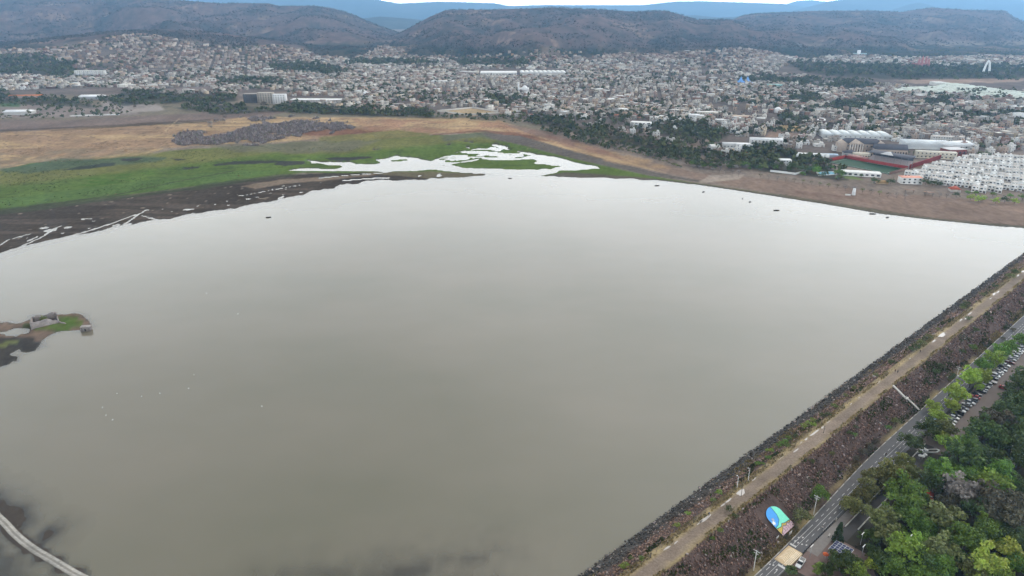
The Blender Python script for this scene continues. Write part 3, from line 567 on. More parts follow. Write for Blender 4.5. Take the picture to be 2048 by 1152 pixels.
# far mesas, one ridge each
M_FAR = attrmat('far_slope', 0.95, 0.2, (0.001, 0.006), spec=0.0)
def mesa(prof, Yc, wf, seed, label):
    a = np.array(prof, float); pxs = np.linspace(a[0, 0], a[-1, 0], 220); ys = np.linspace(Yc - wf, Yc + wf * .8, 34)
    PX, Y = np.meshgrid(pxs, ys); X = (PX - 1024) / F * Y * CP
    zc = CAMZ + Yc * tanel(np.interp(PX, a[:, 0], a[:, 1])); sp = fbm(PX / 55, Y / 4000, 3, seed); d = np.where(Y < Yc, (Yc - Y) / (wf * (.62 + .5 * sp)), (Y - Yc) / (wf * .8)); s = np.clip(1 - d, 0, 1)
    e = np.where(s > .82, 1 - (1 - s) * .35, np.minimum(1 - .18 * .35, (s / .82) ** 1.25 * .94))
    Z = 20 + (zc - 20) * e + (fbm(X / 900, Y / 1200, 4, seed + 2) - .5) * 90 * s * (1 - s) * 4 - 60 * (s <= 0)
    c = np.array((.06, .062, .05)) * (.7 + .6 * fbm(X / 700, Y / 900, 4, seed)[..., None])
    me = mesh_np('mesa', np.stack([X, Y, Z], -1).reshape(-1, 3), grid_faces(*PX.shape), vcol=c.reshape(-1, 3), mats=[M_FAR], smooth=True)
    struct(link('mesa', me), label)
mesa([(-700, -30), (200, -28), (520, -16), (640, -10), (740, -4), (761, 0), (800, 7), (877, 3), (919, 4), (990, 6), (1017, 12), (1085, 10), (1242, 10), (1285, 10), (1348, 3), (1400, 2), (1428, 3), (1568, 8), (1620, 14), (1700, 20)], 17000, 4200, 101, 'long blue tableland on the horizon')
mesa([(1540, 30), (1571, 26), (1600, 17), (1657, 2), (1700, -4), (1800, -10), (1950, -14), (2100, -18), (2700, -26)], 14500, 3800, 111, 'tall blue range behind the right hills')
mesa([(1430, 20), (1568, 9), (1588, 2), (1616, 0), (1660, 4), (1720, 6), (1800, 14)], 19000, 3000, 131, 'pale blue crest on the horizon, right')
mesa([(640, 46), (715, 38), (760, 33), (800, 36), (840, 40), (900, 48)], 9600, 1500, 121, 'blue foothill in the gap between the near hills')
mesa([(1280, 40), (1350, 31), (1390, 30), (1440, 35), (1480, 33), (1540, 25), (1590, 27), (1640, 38)], 10500, 1700, 141, 'blue foothill behind the middle hill')
mesa([(1740, 30), (1786, 18), (1815, 8), (1835, 5), (1855, 9), (1880, 18), (1960, 28)], 11500, 1700, 151, 'small blue cone behind the right mesa')

# the air: pale even haze round everything
def haze():
    mb = MB(); mb.box(-30000, -4000, -12, 30000, 26500, 900)
    m = bpy.data.materials.new('haze'); m.use_nodes = True; N = m.node_tree.nodes; N.clear()
    o = N.new('ShaderNodeOutputMaterial'); v = N.new('ShaderNodeVolumePrincipled'); v.inputs['Color'].default_value = (.30, .60, 1.0, 1); v.inputs['Density'].default_value = HAZE_D; v.inputs['Anisotropy'].default_value = 0.55
    m.node_tree.links.new(v.outputs[0], o.inputs['Volume'])
    struct(link('haze', mb.mesh('haze', m)), 'pale blue haze filling the valley air', 'stuff')
HAZE_D = 6.6e-5
haze()
# ================================================================== the dam, its path, the road and the park floor
ZC, ZR = 5.0, -3.0
S0, S1 = 60.0, 760.0
def road_l(s): return -78.4 - 3.3 * sstep(180, 285, np.asarray(s, float))      # lake-side kerb of the road
def foot(s): return road_l(s) - 1.2
def dam_z(s, t):
    """surface of the embankment"""
    s = np.asarray(s, float); t = np.asarray(t, float); f = foot(s)
    zi = ZC + (t + 103.2) * (5.0 / 11.5)
    zo = ZC - (t + 95.2) * (8.0 / (f + 95.2))
    z = np.minimum(np.minimum(zi, zo), ZC)
    return np.maximum(z, np.where(t > -90, ZR, -4.5))
def dam():
    ss = np.arange(S0, S1, 2.0); ts = np.concatenate([np.arange(-124, -103, 1.0), [-103.2, -102, -100, -98, -96.4, -95.2], np.arange(-94.4, -76.5, 0.8)])
    S, T = np.meshgrid(ss, ts, indexing='ij'); Z = dam_z(S, T)
    slope = (T < -103.3) | ((T > -95) & (T < foot(S)))
    Z = Z + slope * (fbm(S / 3, T / 2, 3, 5) - .5) * .7 - 0.06 * (T > foot(S))
    X, Y = st2xy(S, T)
    n1 = fbm(S / 18, T / 6, 4, 8)[..., None]; n2 = fbm(S / 4, T / 2, 3, 9)[..., None]
    soil = np.array((.075, .052, .045)) * (.6 + .8 * n2); wet = np.array((.05, .046, .042)) * (.6 + .8 * n2); gr = np.array((.30, .235, .12)) * (.65 + .7 * n2); pa = np.array((.190, .148, .115)) * (.8 + .4 * n1)
    C = soil.copy()
    wgt = sstep(-107.5, -110.5, T + 3 * (n1[..., 0] - .5))[..., None]; C = C * (1 - wgt) + wet * wgt
    for lo, hi, c in ((-103.2, -95.0, gr), (-101.2, -96.0, pa)):
        w = (sstep(lo - .7, lo + .7, T + 1.2 * (n2[..., 0] - .5)) * sstep(hi + .7, hi - .7, T + 1.2 * (n2[..., 0] - .5)))[..., None]; C = C * (1 - w) + c * w
    w = (sstep(-2.4, .6, T - foot(S)) * sstep(.35, .6, n1[..., 0]))[..., None]; C = C * (1 - w) + gr * .8 * w
    me = mesh_np('embankment', np.stack([X, Y, Z], -1).reshape(-1, 3), grid_faces(*S.shape), vcol=C.reshape(-1, 3), mats=[attrmat('dam_soil', .95, .22, (.15, 1.2), bump=.12, bscale=1.5)], smooth=True)
    o = link('embankment', me); struct(o, 'long straight earth dam faced with broken rock'); return o
DAM = dam()
# broken rock on both faces
def rock_cloud():
    parts = []
    def band(t0, t1, s0, s1, dens, r0, r1):
        n = int((s1 - s0) * (t1 - t0) * dens); s = rng.uniform(s0, s1, n); t = rng.uniform(t0, t1, n); return s, t, r0 + (r1 - r0) * rng.random(n) ** 2.2
    L = []
    for s0, s1, d, r0, r1 in ((S0 + 50, 250, 2.3, .24, .66), (250, 370, 1.7, .3, .72), (370, 660, .95, .38, .8)):
        L.append(band(-117.2, -103.6, s0, s1, d * 1.1, r0, r1)); L.append(band(-95.0, -79.5, s0, s1, d * 1.15, r0, r1))
    s = np.concatenate([a[0] for a in L]); t = np.concatenate([a[1] for a in L]); r = np.concatenate([a[2] for a in L])
    inner = t < -100
    keep = np.where(inner, True, t < foot(s) - 0.8 - 1.2 * rng.random(len(s)))
    keep &= ~(inner & (t < -115.4) & (rng.random(len(s)) < .55 + .4 * (vn(s / 6, t, 3) > .5)))
    keep &= ~((np.abs(s - (326.2)) < 1.1) & ~inner)                                   # stairs
    keep &= ~((t > -93) & (s > 196.5) & (s < 211) & (s < 209.5 + (t + 93) * .05 + 1) & ~inner & (t > -92.3))   # the mural bay
    keep &= ~(inner & (t > -105.5) & (rng.random(len(s)) < .35 * (t + 105.5) / 2))
    pat = fbm(s / 14, t / 4, 3, 55); keep &= ~((pat < .36) & (rng.random(len(s)) < .5))
    s, t, r, inner = s[keep], t[keep], r[keep], inner[keep]
    return s, t, r, inner
def rock_geo(n, seed):
    """irregular eight-cornered stones"""
    g = np.random.default_rng(seed)
    c = np.array([(-1, -1, -1), (1, -1, -1), (1, 1, -1), (-1, 1, -1), (-1, -1, 1), (1, -1, 1), (1, 1, 1), (-1, 1, 1)], float) * .62
    V = c[None] * g.uniform(.55, 1.25, (n, 8, 3)) * g.uniform(.7, 1.25, (n, 1, 3)); V[:, 4:, :2] *= g.uniform(.45, .95, (n, 1, 1))
    a = g.uniform(0, 6.28, n); b = g.uniform(-.6, .6, n)
    ca, sa, cb, sb = np.cos(a), np.sin(a), np.cos(b), np.sin(b)
    x, y, z = V[..., 0], V[..., 1], V[..., 2]
    y2 = y * cb[:, None] - z * sb[:, None]; z2 = y * sb[:, None] + z * cb[:, None]
    return np.stack([x * ca[:, None] - y2 * sa[:, None], x * sa[:, None] + y2 * ca[:, None], z2], -1)
BOXF = np.array([(0, 1, 5, 4), (1, 2, 6, 5), (2, 3, 7, 6), (3, 0, 4, 7), (4, 5, 6, 7)])
M_ROCK = attrmat('broken_rock', .9, .2, (1.2, 5), spec=.25)
def rocks():
    s, t, r, inner = rock_cloud(); n = len(s)
    X, Y = st2xy(s, t); Z = dam_z(s, t) + r * .25
    V = rock_geo(n, 3) * r[:, None, None]
    up = rng.random(n); red = fbm(s / 30, t / 5, 3, 62)
    cin_wet = np.array((.075, .068, .062)); cin = np.array((.215, .140, .108)); cout = np.array((.134, .086, .070)); cpale = np.array((.32, .27, .25))
    wet = sstep(-107.8, -110.8, t + 2.5 * (fbm(s / 12, t * 0, 2, 9) - .5))[:, None]
    C = np.where(inner[:, None], cin * (1 - wet) + cin_wet * wet, cout * (.8 + .5 * red[:, None]))
    C = C * (0.42 + 1.15 * up[:, None] ** 1.3); pale = (rng.random(n) < .05)[:, None]; C = np.where(pale, cpale, C)
    C *= np.stack([1 + .18 * (rng.random(n) - .5), np.ones(n), 1 + .18 * (rng.random(n) - .5)], 1)
    # the 300 stones that show largest are parts of their own
    dist = np.hypot(np.hypot(X, Y), CAMZ - Z); PX, PY = proj(X, Y, Z); score = np.where((PX > 1000) & (PX < 2048) & (PY < 1150) & (PY > 500), r / dist, 0)
    big = np.argsort(-score)[:300]; rest = np.setdiff1d(np.arange(n), big)
    base = np.stack([X, Y, Z], 1)
    VV = (V[rest] + base[rest][:, None]).reshape(-1, 3); FF = (np.arange(len(rest))[:, None, None] * 8 + BOXF[None]).reshape(-1, 4)
    o = link('rock_armour', mesh_np('rock_armour', VV, FF, col=np.repeat(C[rest], 5, 0), mats=[M_ROCK]), DAM); o['kind'] = 'stuff'
    protos = []
    for k in range(14):
        c = [cin_wet * 1.1, cin * 1.1, cout * 1.2, cout * .8, cpale][k % 5]
        protos.append(mesh_np('rock', rock_geo(1, 100 + k)[0], BOXF, col=np.repeat(c[None], 5, 0), mats=[M_ROCK]))
    for i in big:
        kind = (0 if wet[i, 0] > .5 else 1) if inner[i] else (2 if up[i] > .5 else 3)
        if pale[i, 0]: kind = 4
        k = kind + 5 * random.randrange(2); link('rock', protos[k], DAM, base[i], random.uniform(0, 6.28), float(r[i]))
rocks()
# straw-coloured grass along the path and at the foot of the dam
M_DRY = attrmat('dry_grass', .95, .2, (.5, 3))
def tufts(name, S, T, h0, h1, cols, label):
    n = len(S); X, Y = st2xy(S, T); Z = dam_z(S, T)
    V = []; F_ = []; C = []
    k = 4; a = rng.uniform(0, 6.28, (n, k)); h = rng.uniform(h0, h1, (n, k)); w = h * rng.uniform(.25, .5, (n, k)); lean = rng.uniform(-.35, .35, (n, k, 2))
    ox = rng.uniform(-.25, .25, (n, k, 2))
    bx = X[:, None] + ox[..., 0]; by = Y[:, None] + ox[..., 1]; z = np.repeat(Z[:, None], k, 1)
    p0 = np.stack([bx - w * np.cos(a), by - w * np.sin(a), z - .05], -1); p1 = np.stack([bx + w * np.cos(a), by + w * np.sin(a), z - .05], -1)
    p2 = np.stack([bx + lean[..., 0] * h, by + lean[..., 1] * h, z + h], -1)
    V = np.stack([p0, p1, p2], 2).reshape(-1, 3); F_ = np.arange(n * k * 3).reshape(-1, 3)
    C = np.repeat(np.array(cols)[rng.integers(0, len(cols), n)] * rng.uniform(.7, 1.2, (n, 1)), k, 0)
    struct(link(name, mesh_np(name, V, F_, col=C, mats=[M_DRY])), label, 'stuff')
def grass():
    S = []; T = []
    for t0, t1, n in ((-103.6, -101.3, 4600), (-96.1, -94.9, 2600)):
        S.append(rng.uniform(S0 + 50, 640, n)); T.append(rng.uniform(t0, t1, n))
    s = rng.uniform(S0 + 50, 640, 9000); tt = foot(s) - rng.random(9000) ** 1.5 * 3.2; m = (fbm(s / 16, tt * 0, 3, 17) > .47); S.append(s[m]); T.append(tt[m] + .6)
    s = rng.uniform(S0 + 50, 640, 9000); tt = rng.uniform(-112, -103, 9000); m = fbm(s / 25, tt / 5, 3, 19) > .60; S.append(s[m]); T.append(tt[m])
    S = np.concatenate(S); T = np.concatenate(T); k = fbm(S / 9, T / 3, 3, 15) > .42
    tufts('dry_grass', S[k], T[k], .25, .75, [(.36, .28, .14), (.30, .24, .12), (.40, .31, .17), (.17, .16, .07), (.22, .17, .10)], 'straw-coloured grass along the dam path and road edge')
    s = rng.uniform(S0 + 50, 640, 26000); tt = np.where(rng.random(26000) < .7, rng.uniform(-94.5, -82, 26000), rng.uniform(-108, -103.5, 26000)); m = (fbm(s / 13, tt / 4, 4, 23) > .60) & ~((s > 196) & (s < 211) & (tt > -93))
    tufts('green_weeds', s[m], tt[m], .25, .8, [(.07, .10, .03), (.055, .085, .03), (.09, .11, .045), (.05, .065, .035)], 'low green weeds growing between the dam rocks')
grass()

def sheet(name, poly_st, z, material, label=None, jag=0.0, step=2.0, col=None):
    """flat sheet with an edge traced in dam coordinates"""
    pts = []
    for i in range(len(poly_st)):
        a = np.array(poly_st[i], float); b = np.array(poly_st[(i + 1) % len(poly_st)], float); n = max(1, int(np.hypot(*(b - a)) / step))
        for k in range(n): pts.append(a + (b - a) * k / n)
    bm = bmesh.new(); vs_ = []
    for s, t in pts:
        j = (vn(s * .5, t * .5, 3) - .5) * 2 * jag; k = (vn(s * .5 + 40, t * .5, 4) - .5) * 2 * jag
        x, y = st2xy(s + j, t + k); vs_.append(bm.verts.new((x, y, z)))
    f = bm.faces.new(vs_); bm.normal_update()
    if f.normal.z < 0: f.normal_flip()
    bmesh.ops.triangulate(bm, faces=bm.faces[:]); me = bpy.data.meshes.new(name); bm.to_mesh(me); bm.free(); me.materials.append(material)
    o = link(name, me)
    if label: struct(o, label)
    return o
M_ASPH = plain('asphalt', (.105, .102, .104), .9, .2, .35); M_ASPH2 = plain('old_asphalt', (.058, .054, .053), .92, .25, .3)
M_PAINT = plain('road_paint', (.50, .49, .47), .8, .35, 1.2); M_CONC = plain('concrete', (.36, .34, .31), .85, .2, .8); M_CONC_L = plain('pale_concrete', (.52, .50, .46), .85, .15, .8)
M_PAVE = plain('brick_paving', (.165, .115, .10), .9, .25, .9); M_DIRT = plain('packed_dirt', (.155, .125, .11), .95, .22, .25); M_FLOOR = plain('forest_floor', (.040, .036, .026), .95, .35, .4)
ss_ = np.arange(S0, 660, 12.0)
sheet('road', [(s, float(road_l(s))) for s in ss_] + [(s, -73.2) for s in ss_[::-1]], ZR + .05, M_ASPH, 'grey asphalt park road with cycle lanes')
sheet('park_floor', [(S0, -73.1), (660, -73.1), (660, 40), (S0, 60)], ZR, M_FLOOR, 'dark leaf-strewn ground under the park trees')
sheet('parking_lot', [(292, -71.4), (330, -72.2), (450, -72.2), (560, -72), (560, -60.5), (440, -62), (380, -61), (330, -60.5), (306, -60), (296, -62)], ZR + .03, M_DIRT, 'brown unpaved parking lot', .5)
sheet('lane', [(215, -69.3), (300, -70.2), (300, -66.5), (215, -65.7)], ZR + .05, M_ASPH2, 'dark narrow service lane behind the road trees')
sheet('plaza', [(188, -72.6), (231, -72.9), (231, -69.8), (214, -69.6), (214, -58), (206, -52), (190, -56)], ZR + .04, M_PAVE, 'reddish paved plaza by the crossing')
sheet('sidewalk', [(200, -73.0), (232, -73.0), (232, -70.4), (200, -69.0)], ZR + .09, plain('grey_paving', (.20, .18, .165), .9, .25, .7), 'grey paved sidewalk beside the bollards')
def strip(mb, s0, s1, t0, t1, z0, z1, c=(.5, .5, .5)):
    P = [st2xy(s0, t0), st2xy(s1, t0), st2xy(s1, t1), st2xy(s0, t1)]; V = [(x, y, z0) for x, y in P] + [(x, y, z1) for x, y in P]
    mb.add(V, [(0, 1, 5, 4), (1, 2, 6, 5), (2, 3, 7, 6), (3, 0, 4, 7), (4, 5, 6, 7)], c=c)
def kerb(name, fn, s0, s1, w, z1, material, label, step=6):
    mb = MB(); s = s0
    while s < s1:
        e = min(s + step, s1); a, b = float(fn(s)), float(fn(e)); P = [st2xy(s, a), st2xy(e, b), st2xy(e, b + w), st2xy(s, a + w)]
        V = [(x, y, ZR - .05) for x, y in P] + [(x, y, z1) for x, y in P]; mb.add(V, [(0, 1, 5, 4), (1, 2, 6, 5), (2, 3, 7, 6), (3, 0, 4, 7), (4, 5, 6, 7)], c=(.3, .28, .26)); s = e
    struct(link(name, mb.mesh(name, material)), label)
kerb('kerb', lambda s: road_l(s) - .35, S0, 660, .35, ZR + .17, M_CONC, 'low concrete kerb along the lake side of the road')
kerb('kerb', lambda s: -69.65 - .6 * (s - 215) / 85, 222, 300, .4, ZR + .2, M_CONC_L, 'pale kerb on the road side of the service lane')
kerb('kerb', lambda s: -65.9 - .6 * (s - 222) / 70, 224, 262, .4, ZR + .2, M_CONC_L, 'pale kerb on the wood side of the service lane')
# painted lines
mk = MB()
def off(s): return float(road_l(s)) + 78.4
def mline(s0, s1, dt, w=.12, dr=1.0):
    """a line that follows the road: dt from the right-hand edge where the road keeps to it"""
    s = s0
    while s < s1 - 1e-6:
        e = min(s + 4, s1); a = dt + dr * off(s) * .35; b = dt + dr * off(e) * .35
        P = [st2xy(s, a - w), st2xy(e, b - w), st2xy(e, b + w), st2xy(s, a + w)]
        mk.add([(x, y, ZR + .06) for x, y in P], [(0, 1, 2, 3)], c=(.6, .6, .6)); s = e
mline(S0, 187.2, -76.1, .06); mline(198.2, 640, -76.1, .06)
mline(S0, 187, -73.6, .04); mline(214, 640, -73.5, .04)
s = 80.0
while s < 640:
    if not 186 < s < 212:
        mline(s, s + 2.1, -77.45, .085)
    if not 186 < s < 199: mline(s + .5, s + 2.4, -74.9, .085)
    s += 4.4
mline(199.5, 212, -77.45, .085)
P = lambda s0, s1, t0, t1, z=ZR + .062: mk.add([(*st2xy(s0, t0), z), (*st2xy(s1, t0), z), (*st2xy(s1, t1), z), (*st2xy(s0, t1), z)], [(0, 1, 2, 3)], c=(.6, .6, .6))
P(198.4, 199.3, -78.4, -76.2); P(186.0, 186.9, -76.0, -73.4)
for s_, t_ in ((203.5, -77.9), (204.6, -76.9), (200.9, -77.8), (200.9, -76.7), (201.2, -75.4), (202, -74.2), (184, -78), (184.5, -77), (183.5, -75.2)):      # worn symbols on the lanes
    P(s_, s_ + .9, t_ - .14, t_ + .14); P(s_ + .3, s_ + .6, t_ - .3, t_ + .3, ZR + .066)
struct(link('road_markings', mk.mesh('road_markings', M_PAINT)), 'white dashed and solid lane lines on the road')
# blue cycle box near the stairs
sheet('cycle_box', [(318, -76.0), (325, -76.0), (325, -74.0), (318, -74.0)], ZR + .064, plain('blue_road_paint', (.20, .33, .50), .8, .3, 1.2), 'faded blue painted box on the road')
# raised tan crossing with its pattern
def crossing():
    t = thing('raised_crossing', 'raised tan and cream patterned crossing over the road', 'crossing', (*st2xy(192.8, -75.6), ZR), DAMROT)
    mb = MB(); mb.taper(-5.2, -2.7, .02, 4.9, 2.7, .14, .5, .05, c=(.56, .42, .26)); link('table', mb.mesh('table', attrmat('crossing_paint', .85, .12, (.4, 2))), t)
    for k in range(9):
        mb = MB(); a = -3.6 + k * .85
        mb.add([(a, -.5 + .0, .145), (a + .3, -.5, .145), (a + 1.1, .75, .145), (a + .8, .75, .145)], [(0, 1, 2, 3)], c=(.72, .62, .46)); mb.add([(a + .8, .76, .145), (a + 1.1, .76, .145), (a + .3, 2.0, .145), (a, 2.0, .145)], [(0, 1, 2, 3)], c=(.72, .62, .46))
        link('chevron', mb.mesh('chevron', MATS['crossing_paint']), t)
    for k in range(4):
        mb = MB(); y = -2.4 + k * .5; mb.add([(-4.4, y, .145), (4.2, y, .145), (4.2, y + .2, .145), (-4.4, y + .2, .145)], [(0, 1, 2, 3)], c=(.76, .68, .54)); link('stripe', mb.mesh('stripe', MATS['crossing_paint']), t)
crossing(); LANDMARKS['tan raised crossing'] = (1577, 1112)
# puddles on the path
def pud_mat():
    m, N, L, Pn = mat('puddle_water'); Pn.inputs['Base Color'].default_value = (.42, .37, .33, 1); Pn.inputs['Roughness'].default_value = .12; Pn.inputs['IOR'].default_value = 1.6
    nz = N.new('ShaderNodeTexNoise'); nz.inputs['Scale'].default_value = 1.2; mx = N.new('ShaderNodeMix'); mx.data_type = 'RGBA'; mx.inputs['A'].default_value = (.34, .30, .27, 1); mx.inputs['B'].default_value = (.50, .46, .42, 1)
    L.new(nz.outputs['Fac'], mx.inputs['Factor']); L.new(mx.outputs['Result'], Pn.inputs['Base Color']); return m
M_PUD = pud_mat()
for px, py, w, h in ((1334, 1096, 10, 4), (1352, 1085, 6, 3), (1410, 1038, 14, 8), (1400, 1045, 8, 3), (1447, 1009, 7, 4), (1456, 1002, 9, 5), (1482, 985, 13, 11), (1508, 957, 10, 5), (1562, 915, 9, 4), (1592, 901, 7, 4), (1602, 885, 4, 3), (1612, 878, 6, 4), (1628, 866, 13, 6), (1645, 855, 5, 3), (1657, 844, 5, 2), (1702, 808, 4, 2), (1718, 795, 4, 2), (1757, 764, 7, 4), (1820, 717, 3, 2), (1868, 682, 6, 4), (1884, 670, 14, 7), (1922, 640, 6, 3), (1932, 636, 7, 3), (1940, 627, 7, 3), (1981, 597, 4, 2), (1988, 588, 7, 4), (1996, 584, 6, 3), (2036, 551, 5, 3), (2046, 543, 6, 4)):
    x, y, z = at(px, py, ZC); s, t = xy2st(x, y); k = math.hypot(x, y, CAMZ - z) / F; n = 14
    L_ = []; ph = random.random() * 6
    for i in range(n):
        a = 2 * math.pi * i / n; r = 1 + .25 * math.sin(2 * a + ph) + .15 * math.sin(3 * a + 2 * ph); L_.append((s + math.cos(a) * r * w * k * 1.05, t + math.sin(a) * r * h * k * .42 + 0.25 * math.cos(a) * r * w * k * 0))
    L_ = [(a, min(max(b, -101.3), -96.0)) for a, b in L_]
    o = sheet('puddle', L_, ZC + .035, M_PUD, 'pale shallow puddle on the dirt path')

# the pale track across the muddy corner
def track():
    P = np.array([at(a, b, .2)[:2] for a, b in ((-260, 900), (-60, 990), (0, 1037), (30, 1068), (62, 1094), (110, 1123), (160, 1152), (240, 1190), (330, 1222))]); L_ = [P[0]]
    for i in range(len(P) - 1):
        p0, p1, p2, p3 = P[max(i - 1, 0)], P[i], P[i + 1], P[min(i + 2, len(P) - 1)]
        for k in range(1, 9): t = k / 8; L_.append(.5 * ((2 * p1) + (-p0 + p2) * t + (2 * p0 - 5 * p1 + 4 * p2 - p3) * t * t + (-p0 + 3 * p1 - 3 * p2 + p3) * t ** 3))
    L_ = np.array(L_); d = np.gradient(L_, axis=0); d /= np.linalg.norm(d, axis=1)[:, None]; n = np.stack([-d[:, 1], d[:, 0]], 1); V = []; C = []
    prof = [(-1.45, .02, (.10, .085, .07)), (-1.1, .22, (.28, .265, .235)), (-.5, .24, (.33, .315, .285)), (-.22, .2, (.19, .175, .155)), (.22, .2, (.20, .185, .16)), (.5, .24, (.34, .325, .29)), (1.1, .22, (.29, .275, .245)), (1.45, .02, (.10, .085, .07))]
    for q, m in zip(L_, n):
        for o, z, c in prof: V.append((q[0] + m[0] * o, q[1] + m[1] * o, z)); C.append(np.array(c) * random.uniform(.92, 1.08))
    struct(link('dirt_track', mesh_np('dirt_track', np.array(V), grid_faces(len(L_), len(prof)), vcol=np.array(C), mats=[MATS['dam_soil']], smooth=True)), 'pale curved track across the muddy corner of the lake')
track()
# ================================================================== trees
LEAF = leafmat('leaves'); BARK = attrmat('bark', .9, .3, (.8, 4)); TWIG = attrmat('twigs', .9, .25, (.3, 2), objrand=.3, spec=.05)
def crown_np(g, kind, nl):
    """leaf-spray quads gathered in clumps through the crown's volume; unit crown: about 1 wide (radius), centre at 0"""
    P = []; Nn = []; Sz = []; Tn = []
    if kind == 'cone':
        m = 90; hh = g.random(m) ** .8; ang = g.uniform(0, 6.28, m); rad = (1 - hh) * .62 + .05
        C = np.stack([np.cos(ang) * rad * .8, np.sin(ang) * rad * .8, hh * 2.6 - 1.1], 1); cr = .12 + .16 * (1 - hh)
    elif kind == 'column':
        m = 40; C = np.stack([g.normal(0, .22, m), g.normal(0, .22, m), g.uniform(-1.0, 1.25, m)], 1); C[:, :2] *= (1.15 - .45 * np.abs(C[:, 2:3])); cr = g.uniform(.2, .34, m)
    elif kind == 'palm':
        m = 22; ang = np.arange(m) * 2.4; C = np.stack([np.cos(ang) * .5, np.sin(ang) * .5, .25 - .3 * g.random(m)], 1); cr = np.full(m, .3)
    else:
        m = {'round': 46, 'loose': 38, 'flat': 44, 'weep': 46}[kind]
        d = g.normal(0, 1, (m, 3)); d /= np.linalg.norm(d, axis=1)[:, None]; d[:, 2] = np.abs(d[:, 2]) * 1.0 - .42 * (g.random(m) < .45)
        rr = .42 + .5 * g.random(m) ** .6; sh = np.array({'round': (1, 1, .82), 'loose': (1, 1, .95), 'flat': (1.1, 1.1, .5), 'weep': (1, 1, .8)}[kind])
        C = d * rr[:, None] * sh * (1 + .28 * np.sin(3 * np.arctan2(d[:, 1], d[:, 0]) + g.random() * 6))[:, None]; cr = g.uniform(.20, .38, m)
    per = nl // m; sprays = []
    for k in range(m):
        d = g.normal(0, 1, (per, 3)); d /= np.linalg.norm(d, axis=1)[:, None]; d[:, 2] = np.where(d[:, 2] < -.25, -d[:, 2] * .6, d[:, 2])
        q = C[k] + d * (cr[k] * (.72 + .36 * g.random((per, 1)))) * np.array((1, 1, .8)); P.append(q); n = d + g.normal(0, .45, (per, 3)); Nn.append(n / np.linalg.norm(n, axis=1)[:, None]); Tn.append(np.full(per, g.uniform(.74, 1.22)))
    P = np.concatenate(P); N_ = np.concatenate(Nn); tone = np.concatenate(Tn); sz = g.uniform(.035, .075, len(P)) * (1.5 if kind in ('cone', 'loose') else 1.2)
    if kind == 'weep': P[:, 2] -= .25 * np.hypot(P[:, 0], P[:, 1]) ** 2
    a = np.cross(N_, g.normal(0, 1, P.shape)); a /= np.linalg.norm(a, axis=1)[:, None]; b = np.cross(N_, a); el = g.uniform(.5, 1.1, (len(P), 1))
    s = sz[:, None]; V = np.stack([P - a * s, P - b * s * el, P + a * s, P + b * s * el], 1).reshape(-1, 3)
    F_ = np.arange(len(P) * 4).reshape(-1, 4)
    return V, F_, tone
TREE_KINDS = {  # crown kind, leaf colours, look
    'green':  ('round', [(0.109, 0.196, 0.032), (0.080, 0.152, 0.029), (0.145, 0.239, 0.041)]),
    'bright': ('round', [(0.196, 0.287, 0.042), (0.154, 0.245, 0.039), (0.238, 0.329, 0.056)]),
    'lime':   ('loose', [(0.269, 0.356, 0.056), (0.225, 0.319, 0.050), (0.312, 0.388, 0.075)]),
    'yellow': ('loose', [(0.270, 0.304, 0.047), (0.203, 0.250, 0.041), (0.324, 0.338, 0.068)]),
    'dark':   ('round', [(0.054, 0.081, 0.021), (0.041, 0.064, 0.018), (0.073, 0.103, 0.026)]),
    'teal':   ('round', [(0.073, 0.111, 0.037), (0.059, 0.090, 0.033), (0.091, 0.133, 0.043)]),
    'olive':  ('loose', [(0.142, 0.162, 0.057), (0.115, 0.132, 0.049), (0.176, 0.189, 0.070)]),
    'fluffy': ('weep', [(0.155, 0.155, 0.049), (0.121, 0.132, 0.041), (0.196, 0.182, 0.065)]),
    'brown':  ('round', [(0.088, 0.081, 0.052), (0.068, 0.065, 0.043), (0.111, 0.098, 0.062)]),
    'grey':   ('loose', [(0.194, 0.169, 0.156), (0.156, 0.138, 0.125), (0.237, 0.206, 0.188)]),
    'cone':   ('cone', [(0.033, 0.057, 0.029), (0.024, 0.044, 0.022), (0.046, 0.070, 0.035)]),
    'column': ('column', [(0.176, 0.243, 0.047), (0.135, 0.203, 0.041), (0.216, 0.284, 0.061)]),
    'palm':   ('palm', [(0.091, 0.130, 0.052), (0.072, 0.104, 0.039), (0.117, 0.156, 0.065)]),
}
CROWNS = {}; TRUNKS = {}
def crowns(kind, nl=1900, var=3):
    key = (kind, nl)
    if key not in CROWNS:
        L = []
        for v in range(var):
            g = np.random.default_rng(abs(hash(kind)) % 1000 * 0 + sum(map(ord, kind)) * 7 + v + nl); V, F_, tone = crown_np(g, TREE_KINDS[kind][0], nl)
            pal = np.array(TREE_KINDS[kind][1]); c = pal[g.integers(0, 3, len(F_))] * tone[:, None] * g.uniform(.8, 1.2, (len(F_), 1))
            L.append(mesh_np('crown', V, F_, col=c, mats=[LEAF]))
        CROWNS[key] = L
    return random.choice(CROWNS[key])
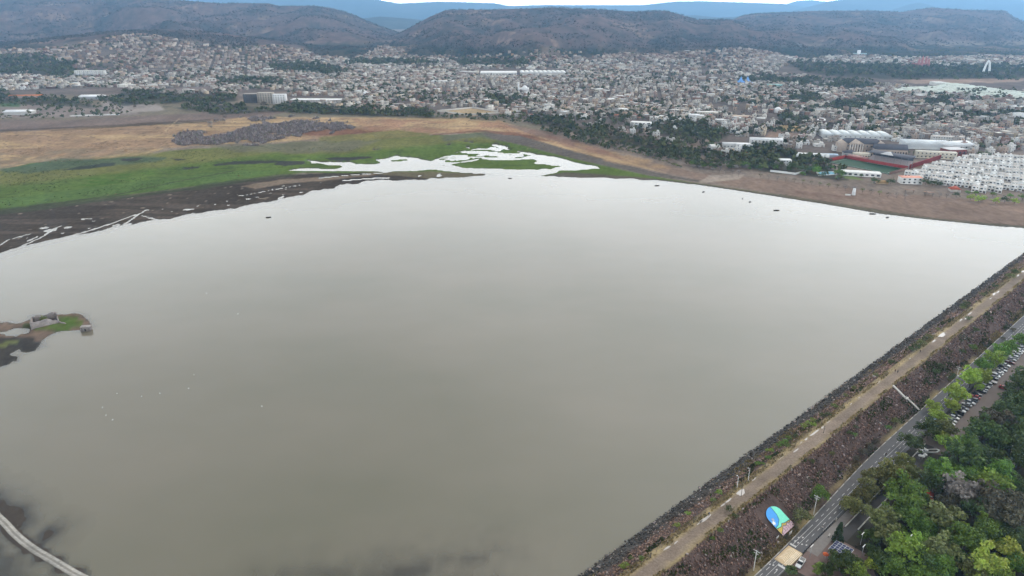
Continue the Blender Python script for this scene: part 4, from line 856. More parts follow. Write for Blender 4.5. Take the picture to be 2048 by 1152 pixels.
def trunk(kind, thin=False):
    key = (kind in ('cone', 'palm', 'column'), thin)
    if key not in TRUNKS:
        L = []
        for v in range(3):
            r_ = random.Random(v + 5); mb = MB(); c = (.11, .085, .065) if not thin else (.14, .115, .10)
            top = 1.1 if key[0] else .62
            mb.tube([(0, 0, -.05), (r_.uniform(-.03, .03), r_.uniform(-.03, .03), top * .5), (r_.uniform(-.06, .06), r_.uniform(-.06, .06), top)], [.055, .042, .028], 7, c)
            if not key[0]:
                for k in range(7):
                    a = k * 2.4 + v; z0 = r_.uniform(.3, .6); l = r_.uniform(.3, .55)
                    mb.tube([(0, 0, z0), (math.cos(a) * l * .5, math.sin(a) * l * .5, z0 + .22), (math.cos(a) * l, math.sin(a) * l, z0 + r_.uniform(.35, .6))], [.026, .017, .006], 5, c)
            L.append(mb.mesh('trunk', BARK))
        TRUNKS[key] = L
    return random.choice(TRUNKS[key])
TREES_XY = []
LOOKS = {'green': 'leafy mid-green tree', 'bright': 'bright fresh-green tree', 'lime': 'lime-green feathery tree', 'yellow': 'yellow-green loose-crowned tree', 'dark': 'dark green dense tree', 'teal': 'blue-green dense tree', 'olive': 'olive loose-crowned tree',
         'fluffy': 'olive-tan shaggy tree', 'brown': 'brownish dull-leaved tree', 'grey': 'grey leafless twiggy tree', 'cone': 'dark conical conifer', 'column': 'narrow yellow-green columnar tree', 'palm': 'feathery palm-like tree'}
NAMES = {'cone': 'conifer', 'palm': 'palm_tree'}
def tree(x, y, zg, rad, kind, look=None, group='park trees', hgt=None, nl=1900, label=None, cat='tree', name=None):
    """crown radius rad; hgt = total height"""
    squash = {'flat': .5}.get(kind, 1.0)
    H_ = hgt or (rad * (1.75 if TREE_KINDS[kind][0] in ('round', 'loose', 'weep') else 3.4))
    o = link(name or NAMES.get(kind, 'tree'), None, None, (x, y, zg), random.uniform(0, 6.28)); o.empty_display_size = .5
    c0 = TREE_KINDS[kind][0]
    up = {'cone': 1.15 * rad * 1.05, 'column': rad * 1.25, 'palm': 2.4 * rad}.get(c0, H_ - .92 * rad)
    cr = link('crown', crowns(kind, nl), o, (0, 0, up), random.uniform(0, 6.28), (rad * random.uniform(.92, 1.08), rad * random.uniform(.92, 1.08), rad * random.uniform(.9, 1.08)))
    tk = link('trunk', trunk(c0, kind == 'grey'), o, (0, 0, 0), random.uniform(0, 6.28), (rad * .9, rad * .9, max(up, rad * .8)))
    TREES_XY.append((x, y, rad))
    if label: tag(o, label, cat, group)
    else:
        px, py = proj(x, y, zg + up); later(o, look or LOOKS[kind], cat, group, px, py)
    return o
def tree_px(px, py, rpx, kind, **k):
    """a tree whose crown shows at (px, py) with radius rpx in the photograph"""
    zg = ZR; r = 5.0; c0 = TREE_KINDS[kind][0]
    for _ in range(5):
        zc = zg + r * {'cone': 1.25, 'column': 1.25, 'palm': 2.4}.get(c0, .83); x, y, _z = at(px, py, zc); r = .84 * rpx * math.sqrt(x * x + y * y + (CAMZ - zc) ** 2) / F
    return tree(x, y, zg, r, kind, **({'hgt': r * 2.7} if c0 == 'palm' else {}), **k)
PARK = '''1703 1011 23 fluffy|1722 991 20 fluffy|1738 972 24 fluffy|1752 953 26 fluffy|1777 945 28 fluffy|1798 950 26 fluffy|1809 924 22 fluffy|1820 948 20 olive|1678 1066 17 cone
1825 886 22 teal|1858 862 22 dark|1898 891 23 bright|1937 884 18 bright|1934 914 36 dark|2010 888 28 dark|1968 866 36 dark|2026 862 32 dark|1890 951 38 green|1864 966 28 teal|1864 932 16 green|1979 962 29 bright|2002 950 28 green|2023 970 22 teal|2041 922 25 dark
1809 982 34 green|1830 962 14 olive|1921 986 34 grey|1898 1010 24 brown|1955 983 20 grey|1987 1010 38 brown|2013 1036 36 brown|2040 1008 28 brown|1815 1020 36 green|1760 1040 30 olive|1778 1074 28 olive|1825 1042 28 green|1875 1034 36 olive|1964 1045 17 column|1911 1060 21 bright
1929 1086 34 green|1976 1076 32 green|2028 1081 30 teal|1882 1102 34 olive|1809 1105 34 bright|1832 1084 26 bright|1765 1125 24 dark|1744 1130 16 yellow|1680 1125 26 dark|1718 1148 22 bright|1702 1124 24 dark|1971 1130 34 yellow|2010 1106 30 yellow|1945 1142 24 olive|1882 1140 28 green|1921 1122 20 teal|2036 1134 26 green|1636 1138 13 column|1582 1142 17 palm|1652 1142 18 dark
1876 834 19 lime|1864 812 15 lime|1912 788 23 lime|1903 812 17 lime|1943 758 24 lime|1964 754 18 lime|1969 731 17 green|1988 720 19 bright|2002 706 19 green|2021 694 16 green|2042 681 15 green|1892 858 20 olive|1870 852 18 dark|1882 872 14 yellow
2054 760 26 teal|2042 782 27 dark|2028 800 20 teal|1992 832 24 dark|1968 852 22 dark|2014 822 27 teal|2040 816 30 dark|2034 838 34 dark|1994 848 34 brown|1700 1004 14 fluffy|1960 905 26 teal|1990 920 28 dark|1952 1022 28 teal|1850 1060 26 green|1900 1075 22 olive|2000 1060 26 dark|1850 1125 26 teal|1905 1110 20 green|1790 1140 26 green|1995 1150 26 bright|1935 950 26 green|1840 1000 20 teal|1795 1060 18 green|1740 1075 20 dark|1835 1150 24 green|1985 985 22 green|1860 1150 22 bright|2045 1050 26 brown|1915 935 20 teal|1700 1150 20 dark|1748 1105 16 dark'''
for q in PARK.replace('\n', '|').split('|'):
    a = q.split(); tree_px(float(a[0]), float(a[1]), float(a[2]), a[3])
# the wood goes on outside the frame and behind the crowns
def fill_wood():
    n = 0; tries = 0
    while n < 45 and tries < 4000:
        tries += 1; s = random.uniform(150, 520); t = random.uniform(-56, 25)
        if (s > 285 and t < -44) or (188 < s < 222 and t < -52): continue
        x, y = st2xy(s, t); r = random.uniform(3.0, 4.8)
        if y < 110 or min((math.hypot(x - a, y - b) - (r + c) * .62) for a, b, c in TREES_XY) < 0: continue
        px, py = proj(x, y, ZR + 5)
        if px > 2250 or py > 1330: continue
        k = random.choice(['green', 'dark', 'dark', 'teal', 'olive', 'brown', 'bright']); tree(x, y, ZR, r, k); n += 1
fill_wood()
LANDMARKS.update({'silver solar canopy': (1682, 1098), 'red-roofed stall': (1850, 990), 'white planter kerb': (1857, 905), 'red parked car': (1952, 796), 'blue mural panel': (1560, 1040), 'concrete dam stairs': (1810, 796), 'ruined stone house': (90, 640)})
# bushes and small trees on the dam
def bush_proto(kind):
    return crowns(kind, 700, 2)
def bush(px, py, rpx, kind, z=ZC, name='bush', hs=.8):
    x, y, _ = at(px, py, z); s, t = xy2st(x, y); zz = float(dam_z(s, t)); x, y, _ = at(px, py, zz); s, t = xy2st(x, y); zz = float(dam_z(s, t))
    r = rpx * math.sqrt(x * x + y * y + CAMZ ** 2) / F
    o = link(name, None, None, (x, y, zz), random.uniform(0, 6)); link('foliage', bush_proto(kind), o, (0, 0, r * .5), 0, (r, r, r * hs)); st_ = MB()
    if 'stem_mesh' not in MATS:
        for k in range(4): a = k * 1.6; st_.tube([(0, 0, -.2), (math.cos(a) * .15, math.sin(a) * .15, .25), (math.cos(a) * .35, math.sin(a) * .35, .6)], [.05, .035, .015], 5, (.10, .08, .06))
        MATS['stem_mesh'] = st_.mesh('stem', BARK)
    link('stem', MATS['stem_mesh'], o, (0, 0, 0), 0, r)
    later(o, {'bright': 'small bright-green bush', 'green': 'small green bush', 'teal': 'blue-green bush', 'dark': 'small dark-green bush', 'olive': 'olive scrubby bush', 'brown': 'brown dry bush'}[kind], 'bush', 'bushes on the dam', px, py); return o
for q in '''1252 1132 7 bright|1244 1134 6 bright|1282 1119 6 green|1262 1117 5 green|1354 1053 7 bright|1376 1028 6 bright|1426 1002 6 green|1438 986 7 bright|1515 929 6 green|1526 929 4 green|1537 918 6 green|1534 900 4 bright|1543 901 5 bright|1557 893 6 green|1563 888 6 green|1570 884 6 green|1577 878 7 green|1573 893 6 green|1591 874 5 dark|1608 854 7 bright|1616 847 6 bright|1626 842 6 bright|1627 852 6 bright|1645 833 7 dark|1656 831 6 dark|1668 815 7 green|1690 792 5 olive|1708 777 5 olive|1752 752 5 olive|1822 702 7 dark|1832 697 8 dark|1842 690 8 olive|1850 682 7 dark|1858 676 6 olive|1928 615 7 dark|1935 610 6 dark|1965 592 5 olive|1988 575 6 dark|2020 556 7 olive|2030 548 7 dark|1925 618 5 olive|1875 660 4 olive'''.split('|'):
    a = q.split(); bush(float(a[0]), float(a[1]), float(a[2]), a[3], ZC)
for q in '''1600 1043 18 olive|1512 1116 9 teal|1532 1112 8 brown|1574 1080 8 brown|1590 1060 7 brown|1459 1022 9 dark|1470 1034 7 dark|1625 919 6 teal|1700 862 6 dark|1708 868 6 green|1665 905 5 olive|1712 850 5 teal|1780 730 7 dark|1880 735 8 dark|1872 746 7 teal|1925 706 6 dark|1945 700 7 green|1935 640 6 dark|1952 660 6 dark|1775 862 7 green|1790 850 8 olive|1725 912 10 brown|1738 901 9 brown|1750 890 8 brown|1712 925 8 brown|1860 805 5 brown|1905 755 6 teal|1899 760 6 teal|1985 705 5 brown|2005 680 5 brown|2025 662 5 brown|1485 1150 8 brown|1440 1060 6 green|1425 1075 5 green'''.split('|'):
    a = q.split(); bush(float(a[0]), float(a[1]), float(a[2]), a[3], 0.0)
tree_px(1640, 990, 20, 'green', label='green round tree at the dam foot beside the utility pole', group=None)

# ================================================================== cars
CARP = attrmat('car_paint', .3, .04, (.5, 2), spec=.5); GLASS = plain('car_glass', (.02, .022, .026), .12, .2, 1, spec=.6); TYRE = plain('tyre', (.02, .02, .02), .9, .2, 2); LAMP = plain('lamp_glass', (.6, .58, .52), .2, .1, 2)
def wheel_mesh():
    mb = MB(); n = 10; V = []
    for y in (-.11, .11): V += [(.32 * math.cos(2 * math.pi * k / n), y, .32 * math.sin(2 * math.pi * k / n)) for k in range(n)]
    mb.add(V + [(0, -.11, 0), (0, .11, 0)], [(k, (k + 1) % n, n + (k + 1) % n, n + k) for k in range(n)], [((k + 1) % n, k, 2 * n) for k in range(n)] + [(n + k, n + (k + 1) % n, 2 * n + 1) for k in range(n)], c=(.02, .02, .02)); return mb.mesh('wheel', TYRE)
WHEEL = wheel_mesh(); CARM = {}
def car_meshes(kind, colr):
    key = (kind, colr)
    if key in CARM: return CARM[key]
    L, W = {'sedan': (4.4, 1.76), 'hatch': (4.0, 1.74), 'suv': (4.6, 1.86), 'pickup': (5.2, 1.86), 'van': (4.9, 1.9)}[kind]; hz = {'sedan': .86, 'hatch': .9, 'suv': 1.02, 'pickup': 1.0, 'van': 1.1}[kind]
    roof = {'sedan': 1.42, 'hatch': 1.48, 'suv': 1.72, 'pickup': 1.72, 'van': 1.95}[kind]
    mb = MB(); a, b = L / 2, W / 2
    # body from cross sections along x: (x, half width, z low, z high)
    sec = [(-a, b * .86, .42, hz * .86), (-a + .25, b * .97, .28, hz * .98), (-a * .3, b, .25, hz), (a * .35, b, .25, hz), (a - .35, b * .95, .28, hz * .86), (a, b * .8, .40, hz * .66)]
    V = []; Q = []
    for x, w, z0, z1 in sec: V += [(x, -w, z0), (x, -w, z1 - .1), (x, -w + .12, z1), (x, w - .12, z1), (x, w, z1 - .1), (x, w, z0)]
    for k in range(5):
        for j in range(6): Q.append((k * 6 + j, (k + 1) * 6 + j, (k + 1) * 6 + (j + 1) % 6, k * 6 + (j + 1) % 6))
    mb.add(V, Q + [(0, 1, 4, 5), (1, 2, 3, 4), (30, 35, 34, 31), (31, 34, 33, 32)], c=colr)
    c0, c1 = {'sedan': (-a * .78, a * .38), 'hatch': (-a * .95, a * .40), 'suv': (-a * .94, a * .40), 'pickup': (-a * .12, a * .50), 'van': (-a * .96, a * .62)}[kind]
    w0, w1 = b * .93, b * .76; f0, f1 = c0 + (.55 if kind == 'sedan' else .25), c1 - .75
    rf = MB(); rf.add([(f0, -w1, roof), (f1, -w1, roof), (f1, w1, roof), (f0, w1, roof), (f0, -w1 - .04, roof - .09), (f1, -w1 - .04, roof - .09), (f1, w1 + .04, roof - .09), (f0, w1 + .04, roof - .09)], [(0, 1, 2, 3), (4, 5, 1, 0), (5, 6, 2, 1), (6, 7, 3, 2), (7, 4, 0, 3)], c=colr)
    gl = MB(); gl.add([(c0, -w0, hz - .03), (c1, -w0, hz - .03), (c1, w0, hz - .03), (c0, w0, hz - .03), (f0 + .02, -w1, roof - .08), (f1 - .02, -w1, roof - .08), (f1 - .02, w1, roof - .08), (f0 + .02, w1, roof - .08)], [(0, 1, 5, 4), (1, 2, 6, 5), (2, 3, 7, 6), (3, 0, 4, 7)], c=(.02, .02, .02))
    if kind == 'pickup':
        mb.box(-a + .1, -b + .14, hz - .02, c0 - .1, b - .14, hz + .02, c=(.03, .03, .03)); mb.box(-a + .05, -b + .03, hz - .02, c0 - .05, -b + .14, hz + .08, c=colr); mb.box(-a + .05, b - .14, hz - .02, c0 - .05, b - .03, hz + .08, c=colr); mb.box(-a + .0, -b + .1, hz - .04, -a + .12, b - .1, hz + .08, c=colr)
    hl = MB(); hl.box(a - .16, -.16, hz * .58, a - .02, .16, hz * .72, c=(.6, .6, .6))
    CARM[key] = (mb.mesh('body', CARP), rf.mesh('roof', CARP), gl.mesh('windows', GLASS), hl.mesh('headlight', LAMP), a, b); return CARM[key]
CARCOL = {'white': (.68, .68, .67), 'silver': (.38, .39, .40), 'grey': (.14, .145, .15), 'black': (.018, .018, .02), 'red': (.42, .03, .025), 'blue': (.04, .07, .15), 'maroon': (.13, .03, .03)}
def car(s, t, z, rz, kind, colname, label, group=None):
    bo, ro, gl, hl, a, b = car_meshes(kind, CARCOL[colname]); x, y = st2xy(s, t); o = thing({'pickup': 'pickup_truck', 'van': 'van'}.get(kind, 'car'), label, 'pickup' if kind == 'pickup' else 'van' if kind == 'van' else 'car', (x, y, z), rz, group)
    link('body', bo, o); link('roof', ro, o); link('windows', gl, o)
    for sx in (-.62, .62):
        for sy in (-1, 1): link('wheel', WHEEL, o, (sx * a, sy * (b - .12), .32))
    for sy in (-1, 1): link('headlight', hl, o, (0, sy * b * .62, 0))
    return o
car(192.2, -71.2, ZR + .04, DAMROT + math.pi + .12, 'pickup', 'white', 'white pickup truck with dark bed standing beside the raised crossing')
row = [(1892, 843, 'suv', 'white'), (1898, 838, 'sedan', 'silver'), (1906, 833, 'hatch', 'white'), (1913, 829, 'sedan', 'black'), (1917, 825, 'suv', 'black'), (1919, 819, 'suv', 'white'), (1926, 815, 'hatch', 'grey'), (1936, 809, 'sedan', 'silver'), (1940, 804, 'suv', 'silver'), (1947, 799, 'suv', 'grey'), (1952, 793, 'sedan', 'red'), (1958, 788, 'sedan', 'black'), (1966, 782, 'suv', 'black'), (1969, 778, 'sedan', 'grey'),
       (1973, 772, 'hatch', 'white'), (1978, 770, 'van', 'silver'), (1988, 764, 'pickup', 'silver'), (1990, 756, 'suv', 'black'), (1995, 752, 'van', 'white'), (1999, 747, 'sedan', 'white'), (2002, 743, 'hatch', 'silver'), (2005, 739, 'sedan', 'silver'), (2009, 735, 'suv', 'black'), (2014, 730, 'sedan', 'white'), (2022, 724, 'pickup', 'maroon'), (2025, 718, 'sedan', 'silver'), (2029, 714, 'suv', 'white'), (2033, 709, 'hatch', 'silver'), (2037, 704, 'sedan', 'white'), (2042, 701, 'hatch', 'white'), (2047, 697, 'suv', 'silver'), (2054, 692, 'sedan', 'white'), (2061, 687, 'sedan', 'grey'), (2070, 681, 'suv', 'white')]
cnt = 0; lasts = None
for k, (px, py, kind, cn) in enumerate(row):
    x, y, _ = at(px, py, ZR + .8); s, t = xy2st(x, y)
    if lasts is not None and s - lasts < 2.35: s = lasts + 2.35
    lasts = s
    look = {'suv': 'tall', 'sedan': 'low', 'hatch': 'small', 'van': 'boxy', 'pickup': 'long'}[kind]; kd = {'pickup': 'pickup', 'van': 'van'}.get(kind, 'car')
    lab = 'bright red car parked in the row of cars' if cn == 'red' else f'{look} {cn} {kd}, {NUM[k]} in the parked row counted from the near end'
    car(s, -69.0 + random.uniform(-.35, .35), ZR + .04, DAMROT - math.pi / 2 + math.pi * (random.random() < .35) + random.uniform(-.06, .06), kind, cn, lab, 'cars parked in the row by the lot')
for i, (px, py, kind, cn, lab) in enumerate(((2007, 775, 'hatch', 'red', 'small red and white car parked under the dark trees of the lot'), (1921, 880, 'hatch', 'white', 'small white car at the near end of the dirt lot'), (1945, 872, 'suv', 'grey', 'grey car parked under trees at the lot edge'), (1951, 874, 'sedan', 'black', 'black car parked under trees at the lot edge'))):
    x, y, _ = at(px, py, ZR + .7); s, t = xy2st(x, y); car(s, t, ZR + .04, DAMROT - math.pi / 2 + .3 * i, kind, cn, lab)
# ================================================================== small things on the dam, road and plaza
WOOD = plain('weathered_wood', (.17, .13, .10), .9, .25, 3); STEEL = plain('galvanised_steel', (.42, .43, .43), .5, .15, 2, metal=.3); DARKM = plain('dark_metal', (.05, .05, .052), .6, .2, 2)
WHITEP = plain('white_paint', (.66, .66, .64), .7, .12, 1.2); OBJ = attrmat('painted', .8, .1, (.5, 3), spec=.06); REDR = plain('red_canvas', (.42, .055, .03), .8, .15, 1)
def dpos(px, py, z0=None):
    """point of the dam / road surface under a photograph pixel"""
    z = 2.0
    for _ in range(8):
        x, y, _q = at(px, py, z); s, t = xy2st(x, y); z = float(dam_z(s, t)) if t < -80 else ZR
    return x, y, z, s, t
# mural painted on a concrete panel that lies on the outer face
def mural():
    s0, s1 = 199.2, 207.6; f = float(foot(203)); tl, tt = f - 1.6, -90.3        # low and top edges
    x, y = st2xy(s0, tl); z0 = float(dam_z(203, tl)); zt = float(dam_z(203, tt))
    U = Vector((DV[0], DV[1], 0)); W = Vector((NV[0] * (tt - tl), NV[1] * (tt - tl), zt - z0)); H_ = W.length; W.normalize(); N_ = U.cross(W) * 1
    if N_.z < 0: N_ = -N_
    o = thing('mural_panel', 'arched mural panel painted blue, turquoise, ochre and pink on the dam face', 'mural', (x, y, z0))
    Wd = s1 - s0
    def w3(u, v, h): p = U * u + W * v + N_ * (.42 + h); return (p.x, p.y, p.z)
    def outline(n=26):
        L = [(Wd, 0), (Wd, H_ * .68)] + [(Wd / 2 + Wd / 2 * math.cos(a), H_ * .68 + H_ * .32 * math.sin(a)) for a in np.linspace(0, math.pi, n)[1:-1]] + [(0, H_ * .68), (0, 0)]
        return L
    cm = attrmat('mural_paint', .8, .07, (.4, 2))
    def poly(name, P, h, c, parent):
        mb = MB(); bm = bmesh.new(); f_ = bm.faces.new([bm.verts.new(w3(u, v, h)) for u, v in P]); bm.normal_update(); bmesh.ops.triangulate(bm, faces=[f_], ngon_method='EAR_CLIP'); bm.normal_update()
        me = bpy.data.meshes.new(name); bm.to_mesh(me); bm.free(); a = me.attributes.new('Col', 'FLOAT_COLOR', 'FACE'); a.data.foreach_set('color', [v for _ in me.polygons for v in (*c, 1)]); me.materials.append(cm); return link(name, me, parent)
    OL = outline(); slab = MB(); n = len(OL); slab.add([w3(u, v, -.6) for u, v in OL] + [w3(u, v, 0) for u, v in OL], [(i, (i + 1) % n, n + (i + 1) % n, n + i) for i in range(n)], c=(.10, .08, .07)); link('slab', slab.mesh('slab', OBJ), o)
    poly('field', OL, .0, (.08, .33, .74), o)
    def arch_v(u): k = (u - Wd / 2) / (Wd / 2); return H_ * .68 + H_ * .32 * math.sqrt(max(0, 1 - k * k))
    teal = [(Wd, H_ * .22), (Wd, H_ * .68)] + [(u, arch_v(u) - .02) for u in np.linspace(Wd * .995, Wd * .62, 8)] + [(Wd * .62, H_ * .84), (Wd * .60, H_ * .66), (Wd * .50, H_ * .48), (Wd * .22, H_ * .36), (0, H_ * .34), (0, H_ * .30), (Wd * .3, H_ * .24), (Wd * .6, H_ * .30)]
    poly('turquoise_area', teal, .012, (.20, .70, .52), o)
    och = [(0, H_ * .30), (Wd * .3, H_ * .25), (Wd * .45, H_ * .33), (Wd * .6, H_ * .28), (Wd, H_ * .24), (Wd, H_ * .08), (0, H_ * .02)]
    poly('ochre_area', och, .022, (.52, .38, .10), o)
    pink = [(0, 0), (Wd, 0), (Wd, H_ * .17)] + [(u * Wd, H_ * (.17 + .07 * abs(math.sin(u * 11)))) for u in np.linspace(.95, .3, 16)] + [(Wd * .16, H_ * .12), (0, H_ * .06)]
    poly('pink_area', pink, .032, (.58, .40, .44), o)
    def ring(cx, cy, r, k=10): return [(cx + r * math.cos(a), cy + r * math.sin(a)) for a in np.linspace(0, 6.283, k, endpoint=False)]
    poly('disc', ring(Wd * .20, H_ * .60, .62), .03, (.45, .33, .30), o); poly('disc_center', ring(Wd * .20, H_ * .60, .4), .04, (.30, .42, .62), o)
    star = []
    for k in range(14): r = (1.15 if k % 2 == 0 else .5); a = k * math.pi / 7; star.append((max(-.5, Wd * .10 + r * math.cos(a)), H_ * .50 + r * .9 * math.sin(a)))
    poly('white_figure', star, .05, (.78, .78, .76), o)
    def outl(P, h, wd=.09):
        mb = MB()
        for a, b in zip(P[:-1], P[1:]):
            d = Vector((b[0] - a[0], b[1] - a[1])); l = d.length
            if l < 1e-4: continue
            q = Vector((-d.y, d.x)) / l * wd; mb.add([w3(a[0] + q.x, a[1] + q.y, h), w3(a[0] - q.x, a[1] - q.y, h), w3(b[0] - q.x, b[1] - q.y, h), w3(b[0] + q.x, b[1] + q.y, h)], [(0, 1, 2, 3)], c=(.03, .05, .06))
        link('outline', mb.mesh('outline', cm), o)
    outl(teal[9:-3], .06, .07); outl(och[:5], .062); outl(pink[3:], .064)
    for k in range(5): outl([(Wd * (.3 + .15 * k), H_ * .2), (Wd * (.36 + .15 * k), H_ * .12), (Wd * (.30 + .15 * k), H_ * .04)], .066, .06)
mural()
# people: one continuous skinned body each
PM = attrmat('person', .85, .08, (2, 8))
def person_mesh(shirt, legs, hair, stride=.28, key=0):
    bm_ = bpy.data.meshes.new('person_skel'); V = []; E = []; Rr = []
    def v(p, r, par=None):
        V.append(p); Rr.append(r)
        if par is not None: E.append((par, len(V) - 1))
        return len(V) - 1
    pel = v((0, 0, .95), .15); ab = v((0, 0, 1.12), .14, pel); ch = v((.02, 0, 1.33), .16, ab); nk = v((.03, 0, 1.5), .06, ch); hd = v((.05, 0, 1.60), .10, nk); v((.05, 0, 1.72), .085, hd)
    for sy in (-1, 1):
        sh = v((.02, sy * .19, 1.40), .07, ch); el = v((-sy * .10, sy * .25, 1.14), .05, sh); wr = v((-sy * .16 + .12, sy * .24, .92), .038, el); v((-sy * .16 + .16, sy * .23, .83), .03, wr)
        hp = v((0, sy * .10, .88), .10, pel); kn = v((sy * stride * .6 + .05, sy * .10, .48), .075, hp); an = v((sy * stride, sy * .10, .09), .05, kn); v((sy * stride + .17, sy * .11, .04), .04, an)
    bm_.from_pydata(V, E, []); o = bpy.data.objects.new('skel', bm_); COL.objects.link(o); sk = o.modifiers.new('skin', 'SKIN')
    for i, d in enumerate(bm_.skin_vertices[0].data): d.radius = (Rr[i], Rr[i]); d.use_root = (i == 0)
    o.modifiers.new('sub', 'SUBSURF').levels = 1
    dg = bpy.context.evaluated_depsgraph_get(); me = bpy.data.meshes.new_from_object(o.evaluated_get(dg)); bpy.data.objects.remove(o); me.name = 'person'
    C = []
    for p in me.polygons:
        z = p.center.z; x, y = p.center.x, p.center.y
        c = hair if z > 1.66 or (z > 1.55 and x < .03) else (.32, .19, .13) if z > 1.45 or (z < .98 and abs(y) > .19) else shirt if z > .93 else legs if z > .1 else (.04, .04, .04); C += [*c, 1]
    a = me.attributes.new('Col', 'FLOAT_COLOR', 'FACE'); a.data.foreach_set('color', C); me.materials.append(PM); return me
for k, (px, py, z, sh, lg, rz, lab) in enumerate(((1771, 912, ZR, (.02, .02, .022), (.02, .02, .02), DAMROT, 'person in black walking on the road beside the shaggy trees'), (1711, 982, ZR, (.03, .03, .035), (.03, .03, .04), DAMROT + math.pi, 'person in dark clothes at the road edge by the first shaggy tree'),
        (1644, 1059, ZR, (.55, .53, .5), (.06, .06, .07), DAMROT, 'person in a white top walking on the road opposite the conifer'), (1790, 744, ZC, (.12, .04, .04), (.03, .03, .04), DAMROT, 'person in dark red walking on the dam path above the stairs'), (1795, 746, ZC, (.05, .05, .07), (.03, .03, .03), DAMROT, 'person in dark clothes following another on the dam path'),
        (1840, 705, ZC, (.06, .06, .07), (.03, .03, .04), DAMROT + math.pi, 'lone person in dark clothes farther along the dam path'), (1711, 1097, ZR, (.03, .03, .03), (.03, .03, .03), 1.0, 'person in black standing right of the solar canopy'), (1418, 1031, ZC, (.10, .12, .16), (.04, .04, .05), DAMROT, 'person walking beside the long puddle on the near dam path'), (2037, 676, ZR, (.3, .05, .05), (.03, .03, .03), DAMROT, 'person in red on the far stretch of road'))):
    x, y, _ = at(px, py, z + .1); o = link('person', person_mesh(sh, lg, (.02, .016, .013), .18 + .12 * (k % 3)), None, (x, y, z + (.05 if z < 0 else .02)), rz); tag(o, lab, 'person')
# cyclist: bicycle plus rider
def cyclist(px, py):
    x, y, _ = at(px, py, ZR + .5); mb = MB(); t = thing('bicycle', 'dark bicycle ridden along the road near the lime trees', 'bicycle', (x, y, ZR + .05), DAMROT)
    def ring(cx):
        m = MB(); m.tube([(cx + .33 * math.cos(a), 0, .34 + .33 * math.sin(a)) for a in np.linspace(0, 6.283, 15)], [.025] * 15, 5, (.03, .03, .03), cap=False); return m.mesh('wheel', TYRE)
    link('wheel', ring(-.5), t); link('wheel', ring(.5), t)
    for a, b in (((-.5, 0, .34), (-.1, 0, .35)), ((-.1, 0, .35), (-.2, 0, .85)), ((-.2, 0, .8), (.38, 0, .85)), ((-.1, 0, .35), (.38, 0, .8)), ((.38, 0, .98), (.5, 0, .34))): mb.tube([a, b], [.025, .025], 5, (.05, .05, .06))
    link('frame', mb.mesh('frame', DARKM), t); mb = MB(); mb.box(-.34, -.08, .86, -.08, .08, .93, c=(.03, .03, .03)); link('saddle', mb.mesh('saddle', DARKM), t); mb = MB(); mb.tube([(.36, -.26, 1.02), (.36, .26, 1.02)], [.02, .02], 5); link('handlebar', mb.mesh('handlebar', DARKM), t)
    V = person_mesh((.6, .6, .58), (.04, .04, .05), (.03, .03, .03), .12); r = link('person', V, None, (x - .15 * DV[0], y - .15 * DV[1], ZR + .12), DAMROT); tag(r, 'rider in a white shirt on the dark bicycle', 'person')
cyclist(1897, 790)
# poles with lamps on the dam path, timber posts with wire
def lamp_pole(px, py, h, label, arm=True):
    x, y, z, s, t = dpos(px, py); o = thing('lamp_pole', label, 'lamp pole', (x, y, z), DAMROT)
    mb = MB(); mb.tube([(0, 0, -.2), (0, 0, h)], [.10, .06], 6, (.5, .5, .5)); link('pole', mb.mesh('pole', WHITEP if arm else DARKM), o)
    if arm: mb = MB(); mb.tube([(0, 0, h - .05), (0, .5, h + .05)], [.045, .03], 5); mb.box(-.12, .4, h, .12, .9, h + .12, c=(.6, .6, .6)); link('lamp_head', mb.mesh('lamp_head', WHITEP), o)
    else: mb = MB(); mb.blob((0, 0, h + .12), (.16, .16, .16)); link('lamp_globe', mb.mesh('lamp_globe', DARKM), o)
lamp_pole(1474, 975, 5.0, 'pale slim lamp pole beside the large path puddle, left one', True); lamp_pole(1496, 962, 5.5, 'pale slim lamp pole beside the path fence, right one', True); lamp_pole(1482, 993, 4.2, 'dark thin post standing in the large path puddle', False)
lamp_pole(1301, 1115, 3.0, 'dark post on the near path edge by the fence', False); lamp_pole(1387, 1046, 2.8, 'dark post on the path edge by the long puddle', False); lamp_pole(1463, 988, 2.6, 'dark post left of the large puddle', False); lamp_pole(1530, 935, 2.8, 'dark post by the pair of green bushes', False); lamp_pole(1590, 892, 2.8, 'dark post by the row of green bushes', False); lamp_pole(1643, 848, 3.0, 'dark post by the dark bushes', False); lamp_pole(1647, 866, 3.2, 'dark post at the dam-face side of the path', False)
def fence():
    o = thing('wire_fence', 'low timber post and wire fence along the lake side of the path', 'fence', (*st2xy(130, -102), ZC), 0); pm = MB(); pm.tube([(0, 0, -.2), (.02, .01, 1.15)], [.075, .06], 5, (.2, .16, .12)); pm = pm.mesh('post', WOOD); mb = MB(); pts = []
    s = 130.0
    while s < 560:
        t = -102.0 + .25 * math.sin(s * .06) + random.uniform(-.08, .08); x, y = st2xy(s, t); z = ZC; l = o.location
        p = link('post', pm, o, (x - l.x, y - l.y, 0), random.random() * 6); p.rotation_euler = (random.uniform(-.1, .1), random.uniform(-.1, .1), 0); pts.append((x - l.x, y - l.y)); s += 3.2
    for z in (.4, .75, 1.05):
        for a, b in zip(pts[:-1], pts[1:]): mb.tube([(*a, z), (*b, z)], [.022, .022], 4, (.3, .25, .2), cap=False)
    link('wire', mb.mesh('wire', WOOD), o)
fence()
